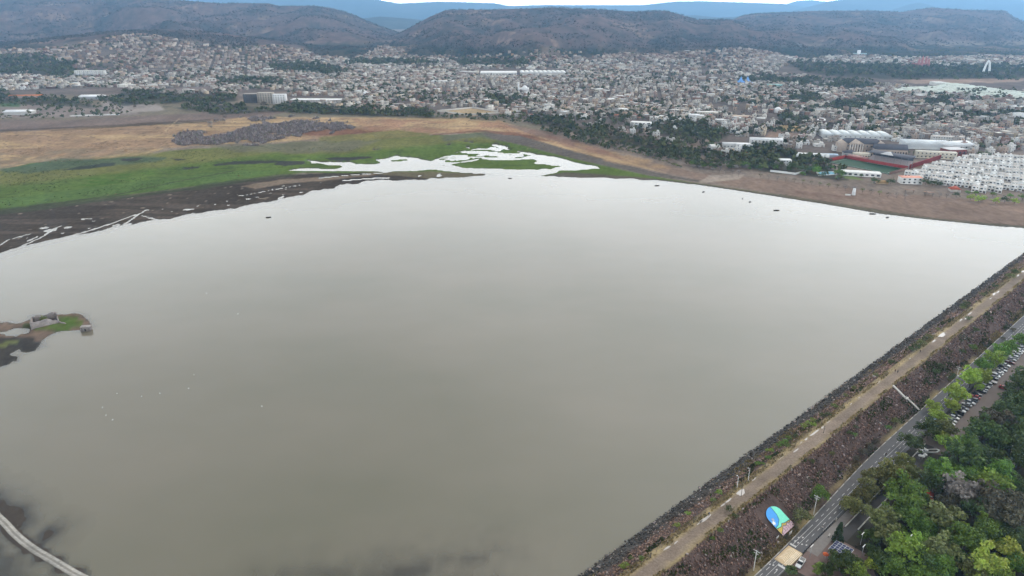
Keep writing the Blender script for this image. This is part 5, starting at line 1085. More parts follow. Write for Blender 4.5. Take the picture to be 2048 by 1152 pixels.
def utility(px, py, h, label, box=False):
    x, y, z, s, t = dpos(px, py); o = thing('utility_pole', label, 'utility pole', (x, y, z), DAMROT)
    mb = MB(); mb.tube([(0, 0, -.3), (0, 0, h)], [.17, .11], 7); link('pole', mb.mesh('pole', M_CONC_L), o)
    mb = MB(); mb.box(-.08, -1.2, h - .5, .08, 1.2, h - .35); mb.box(-.08, -.8, h - 1.4, .08, .8, h - 1.28); link('crossarm', mb.mesh('crossarm', STEEL), o)
    for q in (-1.05, -.4, .4, 1.05): mb = MB(); mb.tube([(0, q, h - .35), (0, q, h - .1)], [.05, .03], 5); link('insulator', mb.mesh('insulator', WHITEP), o)
    if box: mb = MB(); mb.box(-.35, -.9, 1.7, .35, -.2, 3.3); link('transformer', mb.mesh('transformer', WHITEP), o)
    return (x, y, z + h - .1)
u1 = utility(1627, 1029, 8.6, 'pale concrete utility pole with crossarm beside the green tree'); u2 = utility(1911, 762, 8.2, 'pale utility pole with a white box near the far lime trees', True)
u0 = utility(1507, 1140, 8.4, 'concrete utility pole at the foot of the dam, nearest the camera')
def wires(a, b, label):
    mb = MB()
    for q in (-1.05, -.4, .4, 1.05):
        d = np.array(NV) * q; P = []
        for k in range(13):
            f = k / 12; P.append((a[0] + (b[0] - a[0]) * f + d[0], a[1] + (b[1] - a[1]) * f + d[1], a[2] + (b[2] - a[2]) * f - 4 * 1.0 * f * (1 - f)))
        mb.tube(P, [.02] * 13, 4, (.05, .05, .05), cap=False)
    tag(link('power_lines', mb.mesh('power_lines', DARKM)), label, 'wires')
wires(u0, u1, 'sagging power lines over the mural at the dam foot'); wires(u1, u2, 'long power lines along the dam foot beyond the green tree')
# stairs
def stairs():
    s = 326.2; t0, t1 = -95.3, float(foot(s)) + .6; o = thing('stairs', 'narrow concrete stairs with a kinked landing down the dam face', 'stairs', (*st2xy(s, t0), 0), DAMROT); n = 30; mbs = MB()
    for k in range(n):
        a = (t1 - t0) * k / n; z = ZC - (ZC - ZR) * k / n; sh = 0.9 if k > n * .52 else 0
        mb = MB(); mb.box(-.65 + sh, -a - (t1 - t0) / n, z - .9, .65 + sh, -a, z + .18, c=(.4, .38, .35)); link('step', mb.mesh('step', M_CONC_L), o)
    mb = MB(); a = (t1 - t0) * .52; z = ZC - (ZC - ZR) * .52; mb.box(-.75, -a - .6, z - .7, 1.65, -a + .6, z + .25); link('landing', mb.mesh('landing', M_CONC_L), o)
stairs()
# drain wall on the inner face
x, y = st2xy(331, -105); mb = MB(); mb.box(-.3, -6, -3.4, .3, 1.5, .7); o = link('drain_wall', mb.mesh('drain_wall', M_CONC_L), None, (x, y, 3.6), DAMROT + .35); tag(o, 'short pale concrete wall running down the inner face to the lake', 'wall')
# bollards
BOLL = MB(); BOLL.tube([(0, 0, 0), (0, 0, .8)], [.14, .12], 7, (.05, .05, .05)); BOLL.blob((0, 0, .82), (.13, .13, .08)); BOLL = BOLL.mesh('bollard', DARKM)
for k in range(22):
    s = 197.6 + k * 1.25
    if k in (9, 10): s += .2
    x, y = st2xy(s, -73.05 - .012 * (s - 197)); o = link('bollard', BOLL, None, (x, y, ZR + .03)); tag(o, f'short dark bollard, {NUM[k]} from the raised crossing along the sidewalk', 'bollard', 'bollards along the sidewalk')
SEAT = MB(); SEAT.box(-.9, -.25, 0, .9, .25, .45, c=(.3, .28, .26)); SEAT = SEAT.mesh('bench', M_CONC)
for k, (px, py) in enumerate(((1672, 1040), (1658, 1072))): x, y, _ = at(px, py, ZR); o = link('bench', SEAT, None, (x, y, ZR + .09), DAMROT + .2); tag(o, ('pale concrete bench at the sidewalk nearest the shaggy trees', 'concrete bench between the bollards and the conifer')[k], 'bench')
# solar canopy
def solar():
    x, y, _ = at(1682, 1099, 0); o = thing('solar_canopy', 'solar panel canopy with white frame standing on the plaza', 'canopy', (x, y, ZR), DAMROT); W, D, h = 6.2, 6.0, 3.0; n = 5
    PV = plain('solar_cell', (.028, .036, .085), .7, .3, 2, spec=.15); mp = MB(); mp.box(-W / n / 2 + .05, -D / n / 2 + .05, 0, W / n / 2 - .05, D / n / 2 - .05, .05, c=(.03, .03, .06)); mp = mp.mesh('panel', PV)
    for i in range(n):
        for j in range(n): link('panel', mp, o, (-W / 2 + W / n * (i + .5), -D / 2 + D / n * (j + .5), h + .06))
    mb = MB()
    for k in range(n + 1): u = -W / 2 + W / n * k; w = -D / 2 + D / n * k; mb.box(u - .045, -D / 2, h, u + .045, D / 2, h + .1); mb.box(-W / 2, w - .045, h + .002, W / 2, w + .045, h + .102)
    link('frame', mb.mesh('frame', STEEL), o)
    for a in (-1, 1):
        for b in (-1, 1): mb = MB(); mb.tube([(a * W * .44, b * D * .44, 0), (a * W * .44, b * D * .44, h)], [.09, .09], 6); link('post', mb.mesh('post', STEEL), o)
solar()
def parasol(px, py, h, r, cmat, label, name='parasol'):
    x, y, _ = at(px, py, ZR + h); o = thing(name, label, 'parasol', (x, y, ZR + .04)); mb = MB(); mb.tube([(0, 0, 0), (0, 0, h + .3)], [.04, .03], 5); link('pole', mb.mesh('pole', STEEL), o)
    mb = MB(); n = 8; V = [(r * math.cos(k * math.pi / 4), r * math.sin(k * math.pi / 4), h - .25) for k in range(n)] + [(r * math.cos(k * math.pi / 4), r * math.sin(k * math.pi / 4), h - .45) for k in range(n)] + [(0, 0, h + .35)]
    mb.add(V, [(8 + k, 8 + (k + 1) % n, (k + 1) % n, k) for k in range(n)], [(k, (k + 1) % n, 16) for k in range(n)]); link('canopy', mb.mesh('canopy', cmat), o)
parasol(1652, 1107, 2.2, 1.0, plain('orange_canvas', (.50, .10, .03), .8, .15, 1), 'orange parasol at the left corner of the solar canopy')
for k, (px, py) in enumerate(((1843, 900), (1848, 896), (1853, 899), (1841, 910), (1846, 911), (1851, 908))): parasol(px, py, 2.0, .8, WHITEP, f'small white parasol, {NUM[k]} of the cluster by the white planter kerb')
def planter():
    o = thing('planter', 'long white-kerbed planter with dark soil at the lot entrance', 'planter', (*at(1857, 905, ZR)[:2], ZR)); P = [at(a, b, ZR)[:2] for a, b in ((1835, 906), (1845, 900.5), (1874, 899.5), (1880, 902), (1874, 906))]; l = o.location; c = np.mean(P, 0); mb = MB()
    Q = [(x - l.x, y - l.y) for x, y in P]; c = np.mean(Q, 0); I = [(c[0] + (a - c[0]) * .84, c[1] + (b - c[1]) * .78) for a, b in Q]; n = len(Q)
    for k in range(n):
        a, b, d, e = Q[k], Q[(k + 1) % n], I[(k + 1) % n], I[k]; mb.add([(*a, 0), (*b, 0), (*d, 0), (*e, 0), (*a, .5), (*b, .5), (*d, .5), (*e, .5)], [(0, 1, 5, 4), (2, 3, 7, 6), (4, 5, 6, 7)], c=(.6, .6, .6))
    link('kerb', mb.mesh('kerb', WHITEP), o); mb = MB(); mb.prism(I, .02, .3); link('soil', mb.mesh('soil', M_FLOOR), o)
planter()
def stall():
    x, y, _ = at(1853, 990, 0); o = thing('market_stall', 'red-roofed stall with a pale middle strip half hidden in the trees', 'stall', (x, y, ZR), DAMROT + .3); mb = MB(); mb.gable(-3, -2.2, -.4, 2.2, 2.6, .9, c=(.42, .06, .03)); mb.gable(1.0, -2.2, 3, 2.2, 2.6, .9, c=(.45, .05, .04)); link('roof', mb.mesh('roof', REDR), o); mb = MB(); mb.box(-.5, -2, 2.5, 1.1, 2, 2.7, c=(.55, .5, .45)); link('awning', mb.mesh('awning', M_CONC_L), o)
    for a in (-2.8, 2.8):
        for b in (-2, 2): mb = MB(); mb.tube([(a, b, 0), (a, b, 2.6)], [.07, .07], 5); link('post', mb.mesh('post', STEEL), o)
stall()
def hut(px, py, w, d, h, label, c=(.42, .42, .40)):
    x, y, _ = at(px, py, ZR + h); o = thing('park_hut', label, 'hut', (x, y, ZR), DAMROT + .2); mb = MB(); mb.box(-w / 2, -d / 2, 0, w / 2, d / 2, h, c=c); link('wall', mb.mesh('wall', OBJ), o); mb = MB(); mb.box(-w / 2 - .3, -d / 2 - .3, h, w / 2 + .3, d / 2 + .3, h + .15, c=c); link('roof', mb.mesh('roof', M_CONC_L), o); mb = MB(); mb.box(-.5, -d / 2 - .03, 0, .5, -d / 2, 2.1, c=(.08, .07, .06)); link('door', mb.mesh('door', OBJ), o)
hut(2036, 902, 6, 4, 3, 'pale grey flat-roofed hut among the dark trees at the right edge'); hut(2020, 925, 5, 3, .6, 'low pale concrete platform below the grey hut'); hut(1973, 826, 1.6, 1.4, 2.4, 'tiny white kiosk between dark trees right of the lot', (.6, .6, .58))
def park_lamp(px, py, h, label):
    x, y, _ = at(px, py, ZR + h); o = thing('street_lamp', label, 'street lamp', (x, y, ZR), DAMROT); mb = MB(); mb.tube([(0, 0, 0), (0, 0, h)], [.10, .06], 6); link('pole', mb.mesh('pole', STEEL), o); mb = MB(); mb.box(-1.0, -.12, h, 1.0, .12, h + .12); link('lamp_head', mb.mesh('lamp_head', WHITEP), o)
park_lamp(1726, 1067, 5, 'white T-shaped street lamp on the plaza below the service lane'); park_lamp(1822, 1072, 7, 'white double street lamp among the trees right of the plaza'); park_lamp(1624, 1092, 5, 'slim street lamp beside the bollards near the crossing'); park_lamp(1728, 1092, 4.5, 'white-headed street lamp on the plaza right of the solar canopy')
# road sign boards
def board(px, py, w, h, c, label):
    x, y, z, s, t = dpos(px, py); o = thing('sign_board', label, 'sign', (x, y, z), DAMROT); mb = MB(); mb.box(-w / 2, -.04, .8, w / 2, .04, .8 + h, c=c); link('panel', mb.mesh('panel', OBJ), o)
    for a in (-1, 1): mb = MB(); mb.tube([(a * w * .4, .06, 0), (a * w * .4, .06, .9)], [.05, .05], 5); link('post', mb.mesh('post', STEEL), o)
board(1580, 1072, 1.8, 1.3, (.62, .58, .55), 'small pale sign board on two posts below the mural'); board(1554, 1080, 1.6, .8, (.6, .6, .6), 'white slanted sign left of the mural foot'); board(1864, 836, 1.0, .7, (.15, .3, .6), 'small blue sign by the road near the stairs')
# low branches: the ruin on the island
def ruin():
    x, y, _ = at(88, 655, .5); o = thing('stone_ruin', 'roofless ruined stone house on the grassy island', 'ruin', (x, y, .45)); st_ = attrmat('ruin_stone', .95, .25, (.4, 2.5), bump=.05, bscale=3)
    c = (.235, .205, .19)
    A = [at(64, 659, .5)[:2], at(118, 646, .5)[:2], at(115, 638, .5)[:2], at(66, 645, .5)[:2]]
    L = [(p[0] - x, p[1] - y) for p in A]
    def wall(a, b, hs, th=.7):
        d = Vector((b[0] - a[0], b[1] - a[1])); n = Vector((-d.y, d.x)).normalized() * th / 2; k = len(hs); mb = MB(); V = []
        for i, h in enumerate(hs):
            f = i / (k - 1); p = Vector(a) + d * f; V += [(p.x + n.x, p.y + n.y, -.6), (p.x - n.x, p.y - n.y, -.6), (p.x + n.x, p.y + n.y, h), (p.x - n.x, p.y - n.y, h)]
        Q = []
        for i in range(k - 1): b0 = i * 4; Q += [(b0, b0 + 4, b0 + 6, b0 + 2), (b0 + 5, b0 + 1, b0 + 3, b0 + 7), (b0 + 2, b0 + 6, b0 + 7, b0 + 3)]
        e = (k - 1) * 4; Q += [(1, 0, 2, 3), (e, e + 1, e + 3, e + 2)]; mb.add(V, Q, c=c); link('wall', mb.mesh('wall', st_), o)
    wall(L[0], L[1], [4.2, 4.3, 4.0, 4.1, 3.9, 4.2, 4.4, 4.3, 3.6, 2.4, 2.5, 1.2]); wall(L[3], L[2], [3.6, 3.5, 3.7, 3.2, 3.6, 3.9, 4.8, 5.0, 4.6]); wall(L[0], L[3], [4.2, 3.8, 3.7, 3.6]); wall(L[1], L[2], [1.2, 2.2, 3.0, 4.6])
    wall(L[1], (L[1][0] + 5, L[1][1] - 1.5), [1.4, .8, .9, .4]); mid = lambda f, g: (f[0] + (g[0] - f[0]) * .55, f[1] + (g[1] - f[1]) * .55); wall(mid(L[0], L[1]), mid(L[3], L[2]), [2.6, 2.2, 2.8])
    bx, by, _ = at(86, 640, 2.5); tree(bx, by, .4, 2.6, 'olive', label='pale olive shrub growing inside the ruined stone house', group=None, hgt=4.6, nl=900)
    bx, by, _ = at(108, 640, 2.5); tree(bx, by + 2, .4, 1.6, 'grey', label='grey bare shrub on the back wall of the ruin', group=None, hgt=5.2, nl=900)
    x, y, _ = at(172, 662, .0); o2 = thing('stone_pier', 'small square stone building standing in the water off the island tip', 'ruin', (x, y, 0), .12); mb = MB(); mb.box(-2.6, -.5, -1.5, 2.6, 2.2, 2.6, c=c); link('wall', mb.mesh('wall', st_), o2); mb = MB(); mb.taper(-2.75, -.6, 2.6, 2.75, 2.3, 2.85, .1, .1, c=(.3, .27, .25)); link('cap', mb.mesh('cap', st_), o2); mb = MB(); mb.box(-.5, -.54, .2, .4, -.5, 1.5, c=(.04, .04, .04)); link('opening', mb.mesh('opening', st_), o2)
    for k in (-1.9, 2.0): mb = MB(); mb.box(k - .35, -.62, -.5, k + .35, -.52, 2.3, c=(.18, .155, .145)); link('buttress', mb.mesh('buttress', st_), o2)
ruin()
# boats and birds on the lake
def boat(px, py, l, label, rz):
    x, y, _ = at(px, py, 0); o = thing('rowing_boat', label, 'boat', (x, y, 0), rz); mb = MB(); a = l / 2; b = l * .16; sec = [(-a, b * .6), (-a * .4, b), (a * .3, b), (a, .05)]; V = []; Q = []
    for u, w in sec: V += [(u, -w * .6, -.1), (u, -w, .55), (u, w, .55), (u, w * .6, -.1)]
    for k in range(3):
        for j in range(4):
            if j != 1: Q.append((k * 4 + j, (k + 1) * 4 + j, (k + 1) * 4 + (j + 1) % 4, k * 4 + (j + 1) % 4))
    mb.add(V, Q + [(0, 1, 2, 3)], c=(.07, .06, .055)); link('hull', mb.mesh('hull', OBJ), o)
    for k in (-.3, .25): mb = MB(); mb.box(k * l - .15, -b * .85, .3, k * l + .15, b * .85, .36, c=(.16, .13, .10)); link('seat', mb.mesh('seat', WOOD), o)
for q in ((537, 435, 4.5, 'lone dark boat on the left part of the lake', .3), (1553, 421, 5.5, 'dark long boat nearest the middle of the far right water', .05), (1745, 428, 5.5, 'dark boat lying close to the right shore', -.1), (1775, 435, 3.5, 'small dark boat right of the one close to the right shore', .4), (1485, 397, 3, 'tiny dark boat, the left one of a pair off the brown bank', 1.2), (1500, 404, 3, 'tiny dark boat, the right one of a pair off the brown bank', .5), (1407, 384, 3.5, 'tiny dark boat off the end of the green strip', .6), (1314, 371.5, 5, 'dark boat drifting off the green shore strip', .1), (1020, 357, 4, 'dark low boat at the mouth of the wetland channel', 0.)): boat(*q)
BIRD = MB(); BIRD.blob((0, 0, .1), (.32, .16, .15), (.75, .75, .72), 6, 4); BIRD.tube([(.2, 0, .15), (.34, 0, .45), (.46, 0, .45)], [.06, .045, .02], 5, (.75, .75, .72)); BIRD = BIRD.mesh('bird', WHITEP)
for k, (px, py) in enumerate(((205, 815), (212, 831), (225, 840), (283, 793), (320, 787), (388, 750), (524, 813), (476, 628), (234, 787), (377, 777), (413, 587))): x, y, _ = at(px, py, 0); o = link('bird', BIRD, None, (x, y, 0), random.random() * 6, .9); later(o, 'small white water bird', 'bird', 'birds floating on the lake', px, py)
# ================================================================== the town
HOUSE = attrmat('plaster_and_brick', .9, .10, (.15, .9), spec=.05); WIN = plain('window_glass', (.045, .05, .058), .3, .2, .5, spec=.4); ROOF = attrmat('roofing', .9, .14, (.1, .7), spec=.05)
TOWN = P2('-260,140 -100,106 0,101 60,97 120,96 170,84 230,72 275,68 300,68 350,80 420,93 480,96 540,89 600,99 640,112 700,117 735,108 760,92 800,95 815,112 850,116 880,112 1000,110 1060,96 1120,94 1160,104 1200,106 1330,110 1400,100 1480,96 1540,104 1600,118 1660,124 1580,128 1540,146 1600,152 1740,168 1790,172 1860,178 2300,190 2300,330 2048,300 1920,315 1860,330 1800,345 1700,330 1620,330 1560,330 1440,318 1330,292 1180,262 1080,240 1010,232 960,214 880,216 780,224 640,214 570,206 470,190 400,188 330,188 250,178 140,176 -260,190')
FARTOWN = P2('1600,122 1660,112 1700,114 1760,112 1800,116 1860,116 1960,112 2048,114 2200,116 2200,138 1900,137 1760,134 1650,131')
OPEN_ = [P2('874,223 946,216 1011,226 935,231'), P2('320,178 420,172 430,182 330,186'), P2('470,184 620,180 640,188 480,192'), P2('1600,158 1700,158 1690,164 1600,163'), P2('1790,160 2300,156 2300,166 1830,169'), P2('1556,250 1602,250 1604,263 1554,263'), P2('1530,260 1620,266 1612,280 1526,276'), P2('1335,274 1425,276 1440,293 1350,296'), P2('130,176 262,174 252,182 140,183'), P2('1640,264 1780,264 1780,284 1900,276 1920,300 1900,330 1830,346 1640,332 1590,306'), P2('575,192 690,192 690,207 575,207'), P2('480,180 575,180 575,208 480,208'), P2('1255,240 1302,240 1302,258 1255,258'), P2('955,138 1135,138 1135,152 955,154'), P2('1440,274 1570,272 1570,300 1440,302')]
MINT = P2('1785,186 1800,178 1870,176 1890,169 1930,172 2000,182 2048,188 2200,192 2200,205 2040,200 1960,196 1920,190 1850,186')
WHITES = P2('1800,352 1860,332 1925,316 2060,300 2320,296 2320,410 2048,384 1960,380 1860,364')
WALLS = np.array([(.62, .61, .58), (.50, .48, .45), (.38, .35, .32), (.30, .24, .20), (.25, .16, .125), (.42, .33, .27), (.52, .44, .34), (.68, .67, .65), (.40, .30, .27), (.34, .32, .30)])
WNAMES = ['off-white', 'light grey', 'grey', 'brown', 'brick-red', 'tan', 'cream', 'white', 'pinkish', 'concrete-grey']
WP = np.array([.2, .16, .12, .08, .07, .09, .08, .1, .05, .05])
def gen_lots():
    seeds = []
    for k in range(90):
        y = math.exp(rng.uniform(math.log(820), math.log(3900))); x = rng.uniform(-.95, .95) * y; seeds.append((x, y, rng.choice([-.62, -.35, .1, .4]) + rng.normal(0, .12)))
    seeds = np.array(seeds); out = []
    for k, (sx, sy, ang) in enumerate(seeds):
        Rr = 420 + sy * .12; w = 8.8 + 2.6 * (sy > 1800) + rng.uniform(-.6, .8); d = 10.5 + 2 * (sy > 1800); nb = int(Rr * 2 / 112); us = []; vs_ = []
        u = np.arange(-Rr, Rr, w); u = u + 9 * np.floor(u / 96)          # cross streets
        v = []; q = -Rr
        while q < Rr: v += [q, q + d]; q += 2 * d + 8.5                     # two rows back to back, then a street
        U, V = np.meshgrid(u, np.array(v)); U = U.ravel(); V = V.ravel()
        ca, sa = math.cos(ang), math.sin(ang); X = sx + U * ca - V * sa; Y = sy + U * sa + V * ca
        m = (Y > 780) & (Y < 4300); X, Y = X[m], Y[m]
        if not len(X): continue
        d2 = (X[:, None] - seeds[None, :, 0]) ** 2 + (Y[:, None] - seeds[None, :, 1]) ** 2
        near = d2.argmin(1) == k; X, Y = X[near], Y[near]; out.append(np.stack([X, Y, np.full(len(X), ang), np.full(len(X), w), np.full(len(X), d)], 1))
    return np.concatenate(out)
def gen_town():
    A = gen_lots(); X, Y = A[:, 0], A[:, 1]; Z = gz(X, Y); PX, PY = proj(X, Y, Z)
    m = (inpoly(PX, PY, TOWN) | inpoly(PX, PY, FARTOWN)) & (PX > -160) & (PX < 2200)
    for P in GROVES: m &= ~(inpoly(PX, PY, P) & (rng.random(len(X)) < .93))
    for P in OPEN_: m &= ~inpoly(PX, PY, P)
    m &= ~inpoly(PX, PY, MINT) & ~inpoly(PX, PY, WHITES)
    dens = .74 - .45 * sstep(.52, .68, fbm(X / 150, Y / 210, 3, 33))
    # the green outskirts above the bank are loosely built
    loose = inpoly(PX, PY, P2('1040,232 1200,232 1450,262 1520,292 1700,312 1700,345 1440,330 1180,268')); dens = np.where(loose, .16, dens)
    hill = Z > 18; dens = np.where(hill & (PY < 112), dens * .8, dens)
    ridge = inpoly(PX, PY, P2('880,112 1000,100 1060,92 1160,92 1240,112 900,116')); dens = np.where(ridge, .14, dens)
    m &= rng.random(len(X)) < dens
    # hillside fringe thins out towards the top
    return A[m], Z[m], PX[m], PY[m]
TA, TZ, TPX, TPY = gen_town()
def house_arrays(A, Z, PX):
    n = len(A); g = rng; ang = A[:, 2] + g.normal(0, .03, n); w = A[:, 3] * g.uniform(.72, .98, n); d = A[:, 4] * g.uniform(.66, 1.0, n); fl = np.where(g.random(n) < .42, 1, np.where(g.random(n) < .86, 2, 3)); h = fl * 2.8 + g.uniform(.2, .9, n)
    big = g.random(n) < .035; w = np.where(big, w * g.uniform(1.5, 3.2, n), w); d = np.where(big, d * g.uniform(1.3, 2.2, n), d); h = np.where(big, g.uniform(4, 8, n), h)
    wi = g.choice(len(WALLS), n, p=WP / WP.sum()); wc = WALLS[wi] * g.uniform(.38, .92, (n, 1))
    rc = np.where((g.random(n) < .58)[:, None], np.array((.42, .40, .375)), np.where((g.random(n) < .5)[:, None], np.array((.60, .585, .56)), np.array((.30, .22, .18)))) * np.where((g.random(n) < .12)[:, None], 1.25, g.uniform(.34, .85, (n, 1)))
    wc = wc * np.array((1.05, 1.0, .93)); rc = rc * np.array((1.04, 1.0, .95)); hillm = (Z > 20)[:, None]; wc = np.where(hillm, wc * np.array((.80, .72, .68)), wc); rc = np.where(hillm, rc * np.array((.82, .75, .72)), rc)
    rc = np.where((g.random(n) < .05)[:, None], np.array((.34, .12, .07)), rc); rc = np.where(big[:, None], np.array((.62, .62, .61)) * g.uniform(.7, 1.1, (n, 1)), rc)
    return dict(x=A[:, 0], y=A[:, 1], z=Z, a=ang, w=w, d=d, h=h, fl=fl, wc=wc, rc=rc, wi=wi)
HS = house_arrays(TA, TZ, TPX)
def boxes_np(x, y, z0, z1, a, w, d):
    n = len(x); c = np.array([(-.5, -.5), (.5, -.5), (.5, .5), (-.5, .5)]); ca, sa = np.cos(a)[:, None], np.sin(a)[:, None]
    u = c[None, :, 0] * w[:, None]; v = c[None, :, 1] * d[:, None]; X = x[:, None] + u * ca - v * sa; Y = y[:, None] + u * sa + v * ca
    V = np.empty((n, 8, 3)); V[:, :4, 0] = X; V[:, :4, 1] = Y; V[:, 4:, 0] = X; V[:, 4:, 1] = Y; V[:, :4, 2] = z0[:, None]; V[:, 4:, 2] = z1[:, None]; return V
def far_town():
    dist = np.hypot(HS['x'], HS['y']); vis = (TPX > 0) & (TPX < 2048); score = np.where(vis, dist, 1e9) ; order = np.argsort(score); near = order[:210]; rest = order[210:]
    H = {k: v[rest] for k, v in HS.items()}; n = len(rest); V = [boxes_np(H['x'], H['y'], H['z'] - 3, H['z'] + H['h'], H['a'], H['w'], H['d'])]; cw = [np.repeat(H['wc'][:, None], 5, 1)]; cw[0] = cw[0].copy(); cw[0][:, 4] = H['rc']
    # roof rooms / second volumes
    k = rng.random(n) < .45; sx = rng.uniform(-.25, .25, n) * H['w']; sy = rng.uniform(-.25, .25, n) * H['d']; ca, sa = np.cos(H['a']), np.sin(H['a'])
    V.append(boxes_np((H['x'] + sx * ca - sy * sa)[k], (H['y'] + sx * sa + sy * ca)[k], (H['z'] + H['h'] - .3)[k], (H['z'] + H['h'] + rng.uniform(1.4, 2.9, n))[k], H['a'][k], H['w'][k] * rng.uniform(.25, .6, k.sum()), H['d'][k] * rng.uniform(.25, .6, k.sum()))); c = np.repeat(H['wc'][k][:, None], 5, 1).copy(); c[:, 4] = H['rc'][k]; cw.append(c)
    VV = np.concatenate(V); CC = np.concatenate(cw); F_ = (np.arange(len(VV))[:, None, None] * 8 + BOXF[None]).reshape(-1, 4)
    # windows and doors on the two sides that can be seen
    Wv = []; Wc = []
    for side in (0, 1):
        kk = np.where(dist[rest] < 2600)[0]
        for fl in range(2):
            q = kk[(H['fl'][kk] > fl)]
            for off_ in (-.24, .24):
                qq = q[rng.random(len(q)) < .72]; face = np.where(np.abs(np.cos(H['a'][qq])) > .4, 1, 1)
                ca, sa = np.cos(H['a'][qq]), np.sin(H['a'][qq])
                if side == 0: u0 = off_ * H['w'][qq]; v0 = -np.sign(ca) * (H['d'][qq] / 2 + .04); du, dv = rng.uniform(.5, .9, len(qq)), np.zeros(len(qq))
                else: v0 = off_ * H['d'][qq]; u0 = np.sign(-sa * 0 + np.where(sa > 0, -1, 1)) * (H['w'][qq] / 2 + .04) * 1.0; u0 = np.where(sa > 0, -1, 1) * (H['w'][qq] / 2 + .04); dv, du = rng.uniform(.5, .8, len(qq)), np.zeros(len(qq))
                zc = H['z'][qq] + fl * 2.8 + 1.5; hh = rng.uniform(.5, .85, len(qq)); P = []
                for su, sz in ((-1, -1), (1, -1), (1, 1), (-1, 1)):
                    uu = u0 + su * du; vv = v0 + su * dv; P.append(np.stack([H['x'][qq] + uu * ca - vv * sa, H['y'][qq] + uu * sa + vv * ca, zc + sz * hh], 1))
                Wv.append(np.stack(P, 1)); Wc.append(np.repeat(np.array([(.05, .05, .055)]), len(qq), 0) * rng.uniform(.6, 1.8, (len(qq), 1)))
    Wv = np.concatenate(Wv); nb = len(VV) * 8; Fw = nb + np.arange(len(Wv) * 4).reshape(-1, 4)
    me = mesh_np('town_houses', np.concatenate([VV.reshape(-1, 3), Wv.reshape(-1, 3)]), [F_, Fw], col=np.concatenate([CC.reshape(-1, 3), np.concatenate(Wc)]), mats=[HOUSE])
    struct(link('town_houses', me), 'thousands of small flat-roofed houses of the far town', 'stuff'); return near
NEAR = far_town()
# nearest houses, each a thing with walls, roof and windows
WM = MB(); WM.box(-.55, -.05, -.6, .55, .02, .6, c=(.05, .05, .06)); WM = WM.mesh('window', WIN); DM = MB(); DM.box(-.5, -.05, 0, .5, .02, 2.1, c=(.12, .08, .05)); DM = DM.mesh('door', OBJ)
HMESH = {}; TANK = MB(); TANK.tube([(0, 0, 0), (0, 0, 1.1), (0, 0, 1.4)], [.55, .55, .3], 8, (.03, .03, .035)); TANK = TANK.mesh('water_tank', DARKM)
def small_house(x, y, z, a, w, d, fl, wi, look, group):
    if math.cos(a) < 0: a += math.pi
    key = (round(w), round(d), int(fl), int(wi))
    if key not in HMESH:
        w_, d_ = key[0], key[1]; h = key[2] * 2.9 + .3; c = tuple(WALLS[wi]); mb = MB(); mb.box(-w_ / 2, -d_ / 2, -2.5, w_ / 2, d_ / 2, h, c=c)
        rf = MB(); rc = random.choice([(.42, .40, .375), (.58, .565, .54), (.30, .24, .2), (.5, .49, .46)]); t = .18
        for q in ((-w_ / 2, -d_ / 2, w_ / 2, -d_ / 2 + t), (-w_ / 2, d_ / 2 - t, w_ / 2, d_ / 2), (-w_ / 2, -d_ / 2 + t, -w_ / 2 + t, d_ / 2 - t), (w_ / 2 - t, -d_ / 2 + t, w_ / 2, d_ / 2 - t)): rf.box(q[0] - .03, q[1] - .03, h, q[2] + .03, q[3] + .03, h + .5, c=c)
        rf.box(-w_ / 2 + t, -d_ / 2 + t, h, w_ / 2 - t, d_ / 2 - t, h + .06, c=rc); rf.box(w_ * .1, -d_ * .1, h + .06, w_ * .4, d_ * .35, h + 2.4, c=c)
        HMESH[key] = (mb.mesh('wall', HOUSE), rf.mesh('roof', ROOF), w_, d_, key[2])
    mw, mr, w_, d_, f_ = HMESH[key]; o = link('house', None, None, (x, y, z), a); px, py = proj(x, y, z + 3); later(o, look, 'house', group, px, py)
    link('wall', mw, o); rfo = link('roof', mr, o)
    if random.random() < .7: link('water_tank', TANK, rfo, (-w_ * .25, d_ * .2, f_ * 2.9 + .36))
    for k in range(int(f_)):
        for u in ((-.26, .26) if k else (-.26,)): link('window', WM, o, (u * w_, -d_ / 2 - .03, k * 2.9 + 1.55))
    link('door', DM, o, (.24 * w_, -d_ / 2 - .03, 0)); return o
STN = {1: 'one-storey', 2: 'two-storey', 3: 'three-storey'}
for i in NEAR: small_house(HS['x'][i], HS['y'][i], HS['z'][i], HS['a'][i], HS['w'][i], HS['d'][i], HS['fl'][i], HS['wi'][i], f"{WNAMES[HS['wi'][i]]} {STN[int(HS['fl'][i])]} flat-roofed house", 'nearest houses of the town')
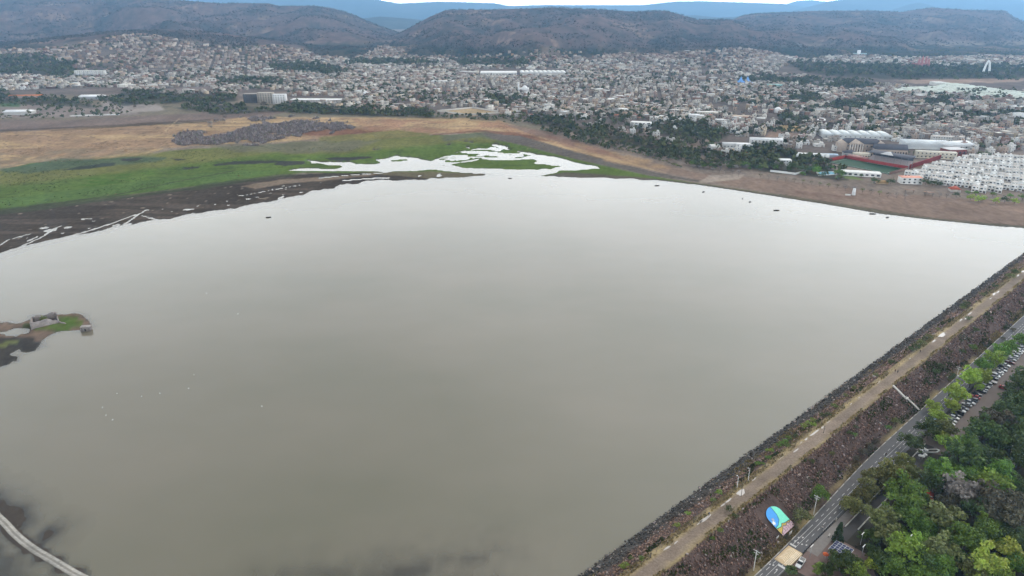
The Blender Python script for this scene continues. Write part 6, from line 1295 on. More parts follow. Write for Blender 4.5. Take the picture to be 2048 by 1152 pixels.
# white terrace estate by the shore
def terraces():
    g = random.Random(4); e1 = np.array((.82, -.572)); e2 = np.array((.572, .82)); base = np.array(hit(1905, 376)[:2]); rows_ = []
    protos = []
    for v in range(4):
        cw = ((.80, .80, .78), (.76, .75, .72), (.80, .79, .76), (.70, .69, .66))[v]
        mb = MB(); w, d, h = 6.3, 9.5, 5.2; mb.box(-w / 2, -d / 2 + 1.2, -2, w / 2, d / 2, h, c=cw); mb.box(-w / 2, -d / 2, -2, w / 2, -d / 2 + 1.2, 2.75, c=cw); mb.box(-w / 2, -d / 2 - .05, 2.75, w / 2, -d / 2 + .05, 3.6, c=cw)
        rf = MB(); rf.box(-w / 2, -d / 2 + 1.2, h, w / 2, -d / 2 + 1.4, h + .8, c=cw); rf.box(-w / 2, d / 2 - .2, h, w / 2, d / 2, h + .7, c=cw); rf.box(-w / 2, -d / 2 + 1.4, h, -w / 2 + .2, d / 2 - .2, h + .75, c=cw); rf.box(-w / 2 + .2, -d / 2 + 1.4, h, w / 2, d / 2 - .2, h + .05, c=(.60, .55, .51) if v % 2 else (.66, .66, .64))
        if v in (0, 2): rf.box((-.3 + .2 * v) * 3, .8, h + .05, (-.3 + .2 * v) * 3 + 2.2, 3.2, h + 1.9, c=cw)
        if v == 2: rf.gable(-w / 2 + .3, -d / 2 + 1.5, 0, .3, h + .1, .6, c=(.42, .22, .16), over=.05)
        protos.append((mb.mesh('wall', HOUSE), rf.mesh('roof', ROOF)))
    wl = MB(); wl.box(-1.0, -.06, -.62, 1.0, .02, .62, c=(.05, .05, .06)); wl = wl.mesh('window', WIN); ws = MB(); ws.box(-.5, -.06, -.5, .5, .02, .5, c=(.05, .05, .06)); ws = ws.mesh('window', WIN); gd = MB(); gd.box(-1.1, -.06, 0, 1.1, .02, 2.2, c=(.16, .13, .11)); gd = gd.mesh('garage_door', OBJ)
    rr = -1; total = 0
    for r_ in range(13):
        off2 = r_ * 17.5 + (0 if r_ % 2 == 0 else -4.5); L = []
        for k in range(-26, 60):
            if (k + r_ * 4) % 11 == 8 or g.random() < .05: continue
            p = base + e1 * (k * 6.45) + e2 * (off2 + g.uniform(-1.8, 1.8)); z = float(gz(p[0], p[1])); px, py = proj(p[0], p[1], z + 2)
            if inpoly(np.array([px]), np.array([py]), WHITES)[0] and px < 2110: L.append((px, p, z))
        if not L: continue
        rr += 1; L.sort(key=lambda q: q[0]); rn = 'front' if rr == 0 else NUM[rr]
        for i, (px, p, z) in enumerate(L):
            if total >= 270: break
            total += 1; v = g.randrange(4); flip = 0 if rr % 2 == 0 or rr > 5 else 0
            o = thing('terrace_house', f"white cubic terrace house, {NUM[i]} from the left in the {rn} row from the shore", 'house', (p[0], p[1], z + g.uniform(-.5, .3)), math.atan2(e1[1], e1[0]) + g.uniform(-.03, .03), 'white terrace houses by the shore'); link('wall', protos[v][0], o); link('roof', protos[v][1], o)
            link('window', wl, o, (-1.2, -4.75 + 1.2, 4.1)); link('window', ws, o, (1.7, -4.75 + 1.2, 4.2))
            if rr < 5: link('window', wl, o, (-1.4, -4.76, 1.5)); link('garage_door', gd, o, (1.6, -4.76, 0))
terraces()
# pale mint roofs of the far estate: rows too small to pick apart
def mint():
    A = []; c = hit(1930, 188); ang = .25
    for u in np.arange(-700, 700, 11):
        for v in np.arange(-500, 600, 15.0): A.append((c[0] + u * math.cos(ang) - v * math.sin(ang), c[1] + u * math.sin(ang) + v * math.cos(ang)))
    A = np.array(A); Z = gz(A[:, 0], A[:, 1]); px, py = proj(A[:, 0], A[:, 1], Z); m = inpoly(px, py, MINT) & (rng.random(len(A)) < .93); A, Z = A[m], Z[m]; n = len(A)
    V = boxes_np(A[:, 0], A[:, 1], Z - 2, Z + rng.uniform(4.6, 5.4, n), np.full(n, ang), np.full(n, 10.2), rng.uniform(8, 11, n)); c = np.repeat(np.array([(.50, .53, .47)]) * rng.uniform(.85, 1.1, (n, 1)), 5, 0).reshape(n, 5, 3).copy(); c[:, 4] = np.array((.60, .65, .58)) * rng.uniform(.9, 1.1, (n, 1))
    struct(link('estate_houses', mesh_np('estate_houses', V.reshape(-1, 3), (np.arange(n)[:, None, None] * 8 + BOXF[None]).reshape(-1, 4), col=c.reshape(-1, 3), mats=[HOUSE])), 'dense far estate of pale mint-roofed row houses', 'stuff')
mint()
# ------------------------------------------------------------------ single buildings
WMESH = {}
def wmesh(w, h):
    k = (round(w, 1), round(h, 1))
    if k not in WMESH: mb = MB(); mb.box(-w / 2, -.07, -h / 2, w / 2, .02, h / 2, c=(.05, .05, .06)); WMESH[k] = mb.mesh('window', WIN)
    return WMESH[k]
def mpp(x, y, z=0): return math.sqrt(x * x + y * y + (CAMZ - z) ** 2) / F
def building(name, label, cat, x0, x1, yb, hm, dm, rz, wc, rc, roof='flat', rh=2.0, rows_=0, cols=0, ww=1.2, wh=1.3, lm=None, group=None):
    """front edge from photo x0 to x1, foot at photo row yb; heights and depth in metres"""
    x, y, z = hit((x0 + x1) / 2, yb); w = abs(x1 - x0) * mpp(x, y) / max(.5, math.cos(rz) + .0); o = thing(name, label, cat, (x, y, z), rz, group); mb = MB(); mb.box(-w / 2, 0, -3, w / 2, dm, hm, c=wc); link('wall', mb.mesh('wall', HOUSE), o); rf = MB()
    if roof == 'flat':
        rf.box(-w / 2 - .15, -.15, hm, w / 2 + .15, dm + .15, hm + .35, c=rc); rf.box(-w / 2 + .5, .5, hm + .35, -w / 2 + .9, dm - .5, hm + .6, c=rc)
    elif roof == 'gable': rf.gable(-w / 2, 0, w / 2, dm, hm, rh, c=rc, over=.5)
    elif roof == 'hip': rf.hip(-w / 2, 0, w / 2, dm, hm, rh, c=rc, over=.5)
    elif roof == 'barrel': rf.barrel(-w / 2, 0, w / 2, dm, hm, rh, c=rc)
    elif roof == 'saw':
        n = max(3, int(w / 12))
        for k in range(n): a, b = -w / 2 + w * k / n, -w / 2 + w * (k + 1) / n; rf.gable(a, 0, b, dm, hm, rh, c=rc, over=.02, axis='y')
    link('roof', rf.mesh('roof', ROOF), o)
    for r_ in range(rows_):
        for c_ in range(cols): link('window', wmesh(ww, wh), o, (-w / 2 + w * (c_ + .5) / cols, -.02, hm * (r_ + .52) / rows_))
    if lm: LANDMARKS[lm] = ((x0 + x1) / 2, yb - 4)
    return o, w
WHT, CRM, GRY, TANW, BRK = (.72, .72, .70), (.60, .55, .45), (.40, .39, .38), (.42, .34, .28), (.30, .15, .11); SLATE = (.10, .10, .115)
def college():
    o, w = building('college_hall', 'large tan college hall with slate roof and white columned portico', 'school', 1684, 1757, 306, 11, 18, -.22, TANW, SLATE, 'hip', 6, 2, 12, 1.4, 2.2, 'slate-roofed college hall')
    mb = MB(); mb.gable(-8.5 - w * .12, -4, 8.5 - w * .12, 8, 11.2, 5, c=(.46, .38, .32), over=.6, axis='y'); link('pediment', mb.mesh('pediment', HOUSE), o)
    for k in range(6): mb = MB(); u = -w * .12 - 7.5 + 3 * k; mb.tube([(u, -3.4, -.5), (u, -3.4, 11.2)], [.62, .5], 8, (.62, .57, .52)); link('column', mb.mesh('column', HOUSE), o)
    for sx in (-1, 1): mb = MB(); a = sx * w * .42; mb.gable(a - 6, -1.5, a + 6, 10, 11.1, 4, c=(.46, .38, .32), over=.4, axis='y'); link('gable_wing', mb.mesh('gable_wing', HOUSE), o); mb = MB(); mb.box(a - 5.6, -1.2, -2, a + 5.6, 0, 11.1, c=(.45, .37, .31)); link('bay', mb.mesh('bay', HOUSE), o)
    building('college_wing', 'lower tan college wing with slate roof right of the hall', 'school', 1756, 1806, 313, 8, 16, -.22, TANW, SLATE, 'gable', 6, 1, 12, 1.3, 3)
    building('college_annex', 'small grey-roofed annex in front of the college hall', 'school', 1690, 1712, 315, 5, 12, -.22, GRY, SLATE, 'hip', 3, 1, 4); building('gym_block', 'low beige block with dark windows between annex and grandstand', 'school', 1710, 1736, 318, 6, 9, -.22, CRM, (.5, .46, .38), 'flat', 0, 1, 6, 1.5, 1.2)
college()
def stadium():
    A = [hit(*q) for q in ((1654, 325), (1690, 318), (1815, 340), (1778, 350))]; x, y, z = A[3]; o = thing('stadium', 'small football stadium with green pitch, red walls and roofed grandstand', 'stadium', (x, y, z)); z = max(a[2] for a in A)
    P = [(a[0] - x, a[1] - y) for a in A]; mb = MB(); mb.add([(*p, .6) for p in P], [(3, 2, 1, 0)], c=(.04, .082, .048)); mb.add([(*p, -3) for p in P] + [(*p, .6) for p in P], [(0, 1, 5, 4), (1, 2, 6, 5), (2, 3, 7, 6), (3, 0, 4, 7)], c=(.1, .1, .08)); link('pitch', mb.mesh('pitch', OBJ), o)
    lw = MB(); c = np.mean(P, 0)
    for f in (.93, .905):
        pass
    Q = [tuple(c + (np.array(p) - c) * .9) for p in P]
    for a, b in zip(Q, Q[1:] + Q[:1]):
        d = Vector((b[0] - a[0], b[1] - a[1])); n = Vector((-d.y, d.x)).normalized() * .25; lw.add([(a[0] + n.x, a[1] + n.y, .64), (a[0] - n.x, a[1] - n.y, .64), (b[0] - n.x, b[1] - n.y, .64), (b[0] + n.x, b[1] + n.y, .64)], [(0, 1, 2, 3)], c=(.5, .55, .5))
    link('pitch_lines', lw.mesh('pitch_lines', OBJ), o)
    def wall(name, a, b, h, th, cc, z0=-2):
        d = Vector((b[0] - a[0], b[1] - a[1])); n = Vector((-d.y, d.x)).normalized() * th; mb = MB(); V = [(a[0], a[1], z0), (b[0], b[1], z0), (b[0] + n.x, b[1] + n.y, z0), (a[0] + n.x, a[1] + n.y, z0)]; V += [(p[0], p[1], h) for p in V]; mb.add(V, [(0, 1, 5, 4), (1, 2, 6, 5), (2, 3, 7, 6), (3, 0, 4, 7), (4, 5, 6, 7)], c=cc); return link(name, mb.mesh(name, OBJ), o)
    red = (.27, .045, .04); wall('red_wall', P[0], P[1], 4.5, .5, red); wall('red_wall', P[1], P[2], 4.0, .5, red); wall('red_wall', P[2], P[3], 3, .5, (.2, .12, .09))
    # grandstand along the far side
    a = np.array(P[1]); b = np.array(P[2]); u = (b - a) / np.linalg.norm(b - a); n = np.array((-u[1], u[0])); L = np.linalg.norm(b - a); a0 = a + u * L * .36
    def slab(name, t0, t1, f0, f1, z0, z1, cc, zz=None, m_=OBJ):
        mb = MB(); q = [a + u * t0 * L + n * f0, a + u * t1 * L + n * f0, a + u * t1 * L + n * f1, a + u * t0 * L + n * f1]; za, zb = (z1, z1) if zz is None else zz; V = [(q[0][0], q[0][1], z0), (q[1][0], q[1][1], z0), (q[2][0], q[2][1], z0), (q[3][0], q[3][1], z0), (q[0][0], q[0][1], za), (q[1][0], q[1][1], za), (q[2][0], q[2][1], zb), (q[3][0], q[3][1], zb)]
        mb.add(V, [(0, 1, 5, 4), (1, 2, 6, 5), (2, 3, 7, 6), (3, 0, 4, 7), (4, 5, 6, 7)], c=cc); link(name, mb.mesh(name, m_), o)
    for k in range(5): slab('seating_tier', .36, .98, 1 + k * 2, 3 + k * 2, 0, 4.2 + k * 1.0, (.32, .27, .26))
    slab('back_wall', .36, .98, 11.2, 12, 0, 12, (.08, .08, .09)); slab('grandstand_roof', .345, .995, -1.5, 12.5, 12.6, 13.4, (.10, .10, .115), (12.9, 14.2)); slab('seating_tier', .02, .34, 1, 7, 0, 5.0, (.36, .2, .18))
    for k in range(7): slab('roof_post', .37 + k * .1, .373 + k * .1, .8, 1.2, 0, 12.6, (.2, .2, .2))
    mb = MB(); m0 = a + u * L * .66 - n * 1.7; mb.add([(m0[0] - u[0] * 8, m0[1] - u[1] * 8, 13.0), (m0[0] + u[0] * 8, m0[1] + u[1] * 8, 13.0), (m0[0], m0[1], 16.5), (m0[0] + n[0] * 7, m0[1] + n[1] * 7, 16.0)], T=[(0, 1, 2), (1, 3, 2), (3, 0, 2)], c=(.6, .6, .6)); link('pediment', mb.mesh('pediment', OBJ), o)
    LANDMARKS['football stadium'] = (1745, 335)
    # long red wall running up to the street
    A2 = [hit(1818, 338), hit(1898, 313)]; d = np.array(A2[1][:2]) - np.array(A2[0][:2]); w = np.linalg.norm(d); wo = thing('boundary_wall', 'long dark-red boundary wall climbing from the stadium to the street', 'wall', A2[0], math.atan2(d[1], d[0])); mb = MB(); mb.box(0, -.25, -3, w, .25, 5.0, c=(.22, .05, .05)); link('wall', mb.mesh('wall', OBJ), wo); mb = MB(); mb.box(0, -.32, 5.0, w, .32, 5.25, c=(.3, .09, .08)); link('coping', mb.mesh('coping', OBJ), wo)
stadium()
BL = [('warehouse', 'long pale double warehouse with low white roofs behind the college hall', 'warehouse', 1660, 1770, 279, 6, 40, -.2, (.55, .57, .57), (.66, .69, .69), 'saw', 1.5, 1, 14, 2, 1, 'double white warehouse'), ('warehouse', 'white shed with stepped gables right of the college wing', 'warehouse', 1822, 1886, 299, 7, 34, -.25, (.60, .63, .64), (.68, .71, .72), 'gable', 3, 0, 0, 1, 1, None),
    ('warehouse', 'white gabled shed above the red boundary wall', 'warehouse', 1896, 1946, 301, 7, 30, .2, (.62, .62, .62), (.72, .73, .73), 'gable', 3, 1, 5, 2, 2, None), ('school_block', 'beige two-storey school block with square windows beside the red wall', 'school', 1842, 1900, 318, 8, 9, -.3, CRM, (.55, .52, .45), 'flat', 0, 2, 10, 1.6, 1.4, 'beige school block'), ('school_block', 'white two-storey row with two lines of windows behind the sheds', 'school', 1872, 1918, 284, 7, 9, -.2, (.6, .59, .56), (.55, .5, .46), 'flat', 0, 2, 12, 1.4, 1.2, None),
    ('dark_hall', 'dark red and cream hall at the top of the red wall', 'hall', 1898, 1930, 313, 8, 16, .15, (.20, .07, .06), (.6, .6, .6), 'flat', 0, 1, 4, 2.2, 3, None), ('greenhouse', 'long white arched greenhouse beside the stadium corner', 'greenhouse', 1598, 1652, 318, 2.5, 11, -.25, WHT, (.74, .75, .74), 'barrel', 3.5, 0, 0, 1, 1, 'white arched greenhouse'), ('sports_roof', 'pale blue flat canopy roof beside the white arched greenhouse', 'canopy', 1640, 1672, 317, 4, 12, -.2, (.4, .45, .5), (.42, .52, .62), 'gable', 1, 0, 0, 1, 1, None),
    ('villa', 'long white lakeside villa with dark veranda above the lawn', 'house', 1692, 1752, 354, 4, 12, -.3, WHT, (.70, .70, .68), 'flat', 0, 1, 7, 3, 1.8, 'long white lakeside villa'), ('villa', 'small white two-storey villa among garden trees', 'house', 1561, 1581, 331, 6, 9, -.1, WHT, (.72, .72, .72), 'flat', 0, 2, 4, 1.6, 1.4, 'small white garden villa'), ('villa', 'white villa with red roof panels and green shaded door by the shore', 'house', 1806, 1840, 369, 6.5, 10, -.1, WHT, (.66, .34, .26), 'flat', 0, 2, 4, 2, 1.6, 'red-roofed shore villa'),
    ('pavilion', 'small pavilion with bright red hipped roof left of the garden trees', 'pavilion', 1484, 1498, 314, 2.8, 8, -.1, (.3, .25, .2), (.50, .10, .05), 'hip', 3, 0, 0, 1, 1, 'red-hipped pavilion'), ('pavilion', 'open pavilion with red hipped roof in front of the white terraces', 'pavilion', 1904, 1919, 385, 2.6, 8, -.2, (.5, .45, .4), (.40, .11, .07), 'hip', 3, 0, 0, 1, 1, 'red pavilion by the terraces'), ('pavilion', 'ochre thatched pavilion between two dark shore trees', 'pavilion', 1756, 1774, 369, 1.4, 6, -.2, (.4, .3, .2), (.36, .24, .12), 'hip', 2.2, 0, 0, 1, 1, None),
    ('office_block', 'white three-storey block with ribbon windows above the tree belt', 'building', 1262, 1298, 257, 9, 12, -.35, WHT, (.74, .74, .72), 'flat', 0, 3, 5, 4, 1.2, 'white three-storey block'), ('white_hall', 'long white roofed hall with red panel among trees', 'hall', 1505, 1560, 291, 7, 16, -.2, (.66, .65, .63), (.72, .72, .72), 'gable', 2, 2, 9, 1.6, 1.2, 'long white roofed hall'), ('white_house', 'cluster-end white stepped house left of the long white hall', 'house', 1448, 1478, 297, 5, 14, -.2, WHT, (.70, .70, .70), 'gable', 2, 1, 5, 1.5, 1.2, None), ('white_house', 'white stepped house right beside the long white hall', 'house', 1474, 1502, 300, 7, 12, -.2, WHT, (.68, .68, .68), 'flat', 0, 2, 5, 1.5, 1.2, None),
    ('white_shed', 'low white shed with curved roof left of the stepped houses', 'shed', 1422, 1440, 299, 3.5, 12, .2, (.6, .6, .58), (.66, .65, .62), 'barrel', 2, 0, 0, 1, 1, None), ('office_block', 'pale two-storey office with many small windows in the town edge', 'building', 1396, 1434, 234, 8, 14, -.15, (.58, .55, .48), (.64, .62, .58), 'flat', 0, 2, 8, 1.6, 1.3, None), ('office_block', 'plain white tall block left of the pale office', 'building', 1378, 1398, 241, 9, 12, -.2, (.66, .66, .65), (.7, .7, .7), 'flat', 0, 2, 3, 1, 1, 'plain white tall block'), ('shed', 'white flat shed in front of the pale office', 'shed', 1433, 1459, 245, 4, 12, -.1, (.55, .55, .53), (.70, .70, .68), 'flat', 0, 0, 0, 1, 1, None), ('red_hall', 'low salmon-roofed hall behind the white three-storey block', 'hall', 1290, 1310, 227, 5, 12, -.2, (.5, .3, .22), (.48, .24, .16), 'gable', 2, 1, 5, 1.2, 1, None), ('orange_hall', 'orange-walled hall with flat roof left of the gold mound', 'hall', 1460, 1500, 238, 4, 14, -.15, (.52, .28, .18), (.52, .42, .34), 'flat', 0, 1, 6, 1.2, 1.2, None),
    ('barn', 'big white open barn with sloped roof at the left edge', 'barn', 12, 50, 230, 5, 26, .05, (.45, .44, .42), (.74, .74, .73), 'gable', 2.5, 0, 0, 1, 1, 'white barn at the left edge'), ('barn', 'white-roofed long shed among the left groves', 'barn', 160, 193, 199, 5, 34, .05, (.36, .36, .36), (.76, .76, .76), 'gable', 3, 0, 0, 1, 1, 'white-roofed grove shed'), ('orange_shed', 'long low shed with bright orange roof on the left', 'shed', 26, 73, 196, 4, 14, .15, (.4, .3, .25), (.52, .19, .08), 'gable', 2, 0, 0, 1, 1, 'orange-roofed long shed'), ('unfinished_tower', 'dark unfinished concrete apartment tower with open floors', 'building', 489, 515, 206, 17, 14, 0, (.11, .105, .105), (.34, .31, .28), 'flat', 0, 5, 6, 2.6, 1.9, None), ('tower_block', 'unfinished tan apartment tower with rows of dark openings', 'building', 517, 545, 207, 20, 14, 0, (.36, .32, .27), (.45, .40, .34), 'flat', 0, 6, 6, 2.2, 1.6, 'unfinished tan tower'), ('tower_block', 'white apartment tower right of the unfinished ones', 'building', 547, 570, 207, 17, 14, 0, (.68, .67, .66), (.6, .6, .6), 'flat', 0, 5, 5, 1.6, 1.5, None),
    ('long_store', 'very long low building with bright white roof right of the towers', 'store', 584, 678, 205, 5, 22, -.03, (.46, .43, .40), (.75, .75, .74), 'flat', 0, 1, 20, 1.5, 1.5, 'long white-roofed store'), ('factory', 'big pale factory with white roofs, the left of two', 'factory', 962, 1032, 152, 9, 60, 0, (.62, .62, .6), (.72, .72, .71), 'flat', 0, 1, 12, 3, 2, 'left white factory'), ('factory', 'long pale factory with white roofs, the right of two', 'factory', 1042, 1130, 151, 8, 70, 0, (.5, .49, .47), (.70, .70, .68), 'saw', 2, 0, 0, 1, 1, 'right white factory'), ('white_shed', 'thin white-roofed shed left of the factories', 'shed', 864, 907, 168, 6, 18, .05, (.55, .54, .52), (.74, .74, .73), 'gable', 2, 0, 0, 1, 1, 'thin white-roofed shed'), ('teal_school', 'turquoise school block in the far right town', 'school', 1538, 1562, 177, 9, 14, -.1, (.26, .46, .45), (.4, .55, .52), 'flat', 0, 2, 8, 1.5, 1.3, 'turquoise school'), ('white_store', 'white flat store beside the pale mint estate', 'store', 1872, 1890, 171, 7, 26, 0, (.66, .66, .62), (.72, .72, .70), 'flat', 0, 0, 0, 1, 1, 'white store by the mint estate'), ('white_church', 'white church hall with arched tower window at the right edge', 'church', 2032, 2044, 244, 14, 10, 0, (.66, .66, .64), (.6, .6, .6), 'flat', 0, 1, 1, 2, 4, 'white church at the right edge')]
for b in BL:
    building(b[0], b[1], b[2], b[3], b[4], b[5], b[6], b[7], b[8], b[9], b[10], b[11], b[12], b[13], b[14], b[15], b[16], b[17] if len(b) > 17 else None)
for k in range(7): building('apartment_block', f'pale narrow apartment block, {NUM[k]} from the left of the far left row', 'building', 151 + 8.3 * k, 158.3 + 8.3 * k, 153, 15, 14, 0, (.62, .61, .58), (.58, .57, .54), 'flat', 0, 4, 2, 1.6, 1.4, 'pale apartment row' if k == 3 else None, 'far left apartment row')
for k in range(16):
    px = random.choice([random.uniform(0, 140), random.uniform(0, 80)]); py = random.uniform(152, 182); x, y, z = hit(px, py); small_house(x, y, z, random.uniform(-.2, .2), random.uniform(9, 15), random.uniform(9, 13), random.choice([1, 2]), 7, 'white cubic slope house', 'white houses of the far left estate')
for k in range(14):
    px = random.uniform(1560, 1680); py = random.uniform(276, 302); x, y, z = hit(px, py); small_house(x, y, z, -.2, random.uniform(9, 14), random.uniform(8, 12), random.choice([1, 1, 2]), random.choice([0, 1, 7, 2]), 'pale suburban house', 'pale houses near the greenhouse')
# perimeter wall of the walled field, church, dome, water tower, arch, circus tent
def wall_loop(P, h, th, c, label, name='boundary_wall', cat='wall', close=True):
    A = [hit(*q) for q in P]; x, y, z = A[0]; o = thing(name, label, cat, A[0]); N_ = len(A)
    for i in range(N_ if close else N_ - 1):
        a, b = A[i], A[(i + 1) % N_]; d = Vector((b[0] - a[0], b[1] - a[1])); n = Vector((-d.y, d.x)).normalized() * th / 2; mb = MB(); V = []
        for p in (a, b): V += [(p[0] - x + n.x, p[1] - y + n.y, p[2] - z - 1), (p[0] - x - n.x, p[1] - y - n.y, p[2] - z - 1), (p[0] - x + n.x, p[1] - y + n.y, p[2] - z + h), (p[0] - x - n.x, p[1] - y - n.y, p[2] - z + h)]
        mb.add(V, [(0, 4, 6, 2), (5, 1, 3, 7), (2, 6, 7, 3), (1, 0, 2, 3), (4, 5, 7, 6)], c=c); link('wall_run', mb.mesh('wall_run', OBJ), o)
wall_loop([(874, 223), (946, 216.5), (1011, 226.5), (935, 231)], 2.6, .6, (.50, .47, .43), 'pale perimeter wall round an empty tan sports field'); LANDMARKS['walled tan field'] = (945, 224)
wall_loop([(1540, 344), (1590, 350), (1612, 344)], 2.2, .5, (.60, .60, .58), 'low white garden wall with a bend along the shore', close=False); wall_loop([(140, 233), (190, 231.5), (240, 230)], 2.2, .6, (.62, .6, .57), 'thin white wall along the far edge of the ploughed field', close=False)
def pool():
    P = [at(*q, 5.4)[:2] for q in ((1636, 345), (1664, 344), (1672, 349), (1640, 351))]; x, y = P[0]; z = max(float(gz(p[0], p[1])) for p in P) + .15; o = thing('swimming_pool', 'turquoise swimming pool with pale surround beside the lakeside villa', 'pool', (x, y, z)); mb = MB(); Q = [(p[0] - x, p[1] - y) for p in P]; c = np.mean(Q, 0); mb.prism([tuple(c + (np.array(p) - c) * 1.25) for p in Q][::-1], -1, .25, c=(.5, .48, .45)); link('surround', mb.mesh('surround', OBJ), o); mb = MB(); mb.prism(Q[::-1], 0, .3, c=(.22, .45, .58)); link('water', mb.mesh('water', OBJ), o)
pool()
def lawn(P, c, label):
    A = [hit(*q) for q in P]; z = max(a[2] for a in A) + .15; mb = MB(); mb.add([(a[0], a[1], z) for a in A], [tuple(range(len(A)))[::-1]] if len(A) == 4 else [], c=c); struct(link('lawn', mb.mesh('lawn', OBJ)), label)
lawn([(1684, 352), (1700, 350), (1728, 361), (1690, 358)], (.13, .17, .05), 'green villa lawn')
def odd():
    x, y, z = hit(1717, 109); o = thing('water_tower', 'white round water tank on the low ridge at the right', 'water tower', (x, y, z)); mb = MB(); mb.tube([(0, 0, -2), (0, 0, 16), (0, 0, 17)], [7, 7, 4], 12, (.72, .74, .75)); link('tank', mb.mesh('tank', OBJ), o); mb = MB(); mb.box(-20, -2, -2, 34, 8, 5, c=(.35, .48, .5)); link('base_building', mb.mesh('base_building', OBJ), o); LANDMARKS['white water tank'] = (1717, 105)
    x, y, z = hit(1971, 149.5); o = thing('arch_monument', 'tall white arch monument rising from the far right woods', 'monument', (x, y, z)); mb = MB()
    for k in (0,): mb.tube([(-9 + 18 * f, 0, 38 * math.sin(math.pi * f) ** .7) for f in np.linspace(.02, .98, 15)], [3.2 - 1.0 * abs(math.sin(math.pi * f)) for f in np.linspace(0, 1, 15)], 6, (.68, .70, .70), cap=False)
    link('arch', mb.mesh('arch', OBJ), o)
    x, y, z = hit(1845, 136); o = thing('red_church', 'red brick church with four slim towers in the far right woods', 'church', (x, y, z)); mb = MB(); mb.box(-22, 0, -3, 22, 30, 14, c=(.32, .14, .13)); link('nave', mb.mesh('nave', HOUSE), o)
    for k, (u, h) in enumerate(((-14, 30), (-4, 38), (8, 36), (17, 30))): mb = MB(); mb.tube([(u, 2, 0), (u, 2, h * .75), (u, 2, h)], [4.2, 3.6, .4], 6, (.36, .16, .15)); link('tower', mb.mesh('tower', HOUSE), o)
    x, y, z = hit(1487, 168); o = thing('circus_tent', 'blue and white circus tent with two peaks at the town edge', 'tent', (x, y, z))
    for u in (-8, 9): mb = MB(); n = 10; mb.add([(u + 15 * math.cos(6.283 * k / n), 12 * math.sin(6.283 * k / n), 3) for k in range(n)] + [(u + 5 * math.cos(6.283 * k / n), 4 * math.sin(6.283 * k / n), 9) for k in range(n)] + [(u, 0, 19)], [(k, (k + 1) % n, n + (k + 1) % n, n + k) for k in range(n)], [(n + k, n + (k + 1) % n, 2 * n) for k in range(n)], c=(.16, .34, .68)); link('canopy', mb.mesh('canopy', OBJ), o)
    mb = MB(); mb.box(14, -6, 0, 32, 4, 5, c=(.68, .68, .68)); link('entrance', mb.mesh('entrance', OBJ), o); LANDMARKS['blue circus tent'] = (1487, 165)
    x, y, z = hit(1046, 186); o = thing('white_church', 'white church with one bell tower in the middle of the town', 'church', (x, y, z)); mb = MB(); mb.box(-8, 0, -3, 14, 18, 10, c=(.66, .66, .66)); link('nave', mb.mesh('nave', HOUSE), o); mb = MB(); mb.blob((4, 8, 10), (6, 6, 6), (.7, .7, .7), 10, 6); link('dome', mb.mesh('dome', OBJ), o); mb = MB(); mb.box(-12, 0, -3, -8, 4, 20, c=(.68, .68, .68)); mb.taper(-12, 0, 20, -8, 4, 24, 1.8, 1.8, c=(.6, .6, .6)); link('bell_tower', mb.mesh('bell_tower', HOUSE), o); LANDMARKS['white church in the middle'] = (1046, 182)
    for k, (px, py, r) in enumerate(((732, 192, 6), (1555, 225, 6))): x, y, z = hit(px, py); o = thing('dome_tank', ('white dome on a roof in the town behind the long white store', 'white domed tank in the town right of the plain white block')[k], 'dome', (x, y, z)); mb = MB(); mb.tube([(0, 0, -2), (0, 0, 5)], [r, r], 10, (.7, .7, .7)); link('drum', mb.mesh('drum', OBJ), o); mb = MB(); mb.blob((0, 0, 5), (r, r, r * .8), (.74, .74, .74), 12, 6); link('dome', mb.mesh('dome', OBJ), o)
    x, y, z = hit(1707, 390); o = thing('slipway_hut', 'small white hut with a walled ramp on the brown bank', 'hut', (x, y, z), -.3); mb = MB(); mb.taper(-1.6, -1.6, -.5, 1.6, 1.6, 6.5, .5, .5, c=(.68, .68, .68)); link('tower', mb.mesh('tower', OBJ), o); mb = MB(); mb.box(-8, -3, -.5, -3, -1.5, .8, c=(.6, .6, .58)); link('ramp_wall', mb.mesh('ramp_wall', OBJ), o); LANDMARKS['white slipway hut'] = (1707, 386)
    for k, (px, py) in enumerate(((1857, 391), (1818, 386))): x, y, z = hit(px, py); o = thing('shade_shelter', ('open shelter with flat salmon roof on the bank, right one', 'open shelter with brown roof on the bank, left one')[k], 'shelter', (x, y, z), -.4); mb = MB(); mb.gable(-4, -1.8, 4, 1.8, 2.6, .7, c=((.42, .27, .2), (.3, .2, .15))[k]); link('roof', mb.mesh('roof', OBJ), o); [link('post', wmesh(.2, 5.2), o, (a, b, 0)) for a in (-3.6, 3.6) for b in (-1.5, 1.5)]
odd()
# cars in the street below the red wall
for k in range(18):
    px, py = 1880 + k * 3.2 + random.uniform(-2, 2), 336 - k * 1.25 + random.uniform(-3, 4); x, y, z = hit(px, py); s, t = xy2st(x, y); kind = random.choice(['sedan', 'hatch', 'suv']); cn = random.choice(['white', 'white', 'silver', 'grey', 'black']); bo, ro, gl, hl, a, b = car_meshes(kind, CARCOL[cn]); o = link('car', None, None, (x, y, z + .05), -.4 + random.uniform(-.2, .2)); link('body', bo, o); link('roof', ro, o); link('windows', gl, o); later(o, f'{cn} car parked below the dark-red wall', 'car', 'cars parked below the red wall', px, py)
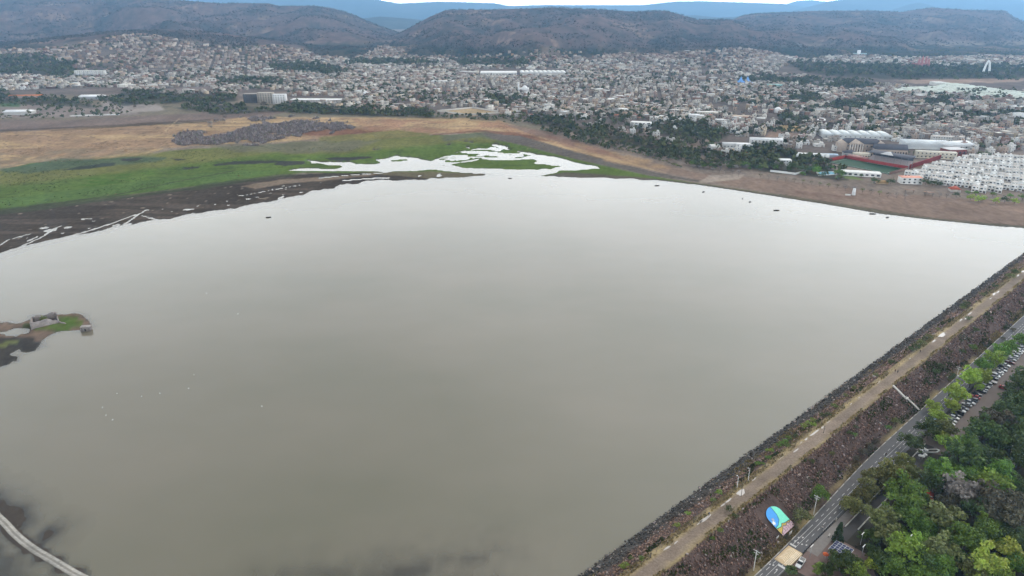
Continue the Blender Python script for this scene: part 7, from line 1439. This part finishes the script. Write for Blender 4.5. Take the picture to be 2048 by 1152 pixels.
# ================================================================== trees of the bank, the gardens and the town
FARLEAF = attrmat('far_leaves', .9, .15, (.1, .8), spec=0.0)
def clump_np(n, seed, leaves=26, kind=0):
    """cheap far trees: each a ragged cloud of leaf sprays on a short stem; unit radius"""
    g = np.random.default_rng(seed); d = g.normal(0, 1, (n, leaves, 3)); d /= np.linalg.norm(d, axis=2)[..., None]; d[..., 2] = np.abs(d[..., 2]) * 1.1 - .25; r = .45 + .55 * g.random((n, leaves, 1)); c = d * r
    nn = d + g.normal(0, .5, d.shape); nn /= np.linalg.norm(nn, axis=2)[..., None]; a = np.cross(nn, g.normal(0, 1, d.shape)); a /= np.linalg.norm(a, axis=2)[..., None]; b = np.cross(nn, a); s = g.uniform(.26, .46, (n, leaves, 1))
    return np.stack([c - a * s, c - b * s, c + a * s, c + b * s], 2)          # n, leaves, 4, 3
def far_trees():
    XS = []; cols = []
    DG = [(.040, .062, .028), (.034, .054, .026), (.052, .074, .034), (.06, .075, .04)]; BR = [(.085, .075, .06), (.075, .07, .055)]
    def add(px, py, n_each, r0, r1, pal):
        for a, b in zip(px, py): XS.append((a, b, random.uniform(r0, r1), random.choice(pal)))
    L = []
    for gi, P in enumerate(GROVES):
        W = [hit(*q)[:2] for q in P if -400 < q[0] < 2500]
        W = np.array(W); x0, x1, y0, y1 = W[:, 0].min() - 30, W[:, 0].max() + 30, W[:, 1].min() - 60, W[:, 1].max() + 60; area = (x1 - x0) * (y1 - y0); far = W[:, 1].mean() > 1900; sp = 6.0 if gi == 8 else 8.0 if not far else 14.0
        n = int(min(area / sp ** 2, 60000)); x = rng.uniform(x0, x1, n); y = rng.uniform(y0, y1, n); z = gz(x, y); px, py = proj(x, y, z); m = sdist(px, py * 2, [(a, b * 2) for a, b in P]) + (fbm(x / 40, y / 60, 3, 53) - .5) * 34 < 2; m &= fbm(x / 28, y / 45, 3, 57) > (.30 if gi == 8 else .44 if not far else .36); L.append((x[m], y[m], z[m], (np.full(m.sum(), 4.6) if not far else np.full(m.sum(), 6.2)) * rng.uniform(.4, 1.3, m.sum())))
    # single trees all over the town
    y = np.exp(rng.uniform(np.log(900), np.log(4200), 40000)); x = rng.uniform(-.9, .9, 40000) * y; z = gz(x, y); px, py = proj(x, y, z); m = (inpoly(px, py, TOWN) | inpoly(px, py, P2('1600,100 2100,96 2100,140 1600,132')) | inpoly(px, py, P2('860,98 1300,98 1300,118 860,118'))) & (~inpoly(px, py, WHITES) | (rng.random(40000) < .35)) & (fbm(x / 90, y / 90, 3, 51) > .42) & (rng.random(40000) < .62)
    for P in OPEN_[:2] + OPEN_[9:]: m &= ~inpoly(px, py, P)
    L.append((x[m], y[m], z[m], rng.uniform(2.4, 5.4, m.sum())))
    # left groves and field edges
    for P, n in ((P2('0,190 180,195 300,205 250,232 100,240 0,242'), 260), (P2('560,206 900,224 1100,240 1060,250 860,236 560,226'), 500), (P2('1100,256 1250,290 1340,312 1320,320 1180,292 1080,262'), 240), (P2('1320,296 1500,312 1500,342 1400,338 1330,318'), 320)):
        W = np.array([hit(*q)[:2] for q in P]); x = rng.uniform(W[:, 0].min(), W[:, 0].max(), n * 6); y = rng.uniform(W[:, 1].min(), W[:, 1].max(), n * 6); z = gz(x, y); px, py = proj(x, y, z); m = inpoly(px, py, P); k = np.where(m)[0][:n]; L.append((x[k], y[k], z[k], rng.uniform(1.8, 4.2, len(k))))
    X = np.concatenate([a[0] for a in L]); Y = np.concatenate([a[1] for a in L]); Z = np.concatenate([a[2] for a in L]); Rr = np.concatenate([a[3] for a in L])
    px, py = proj(X, Y, Z); blocked = np.zeros(len(X), bool)
    for q in (P2('1650,318 1692,314 1818,336 1780,352 1660,338'), P2('1680,290 1810,300 1812,318 1684,312'), P2('1655,262 1776,262 1776,280 1655,280'), P2('486,184 574,184 574,208 486,208'), P2('10,214 54,214 54,232 10,232'), P2('156,186 196,186 196,200 156,200'), P2('22,184 76,184 76,198 22,198'), P2('1500,272 1564,272 1564,292 1500,292'), P2('1258,240 1302,240 1302,258 1258,258'), P2('1595,304 1676,304 1676,320 1595,320'), P2('1820,276 1950,276 1950,320 1836,320'), P2('1688,338 1756,338 1756,362 1680,362'), P2('1632,340 1676,340 1676,352 1632,352'), P2('580,190 682,190 682,206 580,206'), P2('870,214 1014,214 1014,232 870,232'), P2('1558,316 1584,316 1584,334 1558,334'), P2('1446,276 1504,276 1504,302 1446,302')): blocked |= inpoly(px, py, q)
    X, Y, Z, Rr, px, py = (a[~blocked] for a in (X, Y, Z, Rr, px, py))
    return X, Y, Z, Rr, px, py
def town_trees():
    X, Y, Z, Rr, px, py = far_trees(); dist = np.hypot(X, Y); vis = (px > 4) & (px < 2044); order = np.argsort(np.where(vis, dist, 1e9)); near = order[:70]; rest = order[70:]
    pal = np.array([(.070, .080, .036), (.056, .068, .033), (.090, .098, .044), (.105, .100, .056), (.135, .112, .085), (.076, .088, .041)])
    n = len(rest); c = pal[rng.choice(6, n, p=[.24, .22, .2, .12, .1, .12])] * rng.uniform(.75, 1.3, (n, 1)); LV = 16; V = clump_np(n, 9, LV) * np.stack([Rr[rest], Rr[rest], Rr[rest] * rng.uniform(.8, 1.25, n)], 1)[:, None, None, :]; V = V + np.stack([X[rest], Y[rest], Z[rest] + Rr[rest] * .95], 1)[:, None, None, :]
    col = np.repeat(c[:, None], LV, 1) * rng.uniform(.72, 1.28, (n, LV, 1)); struct(link('town_trees', mesh_np('town_trees', V.reshape(-1, 3), np.arange(n * LV * 4).reshape(-1, 4), col=col.reshape(-1, 3), mats=[FARLEAF])), 'dark trees and groves scattered through the far town', 'stuff')
    for i in near: tree(X[i], Y[i], Z[i], float(Rr[i]) * 1.05, random.choice(['dark', 'dark', 'green', 'teal', 'olive', 'brown', 'grey']), group='trees of the town edge and gardens', nl=700)
town_trees()
def hill_scrub():
    n = 90000; y = np.exp(rng.uniform(np.log(2500), np.log(6200), n)); x = rng.uniform(-.88, .88, n) * y; hz = hill_z(x, y); z = gz(x, y); rv = np.abs(fbm(x / 420, y / 620, 4, 25) - .5) * 2
    p = np.clip(.15 + 2.2 * (fbm(x / 130, y / 200, 4, 29) - .42) + 1.1 * (.3 - rv), 0, 1); px, py = proj(x, y, z); m = (hz > 12) & (rng.random(n) < p) & ~(inpoly(px, py, TOWN) & (rng.random(n) < .9)) & (px > -120) & (px < 2170); x, y, z = x[m], y[m], z[m]; n = len(x); LV = 5; r = rng.uniform(2.6, 6.5, n)
    V = clump_np(n, 19, LV) * np.stack([r, r, r * .8], 1)[:, None, None, :] * 1.35 + np.stack([x, y, z + r * .45], 1)[:, None, None, :]; c = np.array([(.052, .054, .046), (.064, .060, .052), (.085, .070, .060)])[rng.integers(0, 3, n)] * rng.uniform(.7, 1.3, (n, 1)); struct(link('hillside_scrub', mesh_np('hillside_scrub', V.reshape(-1, 3), np.arange(n * LV * 4).reshape(-1, 4), col=np.repeat(c, LV, 0), mats=[FARLEAF])), 'dark scrub and low trees covering the hillsides', 'stuff')
hill_scrub()
# row of small bushy-headed trees along the brown bank, palms and bare trees before the gardens
def bank_row():
    k = 0; P = P2('1180,288 1240,300 1300,316 1344,330 1360,336'); Lp = np.array(P)
    for f in np.linspace(0, 1, 26):
        t = f * (len(P) - 1); i = min(int(t), len(P) - 2); a = Lp[i] + (Lp[i + 1] - Lp[i]) * (t - i); x, y, z = hit(a[0] + random.uniform(-2, 2), a[1] + random.uniform(-1, 1)); tree(x, y, z, random.uniform(1.5, 2.3), random.choice(['olive', 'dark', 'brown', 'dark']), look='small round-headed tree in the bank row', group='tree row along the brown bank', nl=500)
    for px, py, kind, r in [(1386 + 13 * q, 340 + 2.0 * q, 'grey', 2.6) for q in range(8)] + [(1520 + 17 * q, 357 + 2.6 * q, random.choice(['grey', 'olive', 'brown']), 2.4) for q in range(18)] + [(1850 + 14 * q, 394 + 1.6 * q, 'grey', 2.2) for q in range(4)]: x, y, z = hit(px, py); tree(x, y, z, r, kind, look={'grey': 'thin bare shore tree', 'olive': 'thin olive shore tree', 'brown': 'thin brown shore tree'}[kind], group='thin trees along the shore promenade', hgt=r * 2.6, nl=320)
    for px, py, kind, r in ((1940, 398, 'lime', 3.4), (1956, 402, 'lime', 3.6), (1965, 400, 'lime', 3.2), (1990, 405, 'lime', 3.6), (2028, 406, 'lime', 3.4), (2008, 404, 'dark', 4.2), (1912, 392, 'dark', 3.4), (2044, 398, 'green', 4), (1748, 366, 'dark', 4.6), (1780, 368, 'dark', 4.2), (1850, 368, 'dark', 4.2), (1864, 370, 'dark', 4.2), (1878, 371, 'dark', 3.6), (1433, 268, 'dark', 7.5), (1604, 350, 'green', 3.6), (1684, 350, 'dark', 4), (1722, 352, 'dark', 2.4), (1648, 340, 'dark', 3.4), (1662, 337, 'green', 3.4), (1934, 388, 'green', 3), (1950, 389, 'green', 3), (1985, 391, 'green', 3), (2020, 394, 'green', 3), (1812, 306, 'dark', 4), (1832, 308, 'dark', 4.2), (1735, 262, 'dark', 6), (1958, 312, 'dark', 4.5), (1972, 311, 'dark', 4.5)): x, y, z = hit(px, py + 3); tree(x, y, z, r, kind, group='trees of the town edge and gardens', nl=900)
bank_row()
def marsh_tufts():
    n = 30000; y = np.exp(rng.uniform(np.log(540), np.log(1330), n)); x = rng.uniform(-.86, .12, n) * y; z = gz(x, y); px, py = proj(x, y, z)
    m = inpoly(px, py, P2('-60,330 0,264 150,260 520,236 900,238 1000,246 1180,300 1300,345 1180,328 1000,285 960,266 860,272 780,282 700,306 600,312 560,338 450,358 300,380 150,400 -60,420')) & (z > .1) & (fbm(x / 35, y / 40, 4, 61) + .35 * (fbm(x / 8, y / 8, 2, 62) - .5) > .55); x, y, z, py, px = x[m], y[m], z[m], py[m], px[m]; n = len(x); r = rng.uniform(.5, 1.6, n); LV = 4
    gr = sdist(px, py * 2, [(a, b * 2) for a, b in P2('-60,345 150,322 340,302 600,286 860,272 960,266 1000,285 700,306 560,338 300,380 -60,420')]) < 0
    c = np.where(gr[:, None], np.array([(.055, .085, .025), (.08, .10, .03), (.06, .06, .03)])[rng.integers(0, 3, n)], np.array([(.20, .14, .085), (.13, .085, .06), (.26, .19, .11)])[rng.integers(0, 3, n)]) * rng.uniform(.8, 1.2, (n, 1))
    V = clump_np(n, 23, LV) * np.stack([r, r, r * .45], 1)[:, None, None, :] + np.stack([x, y, z + r * .1], 1)[:, None, None, :]; struct(link('marsh_tufts', mesh_np('marsh_tufts', V.reshape(-1, 3), np.arange(n * LV * 4).reshape(-1, 4), col=np.repeat(c, LV, 0), mats=[FARLEAF])), 'low grass and sedge tufts on the flats', 'stuff')
marsh_tufts()
# leafless violet-grey thicket on the dry flats
def thicket():
    P = P2('338,281 352,272 400,262 430,268 470,264 520,246 500,240 540,234 600,236 690,250 705,258 640,266 560,270 556,276 500,290 430,290 350,288'); W = np.array([hit(*q)[:2] for q in P]); n = 26000; x = rng.uniform(W[:, 0].min() - 10, W[:, 0].max() + 10, n); y = rng.uniform(W[:, 1].min() - 10, W[:, 1].max() + 10, n); z = gz(x, y); px, py = proj(x, y, z); m = (sdist(px, py * 2.4, [(a, b * 2.4) for a, b in P]) + (fbm(x / 16, y / 30, 3, 89) - .5) * 46 < 0) & (fbm(x / 30, y / 40, 3, 88) > .30); x, y, z = x[m], y[m], z[m]; n = len(x); k = 11
    r = rng.uniform(.8, 1.9, n) + 2.4 * rng.random(n) ** 5; pal = np.array([(.25, .21, .205), (.19, .16, .155), (.31, .265, .25), (.16, .165, .11)]); c = pal[rng.choice(4, n, p=[.4, .3, .2, .1])] * rng.uniform(.8, 1.25, (n, 1))
    a = rng.uniform(0, 6.28, (n, k)); e = rng.uniform(.25, 1.45, (n, k)); l = r[:, None] * rng.uniform(.7, 1.2, (n, k)); tip = np.stack([np.cos(a) * np.cos(e) * l, np.sin(a) * np.cos(e) * l, np.sin(e) * l * 1.25], -1); b0 = np.stack([x, y, z], 1)[:, None]; side = np.stack([-np.sin(a), np.cos(a), np.zeros_like(a)], -1) * (r[:, None, None] * .13)
    mid = tip * .55; V = np.stack([b0 + mid * .1 - side * .4, b0 + mid + side, b0 + tip, b0 + mid - side], 2); F_ = np.arange(n * k * 4).reshape(-1, 4); col = np.repeat(c[:, None], k, 1) * rng.uniform(.7, 1.3, (n, k, 1))
    struct(link('bare_thicket', mesh_np('bare_thicket', V.reshape(-1, 3), F_, col=col.reshape(-1, 3), mats=[TWIG])), 'leafless violet-grey thicket on the dry flats', 'stuff')
    for q, (px_, py_, r_) in enumerate(((420, 249, 4), (432, 245, 5), (446, 244, 4.5), (422, 256, 3.4), (450, 235, 4), (475, 288, 4), (553, 274, 3.5), (356, 284, 3), (482, 236, 3), (700, 256, 4))): xx, yy, zz = hit(px_, py_); tree(xx, yy, zz, r_, 'grey', look='lone bare grey shrub on the straw flats', group='bare shrubs on the dry flats', hgt=r_ * 1.4, nl=600, cat='shrub', name='bare_shrub')
thicket()
LANDMARKS['bare grey thicket'] = (560, 262)
# the wood goes on beyond the frame: crowns that merge into one mass
def wood_beyond():
    n = 2600; S = rng.uniform(90, 620, n); T = rng.uniform(-50, 60, n); X, Y = st2xy(S, T); px, py = proj(X, Y, np.full(n, ZR + 3.0)); m = ((px > 2075) | (py > 1200)) & (Y > 60); X, Y = X[m], Y[m]; keep = []; TX = np.array([(a, b) for a, b, c in TREES_XY])
    for i in range(len(X)):
        if np.min(np.hypot(TX[:, 0] - X[i], TX[:, 1] - Y[i])) > 4.5 and all((X[i] - X[j]) ** 2 + (Y[i] - Y[j]) ** 2 > 22 for j in keep): keep.append(i)
    X, Y = X[keep], Y[keep]; n = len(X); LV = 90; r = rng.uniform(3.2, 5.4, n); V = clump_np(n, 77, LV) * .98; c0 = V.mean(2, keepdims=True); V = c0 + (V - c0) * .42; V = V * np.stack([r, r, r * .9], 1)[:, None, None, :] + np.stack([X, Y, ZR + r * 1.05], 1)[:, None, None, :]
    pal = np.array([(.054, .081, .021), (.073, .111, .037), (.11, .19, .032), (.14, .16, .056), (.09, .085, .05)]); c = pal[rng.integers(0, 5, n)]; col = np.repeat(c[:, None], LV, 1) * rng.uniform(.7, 1.3, (n, LV, 1)); struct(link('wood', mesh_np('wood', V.reshape(-1, 3), np.arange(n * LV * 4).reshape(-1, 4), col=col.reshape(-1, 3), mats=[LEAF])), 'park wood going on to the right as one mass of crowns', 'stuff')
wood_beyond()
label_pending()
